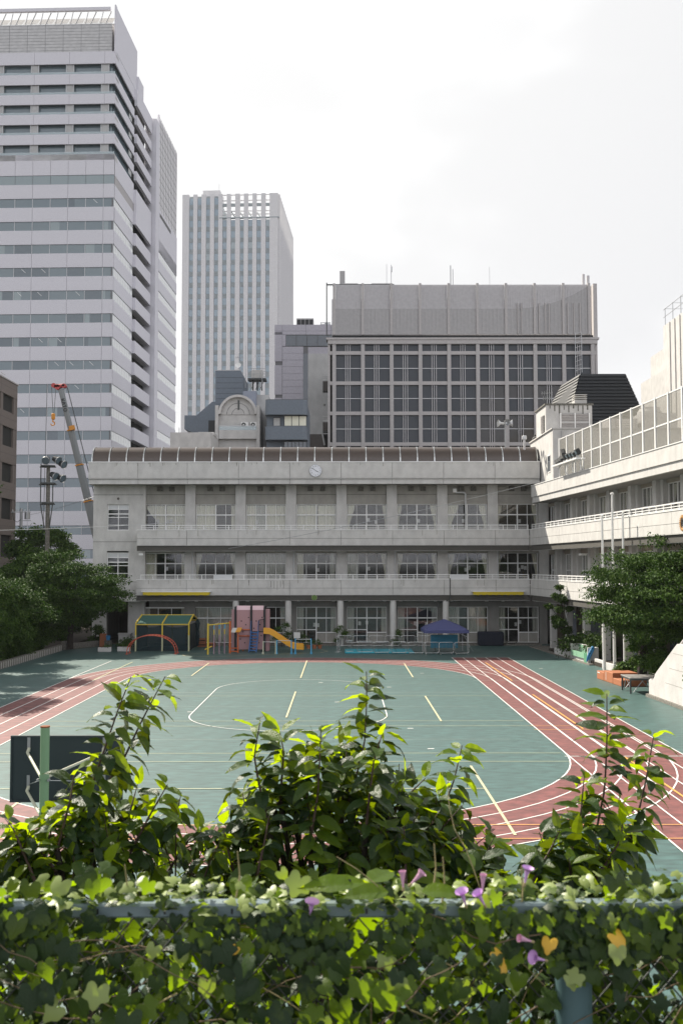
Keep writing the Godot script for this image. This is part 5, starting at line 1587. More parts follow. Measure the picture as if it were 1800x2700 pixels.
# ---------- left edge ----------
func build_left_edge() -> void:
	var o := thing("brown_tiled_building", "brown tiled apartment block with dark windows cut by the left edge", "building")
	# its flank faces the yard, running away from the viewer
	var fx := -34.4
	bx(o, "core", Vector3(fx - 6.2, 12.5, -97.5), Vector3(12.0, 24.9, 14.6), M.room_dark)
	var floors := [[18.48, 20.47], [14.78, 16.7], [10.95, 13.07], [7.1, 9.32], [3.4, 5.5]]
	var ytop := 25.3
	var up := 25.3
	floors.push_front([22.06, 23.78])
	for f in floors:
		var h: float = up - f[1]
		for k in 3:
			bx(o, "wall_panel", Vector3(fx - 0.1, (up + f[1]) / 2, -92.5 - 5.0 * k), Vector3(0.3, h - 0.02, 4.96), M.brown_tile)
			bx(o, "wall_groove", Vector3(fx + 0.052, (up + f[1]) / 2 + 0.1, -92.5 - 5.0 * k), Vector3(0.012, 0.03, 4.9), M.dark_brick)
		for k in 3:
			var z := -103.0 + 4.0 * k
			bx(o, "wall_pier", Vector3(fx - 0.12, (f[0] + f[1]) / 2, z - 1.35), Vector3(0.26, f[1] - f[0], 0.7), M.brown_tile)
			var win := bx(o, "window", Vector3(fx - 0.36, (f[0] + f[1]) / 2, z + 0.65), Vector3(0.06, f[1] - f[0], 3.2), M.steel_dark)
			for j in 4:
				bx(win, "pane", Vector3(0.035, 0, -1.2 + 0.8 * j), Vector3(0.02, f[1] - f[0] - 0.12, 0.72), M.small_glass if (j + k) % 3 else M.office_glass_pale)
		up = f[0]
	bx(o, "wall_panel", Vector3(fx - 0.1, up / 2, -97.5), Vector3(0.3, up, 14.6), M.brown_tile)
	bx(o, "end_wall", Vector3(fx - 6.0, 12.65, -105.0), Vector3(12.0, 25.3, 0.3), M.brown_tile)
	bx(o, "end_wall", Vector3(fx - 6.0, 12.65, -90.0), Vector3(12.0, 25.3, 0.3), M.brown_tile)
	bx(o, "coping", Vector3(fx - 6.0, 25.35, -97.5), Vector3(12.3, 0.12, 15.4), M.grid_stone)
	for z in [-102, -98, -94]:
		put(o, "roof_rail", rod(Vector3(fx - 0.6, 25.4, z), Vector3(fx - 0.6, 26.1, z), 0.03), M.steel)
	put(o, "roof_rail", rod(Vector3(fx - 0.6, 26.05, -103), Vector3(fx - 0.6, 26.05, -91), 0.03), M.steel)
	# floodlight mast
	var f := thing("floodlight_mast", "concrete mast with four round black floodlights above the left trees", "floodlight mast", Vector3(-25.95, 0, -88))
	put(f, "pole", Shape.new().cyl(Vector3.ZERO, Vector3(0, 15.0, 0), 0.24, 0.16, 14).mesh(), M.concrete_dark)
	for q in [[15.0, 1.1], [13.45, 1.2], [11.7, 1.0]]:
		put(f, "platform", Shape.new().lathe([Vector2(0.0, 0.06), Vector2(q[1] * 0.55, 0.06), Vector2(q[1] * 0.55, -0.06), Vector2(0.0, -0.06)], 14, Vector3(0, q[0], 0)).mesh(), M.steel_dark)
		put(f, "platform_bar", rod(Vector3(-q[1] * 0.65, q[0] - 0.1, 0.1), Vector3(q[1] * 0.65, q[0] - 0.1, 0.1), 0.06), M.steel_dark)
	for x in [-0.62, 0.45]:
		put(f, "strut", Shape.new().tube([Vector3(x, 15.2 if x < 0 else 13.4, 0.1), Vector3(x, 11.6, 0.1), Vector3(x * 0.35, 9.3, 0.1)], 0.05).mesh(), M.steel_dark)
	for q in [[-0.05, 15.55, 0.0, 0.35], [0.62, 15.6, 1.0, -0.1], [1.05, 15.25, 1.1, -0.3], [0.45, 14.2, 0.9, 0.0], [1.0, 14.0, 1.1, -0.2]]:
		var d := Vector3(q[2], -0.45, 1.0 if q[2] < 0.5 else 0.5).normalized()
		var p := Vector3(q[0], q[1], q[3])
		var lamp := put(f, "floodlight", Shape.new().cyl(p - d * 0.25, p + d * 0.35, 0.22, 0.34, 18).mesh(), M.black)
		put(lamp, "lamp_rim", Shape.new().cyl(p + d * 0.30, p + d * 0.40, 0.37, 0.37, 18, false).mesh(), M.steel)
		put(lamp, "lamp_glass", Shape.new().cyl(p + d * 0.351, p + d * 0.36, 0.33, 0.33, 18).mesh(), M.office_glass_dark)
	# utility pole
	var u := thing("utility_pole", "thin grey utility pole with crossarm and transformer beside the brown block", "utility pole", Vector3(-31.5, 0, -98))
	put(u, "pole", Shape.new().cyl(Vector3.ZERO, Vector3(0, 11.8, 0), 0.2, 0.13, 10).mesh(), M.steel)
	bx(u, "crossarm", Vector3(0.0, 11.45, 0.12), Vector3(1.9, 0.09, 0.09), M.steel)
	bx(u, "crossarm", Vector3(0.5, 10.6, 0.12), Vector3(1.0, 0.08, 0.08), M.steel)
	put(u, "transformer", Shape.new().cyl(Vector3(0.65, 10.75, 0.15), Vector3(0.65, 11.4, 0.15), 0.27, 0.27, 12).mesh(), M.steel)
	for k in 5:
		put(u, "insulator", Shape.new().cyl(Vector3(-0.8 + 0.4 * k, 11.5, 0.12), Vector3(-0.8 + 0.4 * k, 11.7, 0.12), 0.05, 0.04, 8).mesh(), M.aluminium)
	put(u, "looped_cable", Shape.new().tube([Vector3(-0.8, 11.4, 0.15), Vector3(-0.7, 10.7, 0.15), Vector3(-0.35, 10.45, 0.15), Vector3(0, 10.7, 0.15)], 0.025).mesh(), M.black)
	# overhead wires
	var wires := [[Vector3(-33, 8.6, -70), Vector3(-12, 9.4, -74), 0.2, "pale overhead wire crossing the left trees and the plain end bay"], [Vector3(-8.5, 7.45, -75.0), Vector3(14.6, 12.3, -72.0), 0.25, "thin dark wire rising across the school front to the wing roof"], [Vector3(-30.6, 11.2, -98), Vector3(-19.6, 13.6, -90), 0.3, "thin wire from the utility pole to the school end"]]
	for w in wires:
		var pts := []
		for i in 13:
			var k := i / 12.0
			pts.append((w[0] as Vector3).lerp(w[1], k) - Vector3(0, w[2] * 4.0 * k * (1 - k), 0))
		var wire := put(self, "overhead_wire", Shape.new().tube(pts, 0.016, 5).mesh(), M.aluminium if w[2] < 0.22 else M.steel)
		tag(wire, w[3], "wire", "overhead wires")
	# crane
	var c := thing("mobile_crane", "grey telescopic crane boom with red head and orange hook before the tower", "crane", Vector3(0, 0, -112))
	var foot := Vector3(-25.2, 0.6, 0)
	var tip := Vector3(-31.75, 26.2, 0)
	var ax := (tip - foot).normalized()
	var side := ax.cross(Vector3(0, 0, 1)).normalized()
	var bb := Basis(side, ax, side.cross(ax))
	var cuts := [0.0, 0.50, 0.66, 0.815, 1.0]
	var wd := [0.86, 0.76, 0.66, 0.56]
	for k in 4:
		var a: float = cuts[k]
		var b: float = cuts[k + 1]
		var ln := (tip - foot).length() * (b - a)
		put(c, "boom_section", Shape.new().chamfer(Vector3.ZERO, Vector3(wd[k], ln + 0.02, wd[k] * 1.1), 0.16).mesh(), M.crane_grey, Transform3D(bb, foot.lerp(tip, (a + b) / 2)))
		if k > 0:
			bx(c, "boom_collar", foot.lerp(tip, a), Vector3(wd[k] + 0.16, 0.12, wd[k] * 1.1 + 0.2), M.hook_orange, bb)
	bx(c, "collar_box", foot.lerp(tip, 0.82) + side * 0.3 + Vector3(0, 0, 0.5), Vector3(0.6, 0.5, 0.3), M.hook_orange, bb)
	for q in [[-1.05, 26.55, 0.26], [-0.62, 26.35, 0.30], [0.1, 26.5, 0.24]]:
		put(c, "head_sheave", Shape.new().cyl(tip * Vector3(1, 0, 0) + Vector3(q[0] + 0.3, q[1], 0.3), tip * Vector3(1, 0, 0) + Vector3(q[0] + 0.3, q[1], -0.3), q[2], q[2], 14).mesh(), M.crane_red)
	put(c, "boom_head", Shape.new().chamfer(tip + Vector3(-0.1, 0.30, 0), Vector3(1.35, 0.42, 0.6), 0.10, Basis(Vector3(0, 0, 1), 0.1)).mesh(), M.crane_red)
	for x in [-32.75, -32.25]:
		put(c, "hoist_rope", rod(Vector3(x, 26.4, 0.2), Vector3(x * 0.2 - 32.45 * 0.8, 23.3, 0.2), 0.03, 4), M.steel_dark)
	put(c, "hook_block", Shape.new().chamfer(Vector3(-32.5, 23.0, 0.2), Vector3(0.42, 0.75, 0.3), 0.10).mesh(), M.hook_orange)
	var hk := []
	for i in 9:
		var a := PI * 0.55 - 1.5 * PI * i / 8.0
		hk.append(Vector3(-32.55 + cos(a) * 0.22, 22.2 + sin(a) * 0.22, 0.2))
	put(c, "hook", Shape.new().tube([Vector3(-32.5, 22.6, 0.2)] + hk, 0.07, 7).mesh(), M.hook_orange)
	put(c, "boom_rope", rod(tip + side * 0.75, foot + side * 0.95, 0.05, 4), M.steel_dark)
	put(c, "boom_rope", rod(Vector3(-33.3, 26.6, 0.0), Vector3(-33.6, 2.0, 0.0), 0.03, 4), M.steel_dark)
	var font := SystemFont.new()
	font.font_names = PackedStringArray(["Droid Sans"])
	font.font_weight = 700
	# lettering runs down the boom
	var lb := Basis(-ax, side, bb.z)
	put(c, "lettering", letters("KATO", 0.62, font), M.lettering, Transform3D(lb, foot.lerp(tip, 0.925) + bb.z * 0.36))
	put(c, "truck_bed", Shape.new().chamfer(Vector3(-25.5, 1.4, 0), Vector3(7.0, 1.4, 2.6), 0.1).mesh(), M.crane_grey)
	for x in [-28.0, -26.6, -23.4]:
		put(c, "wheel", Shape.new().cyl(Vector3(x, 0.55, 1.3), Vector3(x, 0.55, 0.9), 0.55, 0.55, 16).mesh(), M.black)


# ---------- playground ----------
func build_playground() -> void:
	# net shelter
	var o := thing("net_shelter", "yellow framed shelter with green roof and dark side nets", "shelter", Vector3(-12.95, 0, -72.4))
	var px := [-1.92, 0.0, 1.92]
	for x in px:
		put(o, "post", Shape.new().cyl(Vector3(x, 1.15, 0), Vector3(x, 2.05, 0), 0.055, 0.055, 10).mesh(), M.yellow_paint)
		put(o, "post_sleeve", Shape.new().cyl(Vector3(x, 0, 0), Vector3(x, 1.15, 0), 0.062, 0.062, 10).mesh(), M.line_pale_yellow)
		put(o, "post", Shape.new().cyl(Vector3(x, 0, -4.3), Vector3(x, 2.1, -4.3), 0.055, 0.055, 10).mesh(), M.yellow_paint)
		put(o, "rafter", rod(Vector3(x, 2.0, 0), Vector3(x, 2.52, -2.2), 0.06, 8), M.yellow_paint)
		put(o, "rafter", rod(Vector3(x, 2.52, -2.2), Vector3(x, 2.05, -4.3), 0.06, 8), M.yellow_paint)
	put(o, "beam", rod(Vector3(-1.92, 1.92, 0), Vector3(1.92, 1.92, 0), 0.045, 8), M.yellow_paint)
	put(o, "beam", rod(Vector3(-1.92, 2.5, -2.2), Vector3(1.92, 2.5, -2.2), 0.04, 8), M.yellow_paint)
	put(o, "beam", rod(Vector3(-1.92, 2.0, -4.3), Vector3(1.92, 2.0, -4.3), 0.045, 8), M.yellow_paint)
	for k in 2:
		var xa: float = px[k] + 0.05
		var xb: float = px[k + 1] - 0.05
		var r := Shape.new()
		r.quad(Vector3(xa, 1.98, 0.02), Vector3(xb, 1.98, 0.02), Vector3(xb, 2.50, -2.2), Vector3(xa, 2.50, -2.2), Vector3(0, 1, 0.3))
		r.quad(Vector3(xa, 2.50, -2.2), Vector3(xb, 2.50, -2.2), Vector3(xb, 2.05, -4.25), Vector3(xa, 2.05, -4.25), Vector3(0, 1, -0.3))
		put(o, "roof_sheet", r.mesh(), M.green_roof)
		var s := Shape.new()
		for i in 12:
			var u0 := lerpf(xa, xb, i / 12.0)
			var u1 := lerpf(xa, xb, (i + 1) / 12.0)
			var sag0 := 0.13 * sin(PI * i / 12.0)
			var sag1 := 0.13 * sin(PI * (i + 1) / 12.0)
			s.quad(Vector3(u0, 0.04, 0.0), Vector3(u1, 0.04, 0.0), Vector3(u1, 1.86 - sag1, 0.0), Vector3(u0, 1.86 - sag0, 0.0), Vector3(0, 0, 1))
		put(o, "net", s.mesh(), M.dark_net)
	for x in [-1.92, 1.92]:
		var s := Shape.new()
		for i in 8:
			var z0 := -4.3 * i / 8.0
			var z1 := -4.3 * (i + 1) / 8.0
			s.quad(Vector3(x + 0.05 * sin(i), 0.04, z0), Vector3(x + 0.05 * sin(i + 1), 0.04, z1), Vector3(x, 1.9, z1), Vector3(x, 1.9, z0), Vector3(x, 0, 0))
		put(o, "net", s.mesh(), M.dark_net)
	put(o, "gathered_net", Shape.new().lathe([Vector2(0.05, 2.2), Vector2(0.2, 1.9), Vector2(0.12, 1.4), Vector2(0.16, 0.9), Vector2(0.1, 0.2)], 9, Vector3(2.2, 0, -2.4)).mesh(), M.dark_net)
	# arched climbing ladder
	var a := thing("arched_ladder", "red arched climbing ladder in front of the net shelter", "climbing frame", Vector3(-13.3, 0, -70.5))
	for z in [0.45, -0.45]:
		var pts := []
		for i in 23:
			var an := PI * i / 22.0
			pts.append(Vector3(-cos(an) * 1.7, pow(sin(an), 0.8) * 1.30, z))
		put(a, "rail", Shape.new().tube(pts, 0.032, 7).mesh(), M.red_paint)
		for x in [-1.7, 1.7]:
			put(a, "foot", Shape.new().cyl(Vector3(x, 0, z), Vector3(x, 0.03, z), 0.12, 0.12, 10).mesh(), M.red_paint)
	for i in range(2, 21):
		var an := PI * i / 22.0
		put(a, "rung", rod(Vector3(-cos(an) * 1.7, pow(sin(an), 0.8) * 1.30, -0.45), Vector3(-cos(an) * 1.7, pow(sin(an), 0.8) * 1.30, 0.45), 0.022), M.red_paint)
	# climbing poles
	var c := thing("climbing_poles", "yellow and red frame with three hanging climbing poles", "climbing frame", Vector3(-9.3, 0, -69.8))
	var e := Vector3(1.42, 0, -1.0)
	put(c, "end_post", Shape.new().cyl(Vector3.ZERO, Vector3(0, 2.15, 0), 0.065, 0.065, 10).mesh(), M.yellow_paint)
	put(c, "end_post", Shape.new().cyl(e, e + Vector3(0, 2.25, 0), 0.075, 0.075, 10).mesh(), M.orange_paint)
	put(c, "top_bar", rod(Vector3(0, 2.03, 0), e + Vector3(0, 2.12, 0), 0.045), M.yellow_paint)
	for k in 3:
		var p: Vector3 = e * (0.27 + 0.24 * k)
		var q := put(c, "climbing_pole", rod(p, p + Vector3(0, 1.35, 0), 0.035, 8), M.mauve_pole)
		put(q, "pole_top", rod(p + Vector3(0, 1.35, 0), p + Vector3(0, 1.72, 0), 0.035, 8), M.yellow_paint)
		put(q, "pole_cap", rod(p + Vector3(0, 1.72, 0), p + Vector3(0, 2.06, 0), 0.035, 8), M.sky_blue_paint)
	put(c, "tie_bar", rod(Vector3(-0.2, 0.35, 0.1), Vector3(0.25, 0.55, -0.15), 0.04), M.yellow_paint)
	# tower with climbing boards, stair and slide
	var t := thing("play_tower", "pink climbing wall tower with blue steps and a yellow slide", "play tower", Vector3(-6.5, 0, -72.4))
	for b in [[-1.08, -0.10], [0.05, 0.86]]:
		var w: float = b[1] - b[0]
		var mid: float = (b[0] + b[1]) / 2
		var brd := put(t, "climbing_board", Shape.new().chamfer(Vector3(mid, 1.55, 0), Vector3(w, 2.85, 0.06), 0.015).mesh(), M.pink_board)
		var cap := Shape.new()
		cap.quad(Vector3(mid - w / 2, 2.97, 0.03), Vector3(mid + w / 2, 2.97, 0.03), Vector3(mid + w / 2, 3.27, -0.12), Vector3(mid - w / 2, 3.27, -0.12), Vector3(0, 0.5, 1))
		cap.quad(Vector3(mid - w / 2, 2.97, -0.01), Vector3(mid + w / 2, 2.97, -0.01), Vector3(mid + w / 2, 3.27, -0.15), Vector3(mid - w / 2, 3.27, -0.15), Vector3(0, -0.5, -1))
		put(t, "sloping_cap", cap.mesh(), M.pink_pale)
		for k in 9:
			var hx: float = mid + w * (fmod(k * 0.618, 1.0) - 0.5) * 0.85
			put(brd, "hold", Shape.new().lathe([Vector2(0.05, 0), Vector2(0.035, 0.03), Vector2(0.0, 0.04)], 7).mesh(), M.black, Transform3D(Basis(Vector3(1, 0, 0), PI / 2), Vector3(hx, 0.35 + 0.26 * k, 0.03)))
	for x in [-1.33, 1.12]:
		put(t, "side_board", Shape.new().chamfer(Vector3(x, 1.5, -0.5), Vector3(0.24 if x < 0 else 0.3, 3.0, 0.9), 0.02).mesh(), M.pink_board)
	for x in [-1.17, -0.03, 0.95]:
		for z in [0.06, -1.1]:
			put(t, "post", Shape.new().chamfer(Vector3(x, 1.6, z), Vector3(0.13, 3.25, 0.12), 0.02).mesh(), M.black)
	bx(t, "platform", Vector3(0.45, 1.40, -0.4), Vector3(1.1, 0.08, 0.9), M.black)
	# stair with its own rails
	for x in [-0.06, 0.46]:
		put(t, "stair_stringer", rod(Vector3(x - 0.04, 0.0, 1.0), Vector3(x + 0.04, 1.45, 0.15), 0.045, 8), M.blue_paint)
		put(t, "stair_rail", Shape.new().tube([Vector3(x, 0.9, 0.6), Vector3(x + 0.03, 1.6, 0.35), Vector3(x + 0.05, 2.2, 0.12)], 0.022).mesh(), M.blue_paint)
	for k in 7:
		var f := (k + 0.7) / 7.2
		bx(t, "step", Vector3(0.20, 1.45 * f, lerpf(1.0, 0.15, f)), Vector3(0.50, 0.07, 0.2), M.blue_paint)
	put(t, "guard_rail", Shape.new().tube([Vector3(0.55, 1.45, 0.1), Vector3(0.55, 2.25, 0.1), Vector3(0.9, 2.3, 0.1), Vector3(0.9, 1.45, 0.1)], 0.022).mesh(), M.black)
	for x in [0.66, 0.78]:
		put(t, "guard_bar", rod(Vector3(x, 1.45, 0.1), Vector3(x, 2.27, 0.1), 0.014), M.black)
	# slide: a trough swept along a curve towards +x
	var path := [Vector3(0.92, 1.35, 0.5), Vector3(1.30, 1.33, 0.5), Vector3(1.62, 1.18, 0.5), Vector3(2.1, 0.86, 0.5), Vector3(2.6, 0.52, 0.5), Vector3(2.95, 0.32, 0.5), Vector3(3.3, 0.24, 0.5), Vector3(3.72, 0.22, 0.5)]
	var sl := Shape.new()
	var prof := [Vector2(-0.33, 0.36), Vector2(-0.25, 0.36), Vector2(-0.23, 0.05), Vector2(0.0, 0.0), Vector2(0.23, 0.05), Vector2(0.25, 0.36), Vector2(0.33, 0.36), Vector2(0.31, -0.05), Vector2(-0.31, -0.05)]
	for i in path.size() - 1:
		for j in prof.size():
			var a0: Vector2 = prof[j]
			var a1: Vector2 = prof[(j + 1) % prof.size()]
			var mid := (a0 + a1) / 2
			var out := Vector3(0, 0, 0)
			var dd := (a1 - a0).normalized()
			out = Vector3(0, -dd.x, dd.y) * -1.0
			sl.quad(path[i] + Vector3(0, a0.y, a0.x), path[i + 1] + Vector3(0, a0.y, a0.x), path[i + 1] + Vector3(0, a1.y, a1.x), path[i] + Vector3(0, a1.y, a1.x), out)
	put(t, "slide", sl.mesh(), M.slide_yellow)
	put(t, "slide_end", Shape.new().chamfer(Vector3(3.74, 0.34, 0.5), Vector3(0.12, 0.42, 0.64), 0.05).mesh(), M.slide_yellow)
	# orange side frame with its tilted board
	for p in [Vector3(-1.4, 0, 1.3), Vector3(-0.84, 0, 1.3), Vector3(-0.62, 0, -0.1), Vector3(-1.35, 0, -0.1)]:
		put(t, "frame_post", rod(p, p + Vector3(0, 1.52, 0), 0.05 if p.z > 0 else 0.035, 8), M.orange_paint)
	for q in [[Vector3(-0.7, 1.55, 0.1), Vector3(-0.1, 1.55, 0.1)], [Vector3(-1.0, 1.1, 0.1), Vector3(-0.1, 1.1, 0.1)], [Vector3(-1.4, 0.1, 1.3), Vector3(-0.84, 0.1, 1.3)], [Vector3(-1.4, 0.32, 1.2), Vector3(-0.84, 0.32, 1.2)]]:
		put(t, "frame_rail", rod(q[0], q[1], 0.045), M.orange_paint)
	for k in 2:
		bx(t, "tilted_board", Vector3(-1.18 + 0.34 * k, 1.56 + 0.02 * k, 0.75), Vector3(0.33, 0.05, 1.3), M.line_white if k == 0 else M.slide_yellow, Basis(Vector3(1, 0, 0), 0.16))
	# three low exercise bars
	var bars := [[-5.49, -4.60, 0.90, "lowest exercise bar, on cream posts, by the slide", M.arm_cream], [-4.54, -3.50, 0.98, "middle height exercise bar on blue posts", M.sky_blue_paint], [-3.24, -2.12, 1.08, "tallest exercise bar on blue posts, farthest from the pink tower", M.sky_blue_paint]]
	for b in bars:
		var h := thing("exercise_bar", b[3], "exercise bar", Vector3((b[0] + b[1]) / 2, 0, -70.1), 0.0, "low exercise bars by the slide")
		var w: float = (b[1] - b[0]) / 2
		for x in [-w, w]:
			put(h, "post", Shape.new().cyl(Vector3(x, 0, 0), Vector3(x * 0.97, b[2], 0), 0.055, 0.042, 9).mesh(), b[4])
			put(h, "foot", Shape.new().cyl(Vector3(x, 0, 0), Vector3(x, 0.14, 0), 0.09, 0.07, 9).mesh(), b[4])
		put(h, "bar", rod(Vector3(-w, b[2] - 0.06, 0), Vector3(w, b[2] - 0.06, 0), 0.022, 8), M.chrome)
	# steel barriers round the mats
	var proto := barrier()
	var ord := ["first", "second", "third", "fourth", "fifth", "sixth", "seventh", "eighth"]
	var front := [[0.55, 0.55, -70.75], [1.63, 1.12, -70.35], [2.80, 1.12, -70.0], [3.99, 1.12, -69.75], [5.15, 1.12, -69.55], [6.22, 1.06, -69.4], [7.22, 1.04, -69.3], [8.28, 1.06, -69.2]]
	for k in 8:
		var b: Node3D = proto if k == 0 else again(proto, "steel_barrier", "")
		b.position = Vector3(front[k][0], 0, front[k][2])
		b.scale = Vector3(front[k][1] / 1.12, 1, 1)
		b.rotation.y = 0.12
		b.set_meta("label", "%s steel barrier from the slide, in the row beside the track" % ord[k])
	for k in 7:
		var b := again(proto, "steel_barrier", "%s steel barrier from the slide, in the row nearer the building" % ord[k])
		b.position = Vector3(0.2 + 1.21 * k, 0, -75.9 + 0.02 * k)
		b.rotation.y = 0.02
		b.scale = Vector3(1.02, 1, 1)
	var b := again(proto, "steel_barrier", "steel barrier turned sideways, closing the slide end of the pen")
	b.position = Vector3(-0.25, 0, -71.6)
	b.rotation.y = 1.15
	# mats
	var m := thing("turquoise_mat", "long turquoise floor mat inside the barrier pen", "mat", Vector3(0.2, 0, -71.6))
	for k in 4:
		put(m, "mat_panel", Shape.new().chamfer(Vector3(0.63 + 1.22 * k, 0.06, 0), Vector3(1.2, 0.10, 2.9), 0.03).mesh(), M.cyan_mat)
	# canopy tent
	var tn := thing("canopy_tent", "dark blue peaked canopy tent on thin poles at the pen's right end", "tent", Vector3(7.27, 0, -71.0))
	for x in [-1.5, 1.5]:
		for z in [1.5, -1.5]:
			put(tn, "pole", rod(Vector3(x * 0.97, 0, z * 0.97), Vector3(x * 0.97, 1.66, z * 0.97), 0.022), M.aluminium)
	var cn := Shape.new()
	var hgt := func(u: float, v: float) -> float:
		var r := maxf(absf(u), absf(v))
		return 1.66 + 0.72 * pow(1.0 - r, 0.72) * (1.0 - 0.1 * r)
	for i in 16:
		for j in 16:
			var u0 := -1.0 + i / 8.0
			var u1 := -1.0 + (i + 1) / 8.0
			var v0 := -1.0 + j / 8.0
			var v1 := -1.0 + (j + 1) / 8.0
			cn.quad(Vector3(u0 * 1.55, hgt.call(u0, v0), v0 * 1.55), Vector3(u1 * 1.55, hgt.call(u1, v0), v0 * 1.55), Vector3(u1 * 1.55, hgt.call(u1, v1), v1 * 1.55), Vector3(u0 * 1.55, hgt.call(u0, v1), v1 * 1.55), Vector3.UP)
	put(tn, "canopy", cn.mesh(), M.navy_cloth)
	for z in [1.55, -1.55]:
		bx(tn, "valance", Vector3(0, 1.57, z), Vector3(3.1, 0.2, 0.02), M.navy_cloth)
	for x in [-1.55, 1.55]:
		bx(tn, "valance", Vector3(x, 1.57, 0), Vector3(0.02, 0.2, 3.06), M.navy_cloth)
	for x in [-1.45, 1.45]:
		put(tn, "brace", rod(Vector3(x, 1.2, 1.4), Vector3(x * 0.4, 1.62, 1.4), 0.014), M.aluminium)
	put(tn, "guy_rope", rod(Vector3(1.45, 1.3, -1.4), Vector3(2.0, 0.1, 0.2), 0.012, 4), M.aluminium)
	var bs := thing("blue_folded_table", "bright blue upright table top standing under the canopy tent", "table", Vector3(7.36, 0, -71.9))
	put(bs, "table_top", Shape.new().chamfer(Vector3(0, 0.73, 0), Vector3(1.95, 0.94, 0.06), 0.02).mesh(), M.blue_sheet)
	for x in [-0.7, 0.7]:
		put(bs, "leg", rod(Vector3(x, 0.0, 0.25), Vector3(x, 0.5, -0.05), 0.025), M.steel_dark)
	var dk := thing("tarpaulin_stack", "dark blue tarpaulin covered stack against the classroom windows", "covered stack", Vector3(11.45, 0, -77.2))
	var dm := Shape.new()
	dm.chamfer(Vector3(0, 0.54, 0), Vector3(1.95, 1.06, 0.8), 0.08)
	put(dk, "cover", dm.mesh(), M.dark_tarp)
	for k in 5:
		bx(dk, "fold", Vector3(-0.8 + 0.4 * k, 0.5, 0.41), Vector3(0.05, 0.95, 0.04), M.dark_tarp, Basis(Vector3(0, 0, 1), 0.06 * (k - 2)))
	var bn := thing("low_bench", "low dark bench between the tarpaulin stack and the glass door", "bench", Vector3(13.1, 0, -77.4))
	bx(bn, "seat", Vector3(0, 0.30, 0), Vector3(0.85, 0.06, 0.35), M.concrete_dark)
	for x in [-0.35, 0.35]:
		bx(bn, "leg", Vector3(x, 0.14, 0), Vector3(0.06, 0.27, 0.3), M.concrete_dark)
	# towel rack, pots, boxes, planters
	var tr := thing("towel_rack", "thin rack with one white towel in front of the classroom", "rack", Vector3(-3.35, 0, -75.2))
	for x in [-0.3, 0.3]:
		put(tr, "post", rod(Vector3(x, 0, 0), Vector3(x, 1.15, 0), 0.018), M.steel_dark)
	put(tr, "rail", rod(Vector3(-0.32, 1.15, 0), Vector3(0.32, 1.15, 0), 0.018), M.steel_dark)
	var tw := Shape.new()
	for i in 8:
		var x0 := -0.24 + 0.06 * i
		tw.quad(Vector3(x0, 0.72 + 0.015 * sin(i), 0.03 + 0.01 * sin(i * 2)), Vector3(x0 + 0.06, 0.72 + 0.015 * sin(i + 1), 0.03 + 0.01 * sin(i * 2 + 2)), Vector3(x0 + 0.06, 1.17, 0.02), Vector3(x0, 1.17, 0.02), Vector3(0, 0, 1))
	put(tr, "towel", tw.mesh(), M.line_white)
	var pot_names := ["terracotta pot with a low plant, nearest the slide", "terracotta pot with a leafy plant, middle of three", "terracotta pot with a reddish plant, nearest the glass door"]
	for k in 3:
		var p := thing("flower_pot", pot_names[k], "flower pot", Vector3([-2.45, -2.02, -1.62][k], 0, -74.6), 0.0, "terracotta pots by the classroom")
		put(p, "pot", Shape.new().lathe([Vector2(0.0, 0.0), Vector2(0.13, 0.0), Vector2(0.17, 0.22), Vector2(0.19, 0.22), Vector2(0.19, 0.28), Vector2(0.15, 0.28), Vector2(0.0, 0.25)], 14).mesh(), M.terracotta)
		foliage(p, "plant", Vector3(0, 0.46, 0), Vector3(0.24, 0.25, 0.22), 70, 0.10, k + 40)
	var cr := [[Vector3(-11.6, 0, -76.6), 3, "taller stack of brown wooden boxes behind the net shelter"], [Vector3(-10.6, 0, -76.3), 2, "lower stack of brown wooden boxes behind the climbing poles"], [Vector3(-9.9, 0, -76.2), 1, "single brown wooden box on the ground behind the climbing poles"]]
	for q in cr:
		var s := thing("wooden_boxes", q[2], "boxes", q[0])
		for k in q[1]:
			bx(s, "box", Vector3(0, 0.17 + 0.33 * k, 0), Vector3(0.6, 0.31, 0.45), M.terracotta)
			bx(s, "slat", Vector3(0, 0.17 + 0.33 * k, 0.235), Vector3(0.5, 0.08, 0.02), M.soil)
	for k in 2:
		var pl := thing("white_planter", ["white trough planter by the hedge corner, farther from the arched ladder", "white trough planter close to the arched ladder's foot"][k], "planter", Vector3(-17.0 + 1.3 * k, 0, -72.0 - 0.4 * k), 0.1, "white planters by the left hedge")
		put(pl, "trough", Shape.new().chamfer(Vector3(0, 0.17, 0), Vector3(0.95, 0.34, 0.4), 0.04).mesh(), M.white_wall)
		bx(pl, "soil", Vector3(0, 0.345, 0), Vector3(0.85, 0.02, 0.3), M.soil)
		foliage(pl, "plant", Vector3(0, 0.45, 0), Vector3(0.5, 0.16, 0.22), 60, 0.10, k + 50)
	var ws := thing("white_step_block", "small white block at the corner of the school's end bay", "block", Vector3(-16.4, 0, -76.0))
	put(ws, "body", Shape.new().chamfer(Vector3(0, 0.5, 0), Vector3(0.9, 1.0, 0.6), 0.03).mesh(), M.pale_wall)
	bx(ws, "top_slab", Vector3(0, 1.03, 0), Vector3(1.0, 0.06, 0.7), M.white_wall)
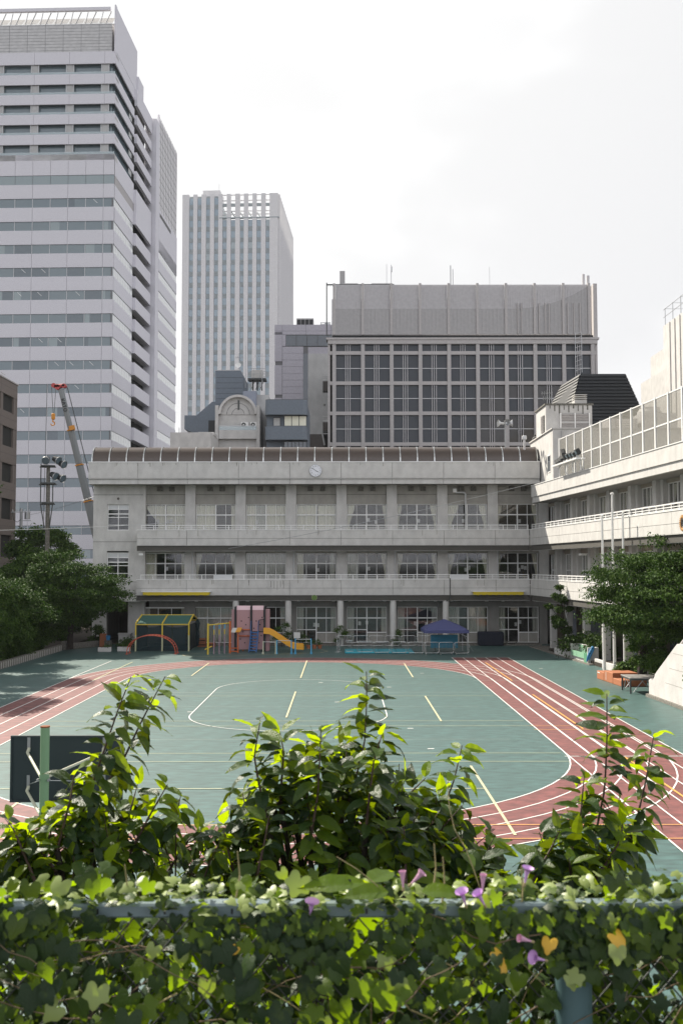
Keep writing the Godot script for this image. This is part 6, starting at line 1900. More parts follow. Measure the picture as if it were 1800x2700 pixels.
	# shrubs against the building
	var sh := [[Vector3(-15.9, 0, -74.3), Vector3(0.75, 0.65, 0.6), 420, "rounded dark shrub at the left of the net shelter"], [Vector3(-4.55, 0, -76.0), Vector3(0.55, 1.25, 0.5), 380, "tall ragged shrub growing by the column behind the slide"], [Vector3(-3.0, 0, -76.4), Vector3(0.9, 0.5, 0.4), 260, "low planting with small pale flowers behind the towel rack"], [Vector3(-0.1, 0, -76.6), Vector3(0.42, 0.85, 0.42), 260, "climbing plant round the foot of the middle column"], [Vector3(4.2, 0, -76.6), Vector3(0.50, 0.75, 0.45), 260, "climbing plant round the column behind the barriers"]]
	for q in sh:
		var s := thing("shrub", q[3], "shrub", q[0], 0.0, "shrubs along the school front")
		put(s, "stem", rod(Vector3.ZERO, Vector3(0, q[1].y, 0), 0.03), M.bark)
		foliage(s, "foliage", Vector3(0, q[1].y, 0), q[1], q[2], 0.13, int(q[0].x * 10) + 300)


func barrier() -> Node3D:
	var o := thing("steel_barrier", "steel barrier", "barrier", Vector3.ZERO, 0.0, "steel barriers round the mats")
	var pts := []
	var w := 0.53
	var r := 0.1
	for q in [[-w + r, 0.12 + r, PI, PI * 1.5], [w - r, 0.12 + r, PI * 1.5, TAU], [w - r, 0.86 - r, 0.0, PI / 2], [-w + r, 0.86 - r, PI / 2, PI]]:
		for i in 4:
			var a: float = lerpf(q[2], q[3], i / 3.0)
			pts.append(Vector3(q[0] + cos(a) * r, q[1] + sin(a) * r, 0))
	pts.append(pts[0])
	put(o, "frame", Shape.new().tube(pts, 0.021, 6).mesh(), M.chrome)
	var bar := rod(Vector3(0, 0.13, 0), Vector3(0, 0.85, 0), 0.006, 4)
	for k in 9:
		put(o, "bar", bar, M.steel, Transform3D(Basis.IDENTITY, Vector3(-0.42 + 0.105 * k, 0, 0)))
	for x in [-0.42, 0.42]:
		put(o, "foot", rod(Vector3(x, 0.015, -0.2), Vector3(x, 0.015, 0.2), 0.016), M.chrome)
		put(o, "foot_post", rod(Vector3(x, 0.015, 0), Vector3(x, 0.13, 0), 0.018), M.chrome)
	return o


# ---------- right edge of the yard ----------
func build_right_edge() -> void:
	var turn := 0.0787
	var bw := Basis(Vector3.UP, turn)      # local -z runs away along the wing, +x away from the yard
	structure("planting_bed", Shape.new().box(Vector3(18.2, 0.12, -63.0), Vector3(5.4, 0.24, 18.0), bw).mesh(), M.soil)
	structure("arcade_pavement", Shape.new().box(Vector3(16.2, 0.04, -69.0), Vector3(3.0, 0.08, 14.0), bw).mesh(), M.kerb)
	# low planter walls
	for q in [[Vector3(14.9, 0, -67.8), 3.2, 0.5, "low cream planter wall between the corner column and the green sink"], [Vector3(15.75, 0, -61.2), 1.6, 0.42, "short cream planter wall beside the green sink"], [Vector3(16.2, 0, -56.0), 8.0, 0.42, "long low white planter wall behind the flagpoles"]]:
		var p := thing("planter_wall", q[3], "low wall", q[0], turn + (0.07 if q[1] > 5.0 else 0.0))
		put(p, "wall", Shape.new().chamfer(Vector3(0, q[2] / 2, 0), Vector3(0.16, q[2], q[1]), 0.02).mesh(), M.white_wall)
	# wash sink
	var s := thing("wash_sink", "pale green tiled wash sink with taps set in a concrete wall", "sink", Vector3(15.2, 0, -64.3), turn)
	put(s, "back_wall", Shape.new().chamfer(Vector3(0.62, 0.52, 0), Vector3(0.16, 1.04, 3.5), 0.02).mesh(), M.concrete_wing)
	for z in [-1.7, 1.7]:
		put(s, "end_wall", Shape.new().chamfer(Vector3(0.34, 0.52, z), Vector3(0.7, 1.04, 0.14), 0.02).mesh(), M.concrete_wing)
	bx(s, "splashback", Vector3(0.52, 0.75, 0), Vector3(0.04, 0.5, 3.26), M.sink_green)
	bx(s, "basin_front", Vector3(0.03, 0.47, 0), Vector3(0.08, 0.34, 3.26), M.sink_green)
	bx(s, "basin_floor", Vector3(0.28, 0.34, 0), Vector3(0.46, 0.06, 3.26), M.sink_green)
	bx(s, "basin_end", Vector3(0.05, 0.34, 1.35), Vector3(0.16, 0.62, 0.55), M.sink_green_dark)
	bx(s, "under_wall", Vector3(0.2, 0.15, 0), Vector3(0.2, 0.3, 3.2), M.white_wall)
	for k in 6:
		var z := -1.2 + 0.45 * k
		put(s, "tap", Shape.new().tube([Vector3(0.5, 0.78, z), Vector3(0.38, 0.80, z), Vector3(0.35, 0.72, z)], 0.022).mesh(), M.chrome)
	var h := thing("blue_hose", "blue hose hanging over the near end of the green sink", "hose", Vector3(15.28, 0, -62.5))
	put(h, "hose_loop", Shape.new().tube([Vector3(0.35, 1.07, 0.0), Vector3(0.28, 1.0, 0.12), Vector3(0.1, 0.7, 0.14), Vector3(0.0, 0.45, 0.14), Vector3(-0.05, 0.2, 0.12)], 0.085, 8, 0.05).mesh(), M.hose_blue)
	put(h, "hose_loop", Shape.new().tube([Vector3(0.42, 1.06, 0.02), Vector3(0.34, 0.9, 0.15), Vector3(0.2, 0.6, 0.16), Vector3(0.05, 0.3, 0.15)], 0.06, 8).mesh(), M.hose_blue)
	# flagpoles
	var fp := [[Vector3(14.78, 0, -56.5), 8.95, "shorter white flagpole nearest the green sink"], [Vector3(15.36, 0, -56.5), 10.2, "tallest white flagpole, the middle one with a round cap"], [Vector3(15.58, 0, -55.2), 9.0, "shorter white flagpole nearest the table"]]
	for q in fp:
		var f := thing("flagpole", q[2], "flagpole", q[0], 0.0, "white flagpoles in front of the wing")
		put(f, "pole", Shape.new().cyl(Vector3.ZERO, Vector3(0, q[1], 0), 0.095, 0.05, 12).mesh(), M.white_frame)
		put(f, "cap", Shape.new().lathe([Vector2(0.05, -0.02), Vector2(0.11 if q[1] > 10 else 0.07, 0.0), Vector2(0.11 if q[1] > 10 else 0.07, 0.07), Vector2(0.0, 0.11)], 12, Vector3(0, q[1], 0)).mesh(), M.white_frame)
		put(f, "halyard", rod(Vector3(-0.11, 1.0, 0.05), Vector3(-0.07, q[1] - 0.1, 0.04), 0.008, 4), M.aluminium)
	# winners' podium
	var p := thing("winners_podium", "brown three step podium at the edge of the green court", "podium", Vector3(14.75, 0, -53.0), turn)
	for q in [[-1.35, 1.1, 0.44], [-0.1, 1.36, 0.56], [1.2, 1.2, 0.32]]:
		put(p, "step_block", Shape.new().chamfer(Vector3(0, q[2] / 2, q[0]), Vector3(1.35, q[2], q[1]), 0.02).mesh(), M.podium_brown)
	bx(p, "chalk_mark", Vector3(-0.679, 0.36, -1.6), Vector3(0.006, 0.05, 0.4), M.line_white)
	bx(p, "chalk_mark", Vector3(-0.679, 0.3, -0.45), Vector3(0.006, 0.4, 0.04), M.line_white)
	# table
	var t := thing("folding_table", "grey topped outdoor table on crossed metal legs beside the podium", "table", Vector3(14.62, 0, -49.1))
	put(t, "table_top", Shape.new().chamfer(Vector3(0, 0.74, 0), Vector3(1.55, 0.05, 1.62), 0.012).mesh(), M.table_top)
	for x in [-0.72, 0.72]:
		bx(t, "edge_beam", Vector3(x, 0.68, 0), Vector3(0.05, 0.07, 1.5), M.steel_dark)
		for z in [-0.7, 0.7]:
			put(t, "leg", Shape.new().chamfer(Vector3(x, 0.36, z), Vector3(0.07, 0.72, 0.07), 0.01).mesh(), M.steel_dark)
		for e in [-1.0, 1.0]:
			put(t, "brace", rod(Vector3(x, 0.66, e * 0.1), Vector3(x * 0.9, 0.06, e * 0.62), 0.018), M.steel)
	for z in [-0.72, 0.72]:
		bx(t, "edge_beam", Vector3(0, 0.67, z), Vector3(1.4, 0.07, 0.05), M.steel_dark)
		for e in [-1.0, 1.0]:
			put(t, "brace", rod(Vector3(e * 0.1, 0.66, z), Vector3(e * 0.6, 0.06, z), 0.018), M.steel)
	# stair wall with sloping top
	var w := thing("stair_wall", "white rendered stair wall with a sloping top and stone footing", "stair wall", Vector3(14.45, 0, -47.3), turn - 0.035)
	var poly := PackedVector2Array([Vector2(0.0, 0.14), Vector2(0.0, 0.80), Vector2(0.55, 0.84), Vector2(1.0, 1.25), Vector2(3.6, 2.75), Vector2(8.0, 2.75), Vector2(8.0, 0.14)])
	var tb := Transform3D(Basis(Vector3(0, 0, 1), Vector3.UP, Vector3(-1, 0, 0)), Vector3.ZERO)
	put(w, "wall", Shape.new().prism(poly, -0.28, 0.0, tb).mesh(), M.white_wall)
	put(w, "end_block", Shape.new().chamfer(Vector3(0.5, 0.42, 0.08), Vector3(0.9, 0.84, 0.2), 0.02).mesh(), M.white_wall)
	bx(w, "footing", Vector3(0.12, 0.07, 4.0), Vector3(0.5, 0.14, 8.2), M.kerb)
	put(w, "hand_rail", Shape.new().tube([Vector3(0.5, 1.05, 0.3), Vector3(0.5, 1.75, 1.2), Vector3(0.5, 3.2, 3.7)], 0.06, 8).mesh(), M.concrete_wing)
	for k in 12:
		bx(w, "step", Vector3(1.2, 0.10 + 0.19 * k, 0.6 + 0.28 * k), Vector3(1.8, 0.2 + 0.38 * 0.0, 0.30), M.concrete_wing)
	for y in [0.9, 1.6, 2.3]:
		bx(w, "wall_joint", Vector3(-0.0015, y, 3.6 + y * 0.7), Vector3(0.008, 0.012, 4.2), M.kerb)
	# left boundary: low kerb walls
	var k1 := thing("left_kerb_wall", "low ribbed concrete wall along the left planting", "low wall", Vector3(-20.45, 0, -60.5))
	put(k1, "wall", Shape.new().chamfer(Vector3(0, 0.22, 0), Vector3(0.25, 0.44, 25.0), 0.02).mesh(), M.kerb)
	for k in 60:
		bx(k1, "rib", Vector3(0.128, 0.21, -12.2 + 0.41 * k), Vector3(0.02, 0.38, 0.06), M.concrete)
	var k2 := thing("left_corner_wall", "low ribbed wall with end pillar turning towards the school passage", "low wall", Vector3(-20.2, 0, -74.0), -0.5)
	put(k2, "pillar", Shape.new().chamfer(Vector3(0, 0.32, 0.3), Vector3(0.4, 0.64, 0.4), 0.02).mesh(), M.kerb)
	put(k2, "wall", Shape.new().chamfer(Vector3(0, 0.22, -1.6), Vector3(0.22, 0.44, 3.4), 0.02).mesh(), M.kerb)
	var pr := thing("passage_clutter", "small blue and brown things left by the dark passage", "clutter", Vector3(-18.0, 0, -76.5))
	put(pr, "blue_bucket", Shape.new().lathe([Vector2(0.0, 0.0), Vector2(0.14, 0.0), Vector2(0.18, 0.35), Vector2(0.0, 0.35)], 12, Vector3(0.2, 0.5, 0)).mesh(), M.hose_blue)
	bx(pr, "leaning_board", Vector3(-0.2, 0.5, 0), Vector3(0.5, 1.0, 0.06), M.terracotta, Basis(Vector3(1, 0, 0), -0.2))
	bx(pr, "crate", Vector3(0.2, 0.25, 0.0), Vector3(0.5, 0.5, 0.4), M.concrete_dark)


# ---------- trees ----------
func leaf_clump_mesh() -> Mesh:
	if boxes.has("clump"):
		return boxes["clump"]
	var s := Shape.new()
	for k in 3:
		var b := Basis(Vector3.UP, k * 2.1) * Basis(Vector3(1, 0, 0), 0.25 + 0.3 * k)
		var o := b * Vector3(0, 0, 0.15)
		var p := [o, o + b * Vector3(0.26, 0.06, 0.45), o + b * Vector3(0, -0.08, 1.0), o + b * Vector3(-0.26, 0.06, 0.45)]
		s.flat(p[0], p[1], p[2], Vector3.UP)
		s.flat(p[0], p[2], p[3], Vector3.UP)
	boxes["clump"] = s.mesh()
	return boxes["clump"]


# leaves in loose clumps inside an ellipsoid
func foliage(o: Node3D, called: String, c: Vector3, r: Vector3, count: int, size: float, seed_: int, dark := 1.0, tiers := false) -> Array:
	var g := RandomNumberGenerator.new()
	g.seed = seed_
	var tips := []
	var n := clampi(int(count / 130.0), 5, 160)
	for i in n:
		var d := Vector3(g.randfn(), g.randfn(), g.randfn()).normalized() * pow(g.randf(), 0.30) * 0.88
		if tiers:
			d.y = roundf(d.y * 3.0 + g.randf_range(-0.2, 0.2)) / 3.0 + g.randf_range(-0.06, 0.06)
		d *= 1.0 + 0.16 * sin(d.x * 5.0 + seed_) * cos(d.z * 4.0)
		tips.append(c + d * r)
	var ts := []
	var cols := []
	var lump := (r.x + r.z) / 2.0 * (0.19 if n > 12 else 0.5)
	for i in count:
		var tip: Vector3 = tips[g.randi() % n]
		var q := Vector3(g.randfn(), g.randfn() * (0.42 if tiers else 0.65), g.randfn()) * lump * 0.62
		if q.length() > lump * 1.7:
			q *= 0.5
		var p := tip + q
		p.y -= 0.10 * q.length_squared() / maxf(lump, 0.05)
		var b := Basis(Vector3.UP, g.randf() * TAU) * Basis(Vector3(1, 0, 0), g.randfn() * 0.5 + 0.25) * Basis(Vector3(0, 0, 1), g.randfn() * 0.4)
		ts.append(Transform3D(b.scaled(Vector3.ONE * size * g.randf_range(0.65, 1.25)), p))
		var k := g.randf()
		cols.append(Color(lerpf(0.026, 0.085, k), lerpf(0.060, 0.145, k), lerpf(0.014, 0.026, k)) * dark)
	many(o, called, leaf_clump_mesh(), M.tree_leaf, ts, cols)
	return tips


func tree(label: String, at: Vector3, trunk_h: float, c: Vector3, r: Vector3, count: int, size: float, seed_: int, dark := 1.0, tiers := false, bole := 0.2) -> void:
	var o := thing("leafy_tree", label, "tree", at, 0.0, "broadleaf trees round the yard")
	var fork := Vector3(0.1, trunk_h, 0)
	put(o, "trunk", Shape.new().tube([Vector3.ZERO, Vector3(0.04, trunk_h * 0.5, 0.03), fork], bole, 9, bole * 0.75).mesh(), M.bark)
	var tips := foliage(o, "crown", c, r, count, size, seed_, dark, tiers)
	var lim := Shape.new()
	for i in mini(tips.size(), 26):
		var e: Vector3 = tips[i]
		var m := fork.lerp(e, 0.5) + Vector3(0, 0.12 * (e - fork).length(), 0)
		lim.tube([fork, fork.lerp(m, 0.6) + Vector3(0, 0.1, 0), m, e], bole * 0.36, 5, 0.02)
	put(o, "limbs", lim.mesh(), M.bark)


func build_trees() -> void:
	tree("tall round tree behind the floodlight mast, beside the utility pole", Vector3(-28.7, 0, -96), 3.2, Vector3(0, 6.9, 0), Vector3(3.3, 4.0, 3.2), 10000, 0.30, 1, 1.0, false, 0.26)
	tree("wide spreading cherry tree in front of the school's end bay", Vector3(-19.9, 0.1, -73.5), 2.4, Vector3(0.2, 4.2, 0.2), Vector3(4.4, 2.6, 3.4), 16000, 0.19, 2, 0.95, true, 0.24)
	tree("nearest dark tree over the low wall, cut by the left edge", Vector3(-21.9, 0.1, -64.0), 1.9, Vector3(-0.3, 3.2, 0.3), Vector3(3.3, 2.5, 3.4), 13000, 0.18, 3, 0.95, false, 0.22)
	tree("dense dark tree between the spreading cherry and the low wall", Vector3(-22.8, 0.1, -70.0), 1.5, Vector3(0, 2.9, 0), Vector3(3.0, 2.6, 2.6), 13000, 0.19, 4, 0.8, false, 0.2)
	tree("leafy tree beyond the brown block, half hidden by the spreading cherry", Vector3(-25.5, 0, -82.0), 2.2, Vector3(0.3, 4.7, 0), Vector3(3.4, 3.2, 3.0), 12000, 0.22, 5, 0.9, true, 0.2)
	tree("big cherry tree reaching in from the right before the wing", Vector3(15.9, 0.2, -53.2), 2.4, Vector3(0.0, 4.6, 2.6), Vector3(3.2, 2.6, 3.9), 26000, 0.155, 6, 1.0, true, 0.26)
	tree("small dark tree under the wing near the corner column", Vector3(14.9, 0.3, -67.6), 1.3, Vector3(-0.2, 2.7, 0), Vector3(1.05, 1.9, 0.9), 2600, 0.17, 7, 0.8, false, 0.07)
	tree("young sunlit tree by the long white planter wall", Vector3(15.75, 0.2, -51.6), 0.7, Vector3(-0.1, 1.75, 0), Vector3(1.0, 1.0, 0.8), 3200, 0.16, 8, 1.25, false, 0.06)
	var sh := [[Vector3(15.9, 0.2, -66.6), Vector3(1.1, 0.7, 1.3), 1500, 0.8, "dark shrub filling the bed behind the sink's far end"], [Vector3(16.4, 0.2, -63.6), Vector3(0.9, 0.8, 1.2), 1500, 0.8, "dark green shrub behind the middle of the green sink"], [Vector3(15.35, 0.2, -54.3), Vector3(0.55, 0.5, 0.5), 620, 1.35, "pale yellowish shrub between the flagpoles"], [Vector3(16.1, 0.2, -54.6), Vector3(0.9, 0.6, 0.8), 800, 1.1, "leafy shrub behind the flagpole nearest the table"], [Vector3(16.4, 0.3, -49.8), Vector3(1.1, 0.8, 1.1), 1300, 1.0, "shrub beside the sloping stair wall"], [Vector3(15.9, 1.0, -42.0), Vector3(1.0, 0.8, 1.2), 1500, 1.0, "shrub drooping over the sloping stair wall"]]
	for q in sh:
		var s := thing("garden_shrub", q[4], "shrub", q[0], 0.0, "shrubs along the wing")
		put(s, "stem", rod(Vector3(0, -0.1, 0), Vector3(0, q[1].y, 0), 0.03), M.bark)
		foliage(s, "foliage", Vector3(0, q[1].y, 0), q[1], q[2], 0.17, int(q[0].z * 10) + 9000, q[3])
	tree("tall tree standing along the left wall beyond the first, its shade on the track", Vector3(-25.5, 0.1, -62.0), 6.0, Vector3(0, 11.0, 0), Vector3(3.5, 3.2, 3.5), 13000, 0.2, 15, 0.95, true, 0.2)
	tree("tree by the left wall out towards the basketball board, its shade on the track", Vector3(-20.9, 0.1, -50.5), 3.6, Vector3(0, 6.6, 0), Vector3(2.8, 2.7, 2.8), 12000, 0.2, 16, 0.95, true, 0.2)
	var hd := thing("dark_hedge", "tall dark hedge closing the gap between the trees and the school's end", "hedge", Vector3(-22.8, 0.0, -80.5))
	put(hd, "stem", rod(Vector3.ZERO, Vector3(0, 1.6, 0), 0.06), M.bark)
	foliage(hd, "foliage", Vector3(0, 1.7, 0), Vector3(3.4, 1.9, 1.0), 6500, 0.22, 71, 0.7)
	for q in [[Vector3(-21.3, 0.15, -55.0), 7], [Vector3(-21.4, 0.15, -60.5), 8], [Vector3(-21.3, 0.15, -66.0), 9], [Vector3(-21.2, 0.15, -71.0), 10], [Vector3(-18.9, 0.1, -77.0), 11]]:
		var s := thing("understorey_shrub", ["dark shrub behind the low wall nearest the viewer", "dark shrub behind the low wall under the nearest tree", "dark shrub behind the low wall between two trees", "dark shrub behind the wall's end pillar", "dark shrub at the mouth of the passage"][q[1] - 7], "shrub", q[0], 0.0, "shrubs behind the left wall")
		put(s, "stem", rod(Vector3(0, -0.1, 0), Vector3(0, 0.8, 0), 0.04), M.bark)
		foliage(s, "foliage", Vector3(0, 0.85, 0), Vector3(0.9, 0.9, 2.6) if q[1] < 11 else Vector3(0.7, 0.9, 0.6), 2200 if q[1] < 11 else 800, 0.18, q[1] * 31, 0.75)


# ---------- basketball board ----------
func build_backboard() -> void:
	var o := thing("basketball_stand", "dark basketball backboard seen from behind on a green steel post", "basketball stand", Vector3(-4.62, 0, -15.7))
	put(o, "post", Shape.new().cyl(Vector3.ZERO, Vector3(0, 3.68, 0), 0.070, 0.070, 20).mesh(), M.pole_green)
	put(o, "post_cap", Shape.new().cyl(Vector3(0, 3.68, 0), Vector3(0, 3.70, 0), 0.074, 0.074, 20).mesh(), M.rust)
	for y in [2.92, 2.34]:
		put(o, "clamp", Shape.new().cyl(Vector3(0, y - 0.04, 0), Vector3(0, y + 0.04, 0), 0.078, 0.078, 20).mesh(), M.pole_green)
	var cx := 0.10
	var z := -0.9
	bx(o, "backboard", Vector3(cx, 2.86, z), Vector3(1.80, 1.05, 0.03), M.board_back)
	for e in [[Vector3(cx, 3.385, z), Vector3(1.84, 0.03, 0.07)], [Vector3(cx, 2.335, z), Vector3(1.84, 0.03, 0.07)], [Vector3(cx - 0.905, 2.86, z), Vector3(0.03, 1.02, 0.07)], [Vector3(cx + 0.905, 2.86, z), Vector3(0.03, 1.02, 0.07)]]:
		bx(o, "board_frame", e[0], e[1], M.board_back)
	for q in [[2.92, 3.14], [2.34, 2.52]]:
		for s in [-1.0, 1.0]:
			var tip := Vector3(cx + s * 0.62, q[1], z + 0.1)
			put(o, "arm", Shape.new().tube([Vector3(s * 0.06, q[0], 0), tip], 0.024, 8).mesh(), M.arm_cream)
			put(o, "arm_elbow", Shape.new().tube([tip, tip + Vector3(-s * 0.01, 0.06, -0.06)], 0.026, 8).mesh(), M.arm_cream)
			bx(o, "arm_plate", tip + Vector3(0.0, 0.12, -0.075), Vector3(0.05, 0.24, 0.02), M.steel)
			put(o, "bolt", Shape.new().cyl(Vector3(s * 0.085, q[0] - 0.04, 0.03), Vector3(s * 0.085, q[0] - 0.04, 0.09), 0.02, 0.02, 8).mesh(), M.steel)
	put(o, "stay", rod(Vector3(-0.07, 2.86, 0), Vector3(cx - 0.6, 2.62, z + 0.05), 0.008, 5), M.steel)
	put(o, "stay", rod(Vector3(0.07, 2.86, 0), Vector3(cx + 0.5, 2.66, z + 0.05), 0.005, 5), M.aluminium)
	for y in [2.5, 2.4]:
		bx(o, "hoop_bracket", Vector3(cx + 0.0, y, z + 0.04), Vector3(0.3, 0.03, 0.02), M.steel_dark)
	var ring := []
	for i in 19:
		ring.append(Vector3(cx + cos(TAU * i / 18.0) * 0.225, 2.45, z - 0.38 + sin(TAU * i / 18.0) * 0.225))
	put(o, "hoop", Shape.new().tube(ring, 0.01, 6).mesh(), M.orange_paint)


# ---------- foreground: young cherry trees ----------
# an oval leaf with a drawn-out tip, folded along its midrib and bending down
func oval_leaf(bend: float, fold: float, width: float) -> Mesh:
	var s := Shape.new()
	var k := 7
	var mid := []
	var lft := []
	var rgt := []
	for i in k + 1:
		var u := float(i) / k
		var w := width * pow(sin(PI * pow(u, 0.78)), 0.85) * (1.0 - 0.25 * u)
		if i == k:
			w = 0.0
		var z := u * cos(bend * u * 0.6)
		var y := -bend * 0.45 * u * u
		var wav := 0.012 * sin(u * 19.0)
		mid.append(Vector3(0, y, z))
		lft.append(Vector3(-w, y + w * fold + wav, z - 0.02))
		rgt.append(Vector3(w, y + w * fold - wav, z - 0.02))
	for i in k:
		for sd in [lft, rgt]:
			var n0: Vector3 = (mid[i + 1] - mid[i]).cross(sd[i + 1] - mid[i]).normalized()
			if n0.y < 0.0:
				n0 = -n0
			if n0.length() < 0.5:
				n0 = Vector3.UP
			s.tri(mid[i], mid[i + 1], sd[i + 1], n0, n0, n0, Vector2(0, float(i) / k), Vector2(0, (i + 0.98) / k), Vector2(0.98, (i + 0.98) / k))
			if i > 0:
				s.tri(mid[i], sd[i + 1], sd[i], n0, n0, n0, Vector2(0, float(i) / k), Vector2(0.98, (i + 0.98) / k), Vector2(0.98, float(i) / k))
	return s.mesh()


# a heart shaped or lobed leaf lying in the xz plane, tip towards +z
func lobed_leaf(lobes: float, cup: float) -> Mesh:
	var s := Shape.new()
	var pts := []
	var k := 28
	for i in k:
		var a := TAU * i / k
		var c := cos(a)
		var b := absf(a if a <= PI else a - TAU)      # 0 at the tip, PI at the stalk
		var r := 0.33 + 0.24 * exp(-pow(b / 0.34, 2.0)) + 0.17 * lobes * exp(-pow((b - 1.15) / 0.30, 2.0)) + 0.10 * exp(-pow((b - 2.35) / 0.42, 2.0)) - 0.20 * exp(-pow((b - PI) / 0.28, 2.0))
		var p := Vector3(sin(a) * r * 1.12, 0, c * r)
		p.y = -cup * p.length_squared() + 0.03 * sin(3 * a)
		pts.append(p + Vector3(0, 0, 0.3))
	var o := Vector3(0, 0.0, 0.3)
	for i in k:
		var a: Vector3 = pts[i]
		var b: Vector3 = pts[(i + 1) % k]
		var na := (Vector3(a.x, 0, a.z - 0.3) * cup * 2.0 + Vector3.UP).normalized()
		var nb := (Vector3(b.x, 0, b.z - 0.3) * cup * 2.0 + Vector3.UP).normalized()
		s.tri(o, a, b, Vector3.UP, na, nb, Vector2(0, 0.3), Vector2(minf(absf(a.x) * 1.8, 0.98), clampf(a.z, 0.0, 0.98)), Vector2(minf(absf(b.x) * 1.8, 0.98), clampf(b.z, 0.0, 0.98)))
	return s.mesh()


func spline(pts: Array, n: int) -> Array:
	var c := Curve3D.new()
	for i in pts.size():
		var t := Vector3.ZERO
		if i > 0 and i < pts.size() - 1:
			t = (pts[i + 1] - pts[i - 1]) / 6.0
		c.add_point(pts[i], -t, t)
	var out := []
	var ln := c.get_baked_length()
	for i in n + 1:
		out.append(c.sample_baked(ln * i / n))
	return out


func cherry(label: String, shoots: Array, fills: Array, root: Vector3, seed_: int) -> void:
	var g := RandomNumberGenerator.new()
	g.seed = seed_
	var o := thing("young_cherry_tree", label, "tree", Vector3.ZERO, 0.0, "young cherry trees behind the fence")
	var kinds := []
	for q in [[0.5, 0.25, 0.22], [0.9, 0.32, 0.24], [0.25, 0.22, 0.24], [1.2, 0.36, 0.22]]:
		var key := "oval %s" % [q]
		if not boxes.has(key):
			boxes[key] = oval_leaf(q[0], q[1], q[2])
		kinds.append(boxes[key])
	var mats := [M.cherry_leaf_0, M.cherry_leaf_1, M.cherry_leaf_2, M.cherry_leaf_3]
	var fork := root + Vector3(0, 3.9, 0)
	put(o, "trunk", Shape.new().tube(spline([root, root + Vector3(0.06, 2.0, 0.03), fork], 8), 0.07, 9, 0.045).mesh(), M.bark)
	var parts := 0
	var ts := [[], [], [], []]
	for sh in shoots:
		var base: Vector3 = sh[0]
		var path := spline(sh, 14)
		var low := spline([fork, fork.lerp(base, 0.5) + Vector3(0, -0.1, 0), base], 6)
		put(o, "branch", Shape.new().tube(low, 0.022, 6, 0.011).mesh(), M.bark)
		put(o, "shoot", Shape.new().tube(path, 0.0065, 6, 0.002).mesh(), M.shoot_stem)
		var ln := 0.0
		for i in path.size() - 1:
			ln += (path[i + 1] - path[i]).length()
		var n := int(ln / 0.0105)
		var ang := g.randf() * TAU
		for i in n:
			var f := (i + 0.6) / n
			var k := minf(f, 0.999) * (path.size() - 1)
			var p: Vector3 = (path[int(k)] as Vector3).lerp(path[int(k) + 1], k - int(k))
			var dir: Vector3 = (path[int(k) + 1] - path[int(k)]).normalized()
			ang += 2.4 + g.randf_range(-0.3, 0.3)
			var side := dir.cross(Vector3(0, 0, 1)).normalized()
			var o2 := side.cross(dir)
			var out := (side * cos(ang) + o2 * sin(ang) + dir * lerpf(0.15, 0.75, f * f)).normalized()
			out.y -= g.randf_range(0.0, 0.75)
			var size := g.randf_range(0.09, 0.145) * (1.0 if f < 0.93 else 0.75)
			var b := Basis.looking_at(-out.normalized(), Vector3.UP + Vector3(g.randfn(), 0, g.randfn() + 0.5) * 0.35)
			var pick := g.randi() % 4
			var t := Transform3D(b.scaled(Vector3.ONE * size), p + out * 0.012)
			var m := 2 if f > 0.86 and g.randf() < 0.7 else g.randi() % 4
			if parts < 290:
				put(o, "leaf", kinds[pick], mats[m], t)
				parts += 1
			else:
				ts[m].append(t)
	for fl in fills:
		var twigs := Shape.new()
		for i in fl[2]:
			var d := Vector3(g.randfn(), g.randfn(), g.randfn()).normalized() * pow(g.randf(), 0.35)
			var c: Vector3 = fl[0] + d * fl[1]
			var dir := (d + Vector3(0, 0.7, 0) + Vector3(g.randfn(), g.randfn(), g.randfn()) * 0.3).normalized()
			var tip := c + dir * 0.11
			twigs.tube([c - dir * 0.10 - Vector3(0, 0.04, 0), c, tip], 0.004, 4, 0.0015)
			for j in 9:
				var a := g.randf() * TAU
				var side := dir.cross(Vector3(0.1, 0.2, 1)).normalized()
				var out := (side * cos(a) + side.cross(dir) * sin(a) + dir * 0.5 * (j / 9.0)).normalized()
				out.y -= g.randf_range(0.0, 0.8)
				var b := Basis.looking_at(-out.normalized(), Vector3.UP + Vector3(g.randfn(), 0, g.randfn() + 0.5) * 0.35)
				ts[g.randi() % 4].append(Transform3D(b.scaled(Vector3.ONE * g.randf_range(0.085, 0.13)), c.lerp(tip, j / 9.0) + out * 0.01))
		put(o, "twigs", twigs.mesh(), M.shoot_stem)
	for m in 4:
		if ts[m].size():
			many(o, "foliage", kinds[m], mats[m], ts[m])


func build_cherries() -> void:
	cherry("young cherry tree in front of the basketball board, with two tall leaning shoots", LEFT_SHOOTS, [[Vector3(-0.78, 4.98, -4.0), Vector3(0.60, 0.24, 0.35), 50], [Vector3(-1.32, 5.00, -3.8), Vector3(0.28, 0.17, 0.3), 16]], Vector3(-0.9, 0, -4.2), 11)
	cherry("widest young cherry tree, its bushy crown hiding the middle of the fence", CENTRE_SHOOTS, [[Vector3(0.0, 5.06, -4.1), Vector3(0.46, 0.29, 0.4), 80], [Vector3(0.32, 4.96, -4.1), Vector3(0.30, 0.20, 0.35), 34], [Vector3(-0.33, 4.92, -4.0), Vector3(0.25, 0.20, 0.3), 26]], Vector3(0.0, 0, -4.3), 12)
	cherry("slender young cherry tree with two upright shoots before the red track", RIGHT_SHOOTS, [[Vector3(0.90, 4.99, -4.0), Vector3(0.22, 0.15, 0.3), 20], [Vector3(0.62, 4.90, -3.9), Vector3(0.25, 0.10, 0.25), 12]], Vector3(0.95, 0, -4.2), 13)


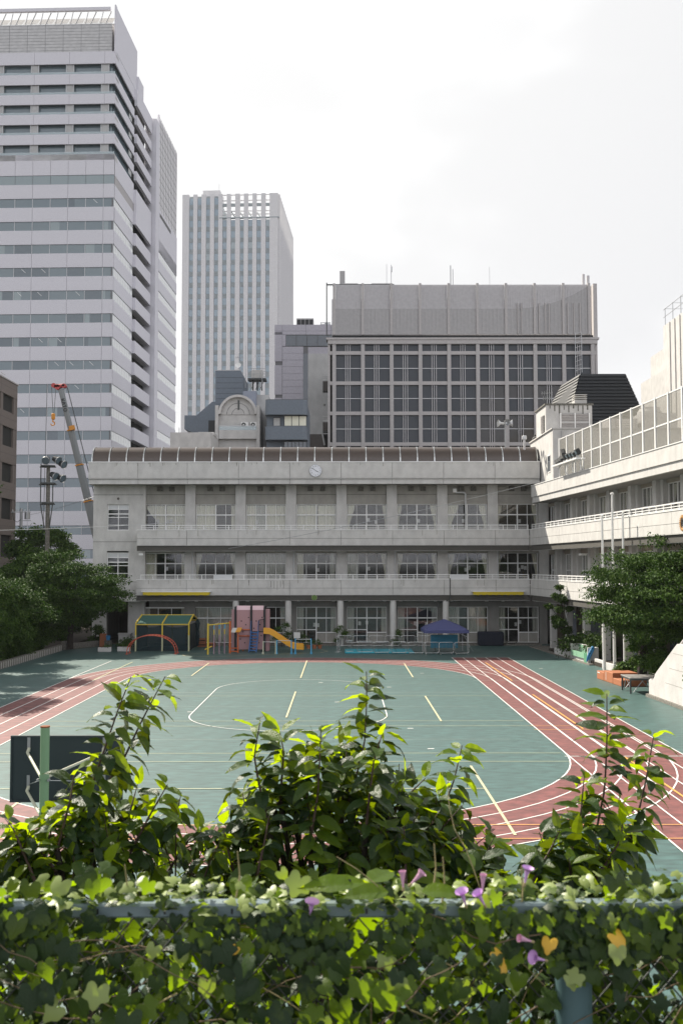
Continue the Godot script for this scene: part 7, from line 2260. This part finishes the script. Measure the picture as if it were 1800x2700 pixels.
# ---------- the overgrown fence ----------
func build_fence() -> void:
	structure("retaining_wall", Shape.new().box(Vector3(0, 2.2, 0.2), Vector3(24, 4.4, 4.6)).mesh(), M.concrete_dark)
	structure("walkway", Shape.new().box(Vector3(0, 4.43, 0.2), Vector3(24, 0.06, 4.7)).mesh(), M.asphalt)
	var f := thing("wire_fence", "grey blue steel rail and post fence with wire mesh under the vines", "fence", Vector3(0, 0, -2.0))
	put(f, "top_rail", Shape.new().chamfer(Vector3(0, 5.526, 0), Vector3(6.0, 0.027, 0.036), 0.004).mesh(), M.rail_blue)
	for k in 16:
		bx(f, "rail_hole", Vector3(-1.0 + 0.131 * k, 5.526, 0.0182), Vector3(0.004, 0.010, 0.002), M.black)
	for x in [-1.55, 0.455, 2.45]:
		put(f, "post", Shape.new().cyl(Vector3(x, 4.42, -0.01), Vector3(x, 5.485, -0.01), 0.036, 0.036, 20).mesh(), M.post_blue)
		put(f, "post_cap", Shape.new().lathe([Vector2(0.040, 0.0), Vector2(0.041, 0.012), Vector2(0.025, 0.024), Vector2(0.0, 0.028)], 16, Vector3(x, 5.484, -0.01)).mesh(), M.post_blue)
	var wire := Shape.new()
	var span := 1.05
	for k in 68:
		var x := -1.9 + 0.056 * k
		wire.cyl(Vector3(x, 4.45, -0.03), Vector3(x + span * 0.9, 5.52, -0.03), 0.0016, 0.0016, 4, false)
		wire.cyl(Vector3(x, 4.45, -0.034), Vector3(x - span * 0.9, 5.52, -0.034), 0.0016, 0.0016, 4, false)
	var w := put(f, "wire_mesh", wire.mesh(), M.steel_dark)
	w.set_meta("kind", "stuff")
	# ivy and morning glory
	var v := thing("ivy_vine", "tangled ivy and morning glory vines covering the fence along the bottom", "vine", Vector3.ZERO)
	var g := RandomNumberGenerator.new()
	g.seed = 77
	var kinds := []
	for q in [[0.2, 0.35], [0.75, 0.30], [1.0, 0.20], [0.05, 0.5]]:
		kinds.append(lobed_leaf(q[0], q[1]))
	var mats := [M.vine_leaf_0, M.vine_leaf_1, M.vine_leaf_2, M.vine_leaf_3, M.vine_leaf_sun_tint]
	var ts := [[], [], [], [], []]
	# front curtain of hanging leaves, then the fringe along the top, then the deep layers
	for i in 9420:
		var p: Vector3
		var size: float
		var out: Vector3
		var up: Vector3
		if i >= 8900:                       # a few strands draped over the rail
			var x0: float = [-0.76, -0.66, -0.60, -0.24, -0.12, -0.04, 0.15, 0.33, 0.38, 0.455, 0.52, 0.58, 0.64, 0.70, 0.46][i % 15]
			p = Vector3(x0 + g.randfn() * 0.035, 5.54 - (0.13 if absf(x0 - 0.457) < 0.01 else 0.08) * g.randf(), -2.0 + g.randf_range(0.02, 0.06))
			size = g.randf_range(0.022, 0.046)
			out = Vector3(g.randfn() * 0.5, -0.8, 0.3)
			up = Vector3(g.randfn() * 0.3, 0.5, 1.0)
		elif i < 300:
			p = Vector3(g.randf_range(-0.80, 0.80), 5.52 - 0.27 * pow(g.randf(), 0.9), -2.0 + g.randf_range(0.02, 0.14))
			if g.randf() < 0.15:
				p.y = 5.54 + g.randf_range(-0.01, 0.035)
				p.z = -2.0 + g.randf_range(-0.06, 0.06)
			size = g.randf_range(0.030, 0.066)
			out = Vector3(g.randfn() * 0.5, -0.9 + g.randfn() * 0.3, g.randf_range(0.0, 0.6))
			up = Vector3(g.randfn() * 0.35, 0.35 + g.randfn() * 0.3, 1.0)
			# keep a stretch of the rail and the post showing
			if p.y > 5.495 and p.z > -1.99 and fposmod(p.x * 1.9 + 0.25, 1.0) < 0.62:
				p.y += 0.035
				p.z -= 0.03
			if absf(p.x - 0.455) < 0.065 and p.y < 5.43:
				p.x += 0.13 * (1.0 if p.x > 0.455 else -1.0)
		elif i < 1050:
			var x := g.randf_range(-1.1, 1.1)
			var hgt := 0.022 + 0.022 * absf(sin(x * 5.0 + 0.5)) + 0.03 * smoothstep(0.35, 0.6, x)
			p = Vector3(x, 5.535 + hgt * g.randf() * 0.75, -2.0 + g.randf_range(-0.09, 0.05))
			size = g.randf_range(0.018, 0.042)
			out = Vector3(g.randfn(), g.randfn() * 0.35 - 0.1, g.randfn() + 0.3)
			up = Vector3(g.randfn() * 0.5, 1.0, 0.3 + g.randfn() * 0.5)
		else:
			p = Vector3(g.randf_range(-1.2, 1.2), 5.525 - 1.0 * pow(g.randf(), 1.3), -2.0 + g.randf_range(-0.55, 0.03))
			size = g.randf_range(0.030, 0.060)
			out = Vector3(g.randfn() * 0.8, -0.5 + g.randfn() * 0.5, g.randfn() * 0.6)
			up = Vector3(g.randfn() * 0.6, 0.6 + g.randfn() * 0.4, 0.6 + g.randfn() * 0.5)
			if i > 6200:
				p = Vector3(g.randf_range(-0.95, 0.95), g.randf_range(4.9, 5.45), g.randf_range(-2.55, -2.12))
			p.y = minf(p.y, 6.17 - 0.325 * absf(p.z) - 0.03 * g.randf())      # the growth slopes down behind the rail
			if absf(p.x - 0.455) < 0.05 and p.z > -2.06:
				p.z -= 0.1
		var b := Basis.looking_at(-out.normalized(), up)
		var t := Transform3D(b.scaled(Vector3.ONE * size * 0.95), p)
		var m := g.randi() % 4
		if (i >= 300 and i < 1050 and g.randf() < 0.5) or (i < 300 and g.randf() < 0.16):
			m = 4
		if i < 282:
			put(v, "leaf", kinds[g.randi() % 4], mats[m], t)
		else:
			ts[m].append(t)
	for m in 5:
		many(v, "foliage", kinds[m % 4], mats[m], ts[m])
	# big pale leaves lying on the rail
	for q in [[Vector3(-0.035, 5.575, -1.98), 0.10, 1.9], [Vector3(0.02, 5.58, -1.97), 0.11, -1.5], [Vector3(0.09, 5.57, -1.96), 0.10, -1.3], [Vector3(0.055, 5.575, -2.0), 0.11, 2.6], [Vector3(0.155, 5.565, -1.98), 0.09, 1.4]]:
		var out := Vector3(sin(q[2]), 0.05, cos(q[2]))
		put(v, "leaf", boxes["oval %s" % [[0.25, 0.22, 0.24]]], M.cherry_leaf_2, Transform3D(Basis.looking_at(-out, Vector3(0, 1, 0.5)).scaled(Vector3.ONE * q[1]), q[0]))
	for q in [[Vector3(0.515, 5.505, -1.93), 0.055, 0.4], [Vector3(0.395, 5.495, -1.93), 0.045, -0.3], [Vector3(0.285, 5.475, -1.92), 0.04, 0.8], [Vector3(0.30, 5.445, -1.93), 0.035, 0.2], [Vector3(-0.20, 5.48, -1.93), 0.035, -0.6], [Vector3(0.23, 5.33, -1.90), 0.04, 0.5]]:
		put(v, "yellow_leaf", kinds[0 if q[2] > 0.3 else 3], M.yellow_leaf, Transform3D(Basis.looking_at(Vector3(-q[2] * 1.3, 0.9, -0.5), Vector3(q[2], 0.7, 0.8)).scaled(Vector3.ONE * q[1] * 0.85), q[0]))
	# stems and dead twigs
	for i in 60:
		var a := Vector3(g.randf_range(-0.85, 0.85), g.randf_range(5.2, 5.52), -2.0 + g.randf_range(-0.06, 0.09))
		var pts := [a]
		var d := Vector3(g.randfn(), g.randfn() * 0.5 - 0.1, g.randfn() * 0.15).normalized()
		for j in 7:
			d = (d + Vector3(g.randfn(), g.randfn(), g.randfn() * 0.3) * 0.25).normalized()
			pts.append(pts[-1] + d * 0.045)
		put(v, "dry_stem" if i % 3 else "vine_stem", Shape.new().tube(pts, g.randf_range(0.0009, 0.0021), 5, 0.0008).mesh(), M.twig if i % 3 else M.vine_stem)
	for q in [Vector3(-0.42, 5.58, -2.0), Vector3(-0.2, 5.60, -2.02), Vector3(0.19, 5.62, -2.0), Vector3(0.205, 5.60, -1.98), Vector3(0.36, 5.58, -1.99)]:
		put(v, "vine_stem", Shape.new().tube([q - Vector3(0.01, 0.06, 0), q - Vector3(0.004, 0.02, 0.01), q + Vector3(-0.008, 0.03, 0)], 0.0022, 5, 0.001).mesh(), M.vine_stem)
	# morning glory flowers
	for q in [[Vector3(-0.062, 5.522, -1.955), Vector3(0.15, 1, 0.2), 1.0, 1], [Vector3(0.130, 5.585, -1.95), Vector3(0.7, 0.75, 0.1), 0.55, 0], [Vector3(0.350, 5.585, -1.95), Vector3(0.2, 1, 0.1), 0.75, 1], [Vector3(0.238, 5.545, -1.95), Vector3(-0.3, 1, 0.3), 0.9, 1], [Vector3(0.275, 5.545, -1.95), Vector3(-0.5, 0.9, 0.3), 0.7, 1], [Vector3(0.385, 5.455, -1.92), Vector3(-0.8, 0.35, 0.45), 0.9, 1], [Vector3(0.118, 5.575, -1.955), Vector3(-0.05, 1, 0), 0.35, 0], [Vector3(0.27, 5.57, -1.955), Vector3(0.05, 1, 0.1), 0.3, 0], [Vector3(0.36, 5.49, -1.92), Vector3(-0.9, 0.4, 0.5), 0.35, 0]]:
		var flare: float = q[2]
		var d: Vector3 = (q[1] as Vector3).normalized()
		var x := d.cross(Vector3(0, 0, 1)).normalized()
		var bb := Basis(x, d, x.cross(d)).scaled(Vector3.ONE * 0.58)
		var fl := put(v, "flower", Shape.new().lathe([Vector2(0.0025, 0.0), Vector2(0.0035, 0.015), Vector2(0.006, 0.035), Vector2(0.009, 0.05), Vector2(0.006 + 0.019 * flare, 0.062)], 12).mesh(), M.flower if q[3] == 1 else M.flower_pink, Transform3D(bb, q[0]))
		put(fl, "sepal", Shape.new().lathe([Vector2(0.0, -0.008), Vector2(0.005, -0.002), Vector2(0.0045, 0.008), Vector2(0.002, 0.012)], 8).mesh(), M.vine_stem)
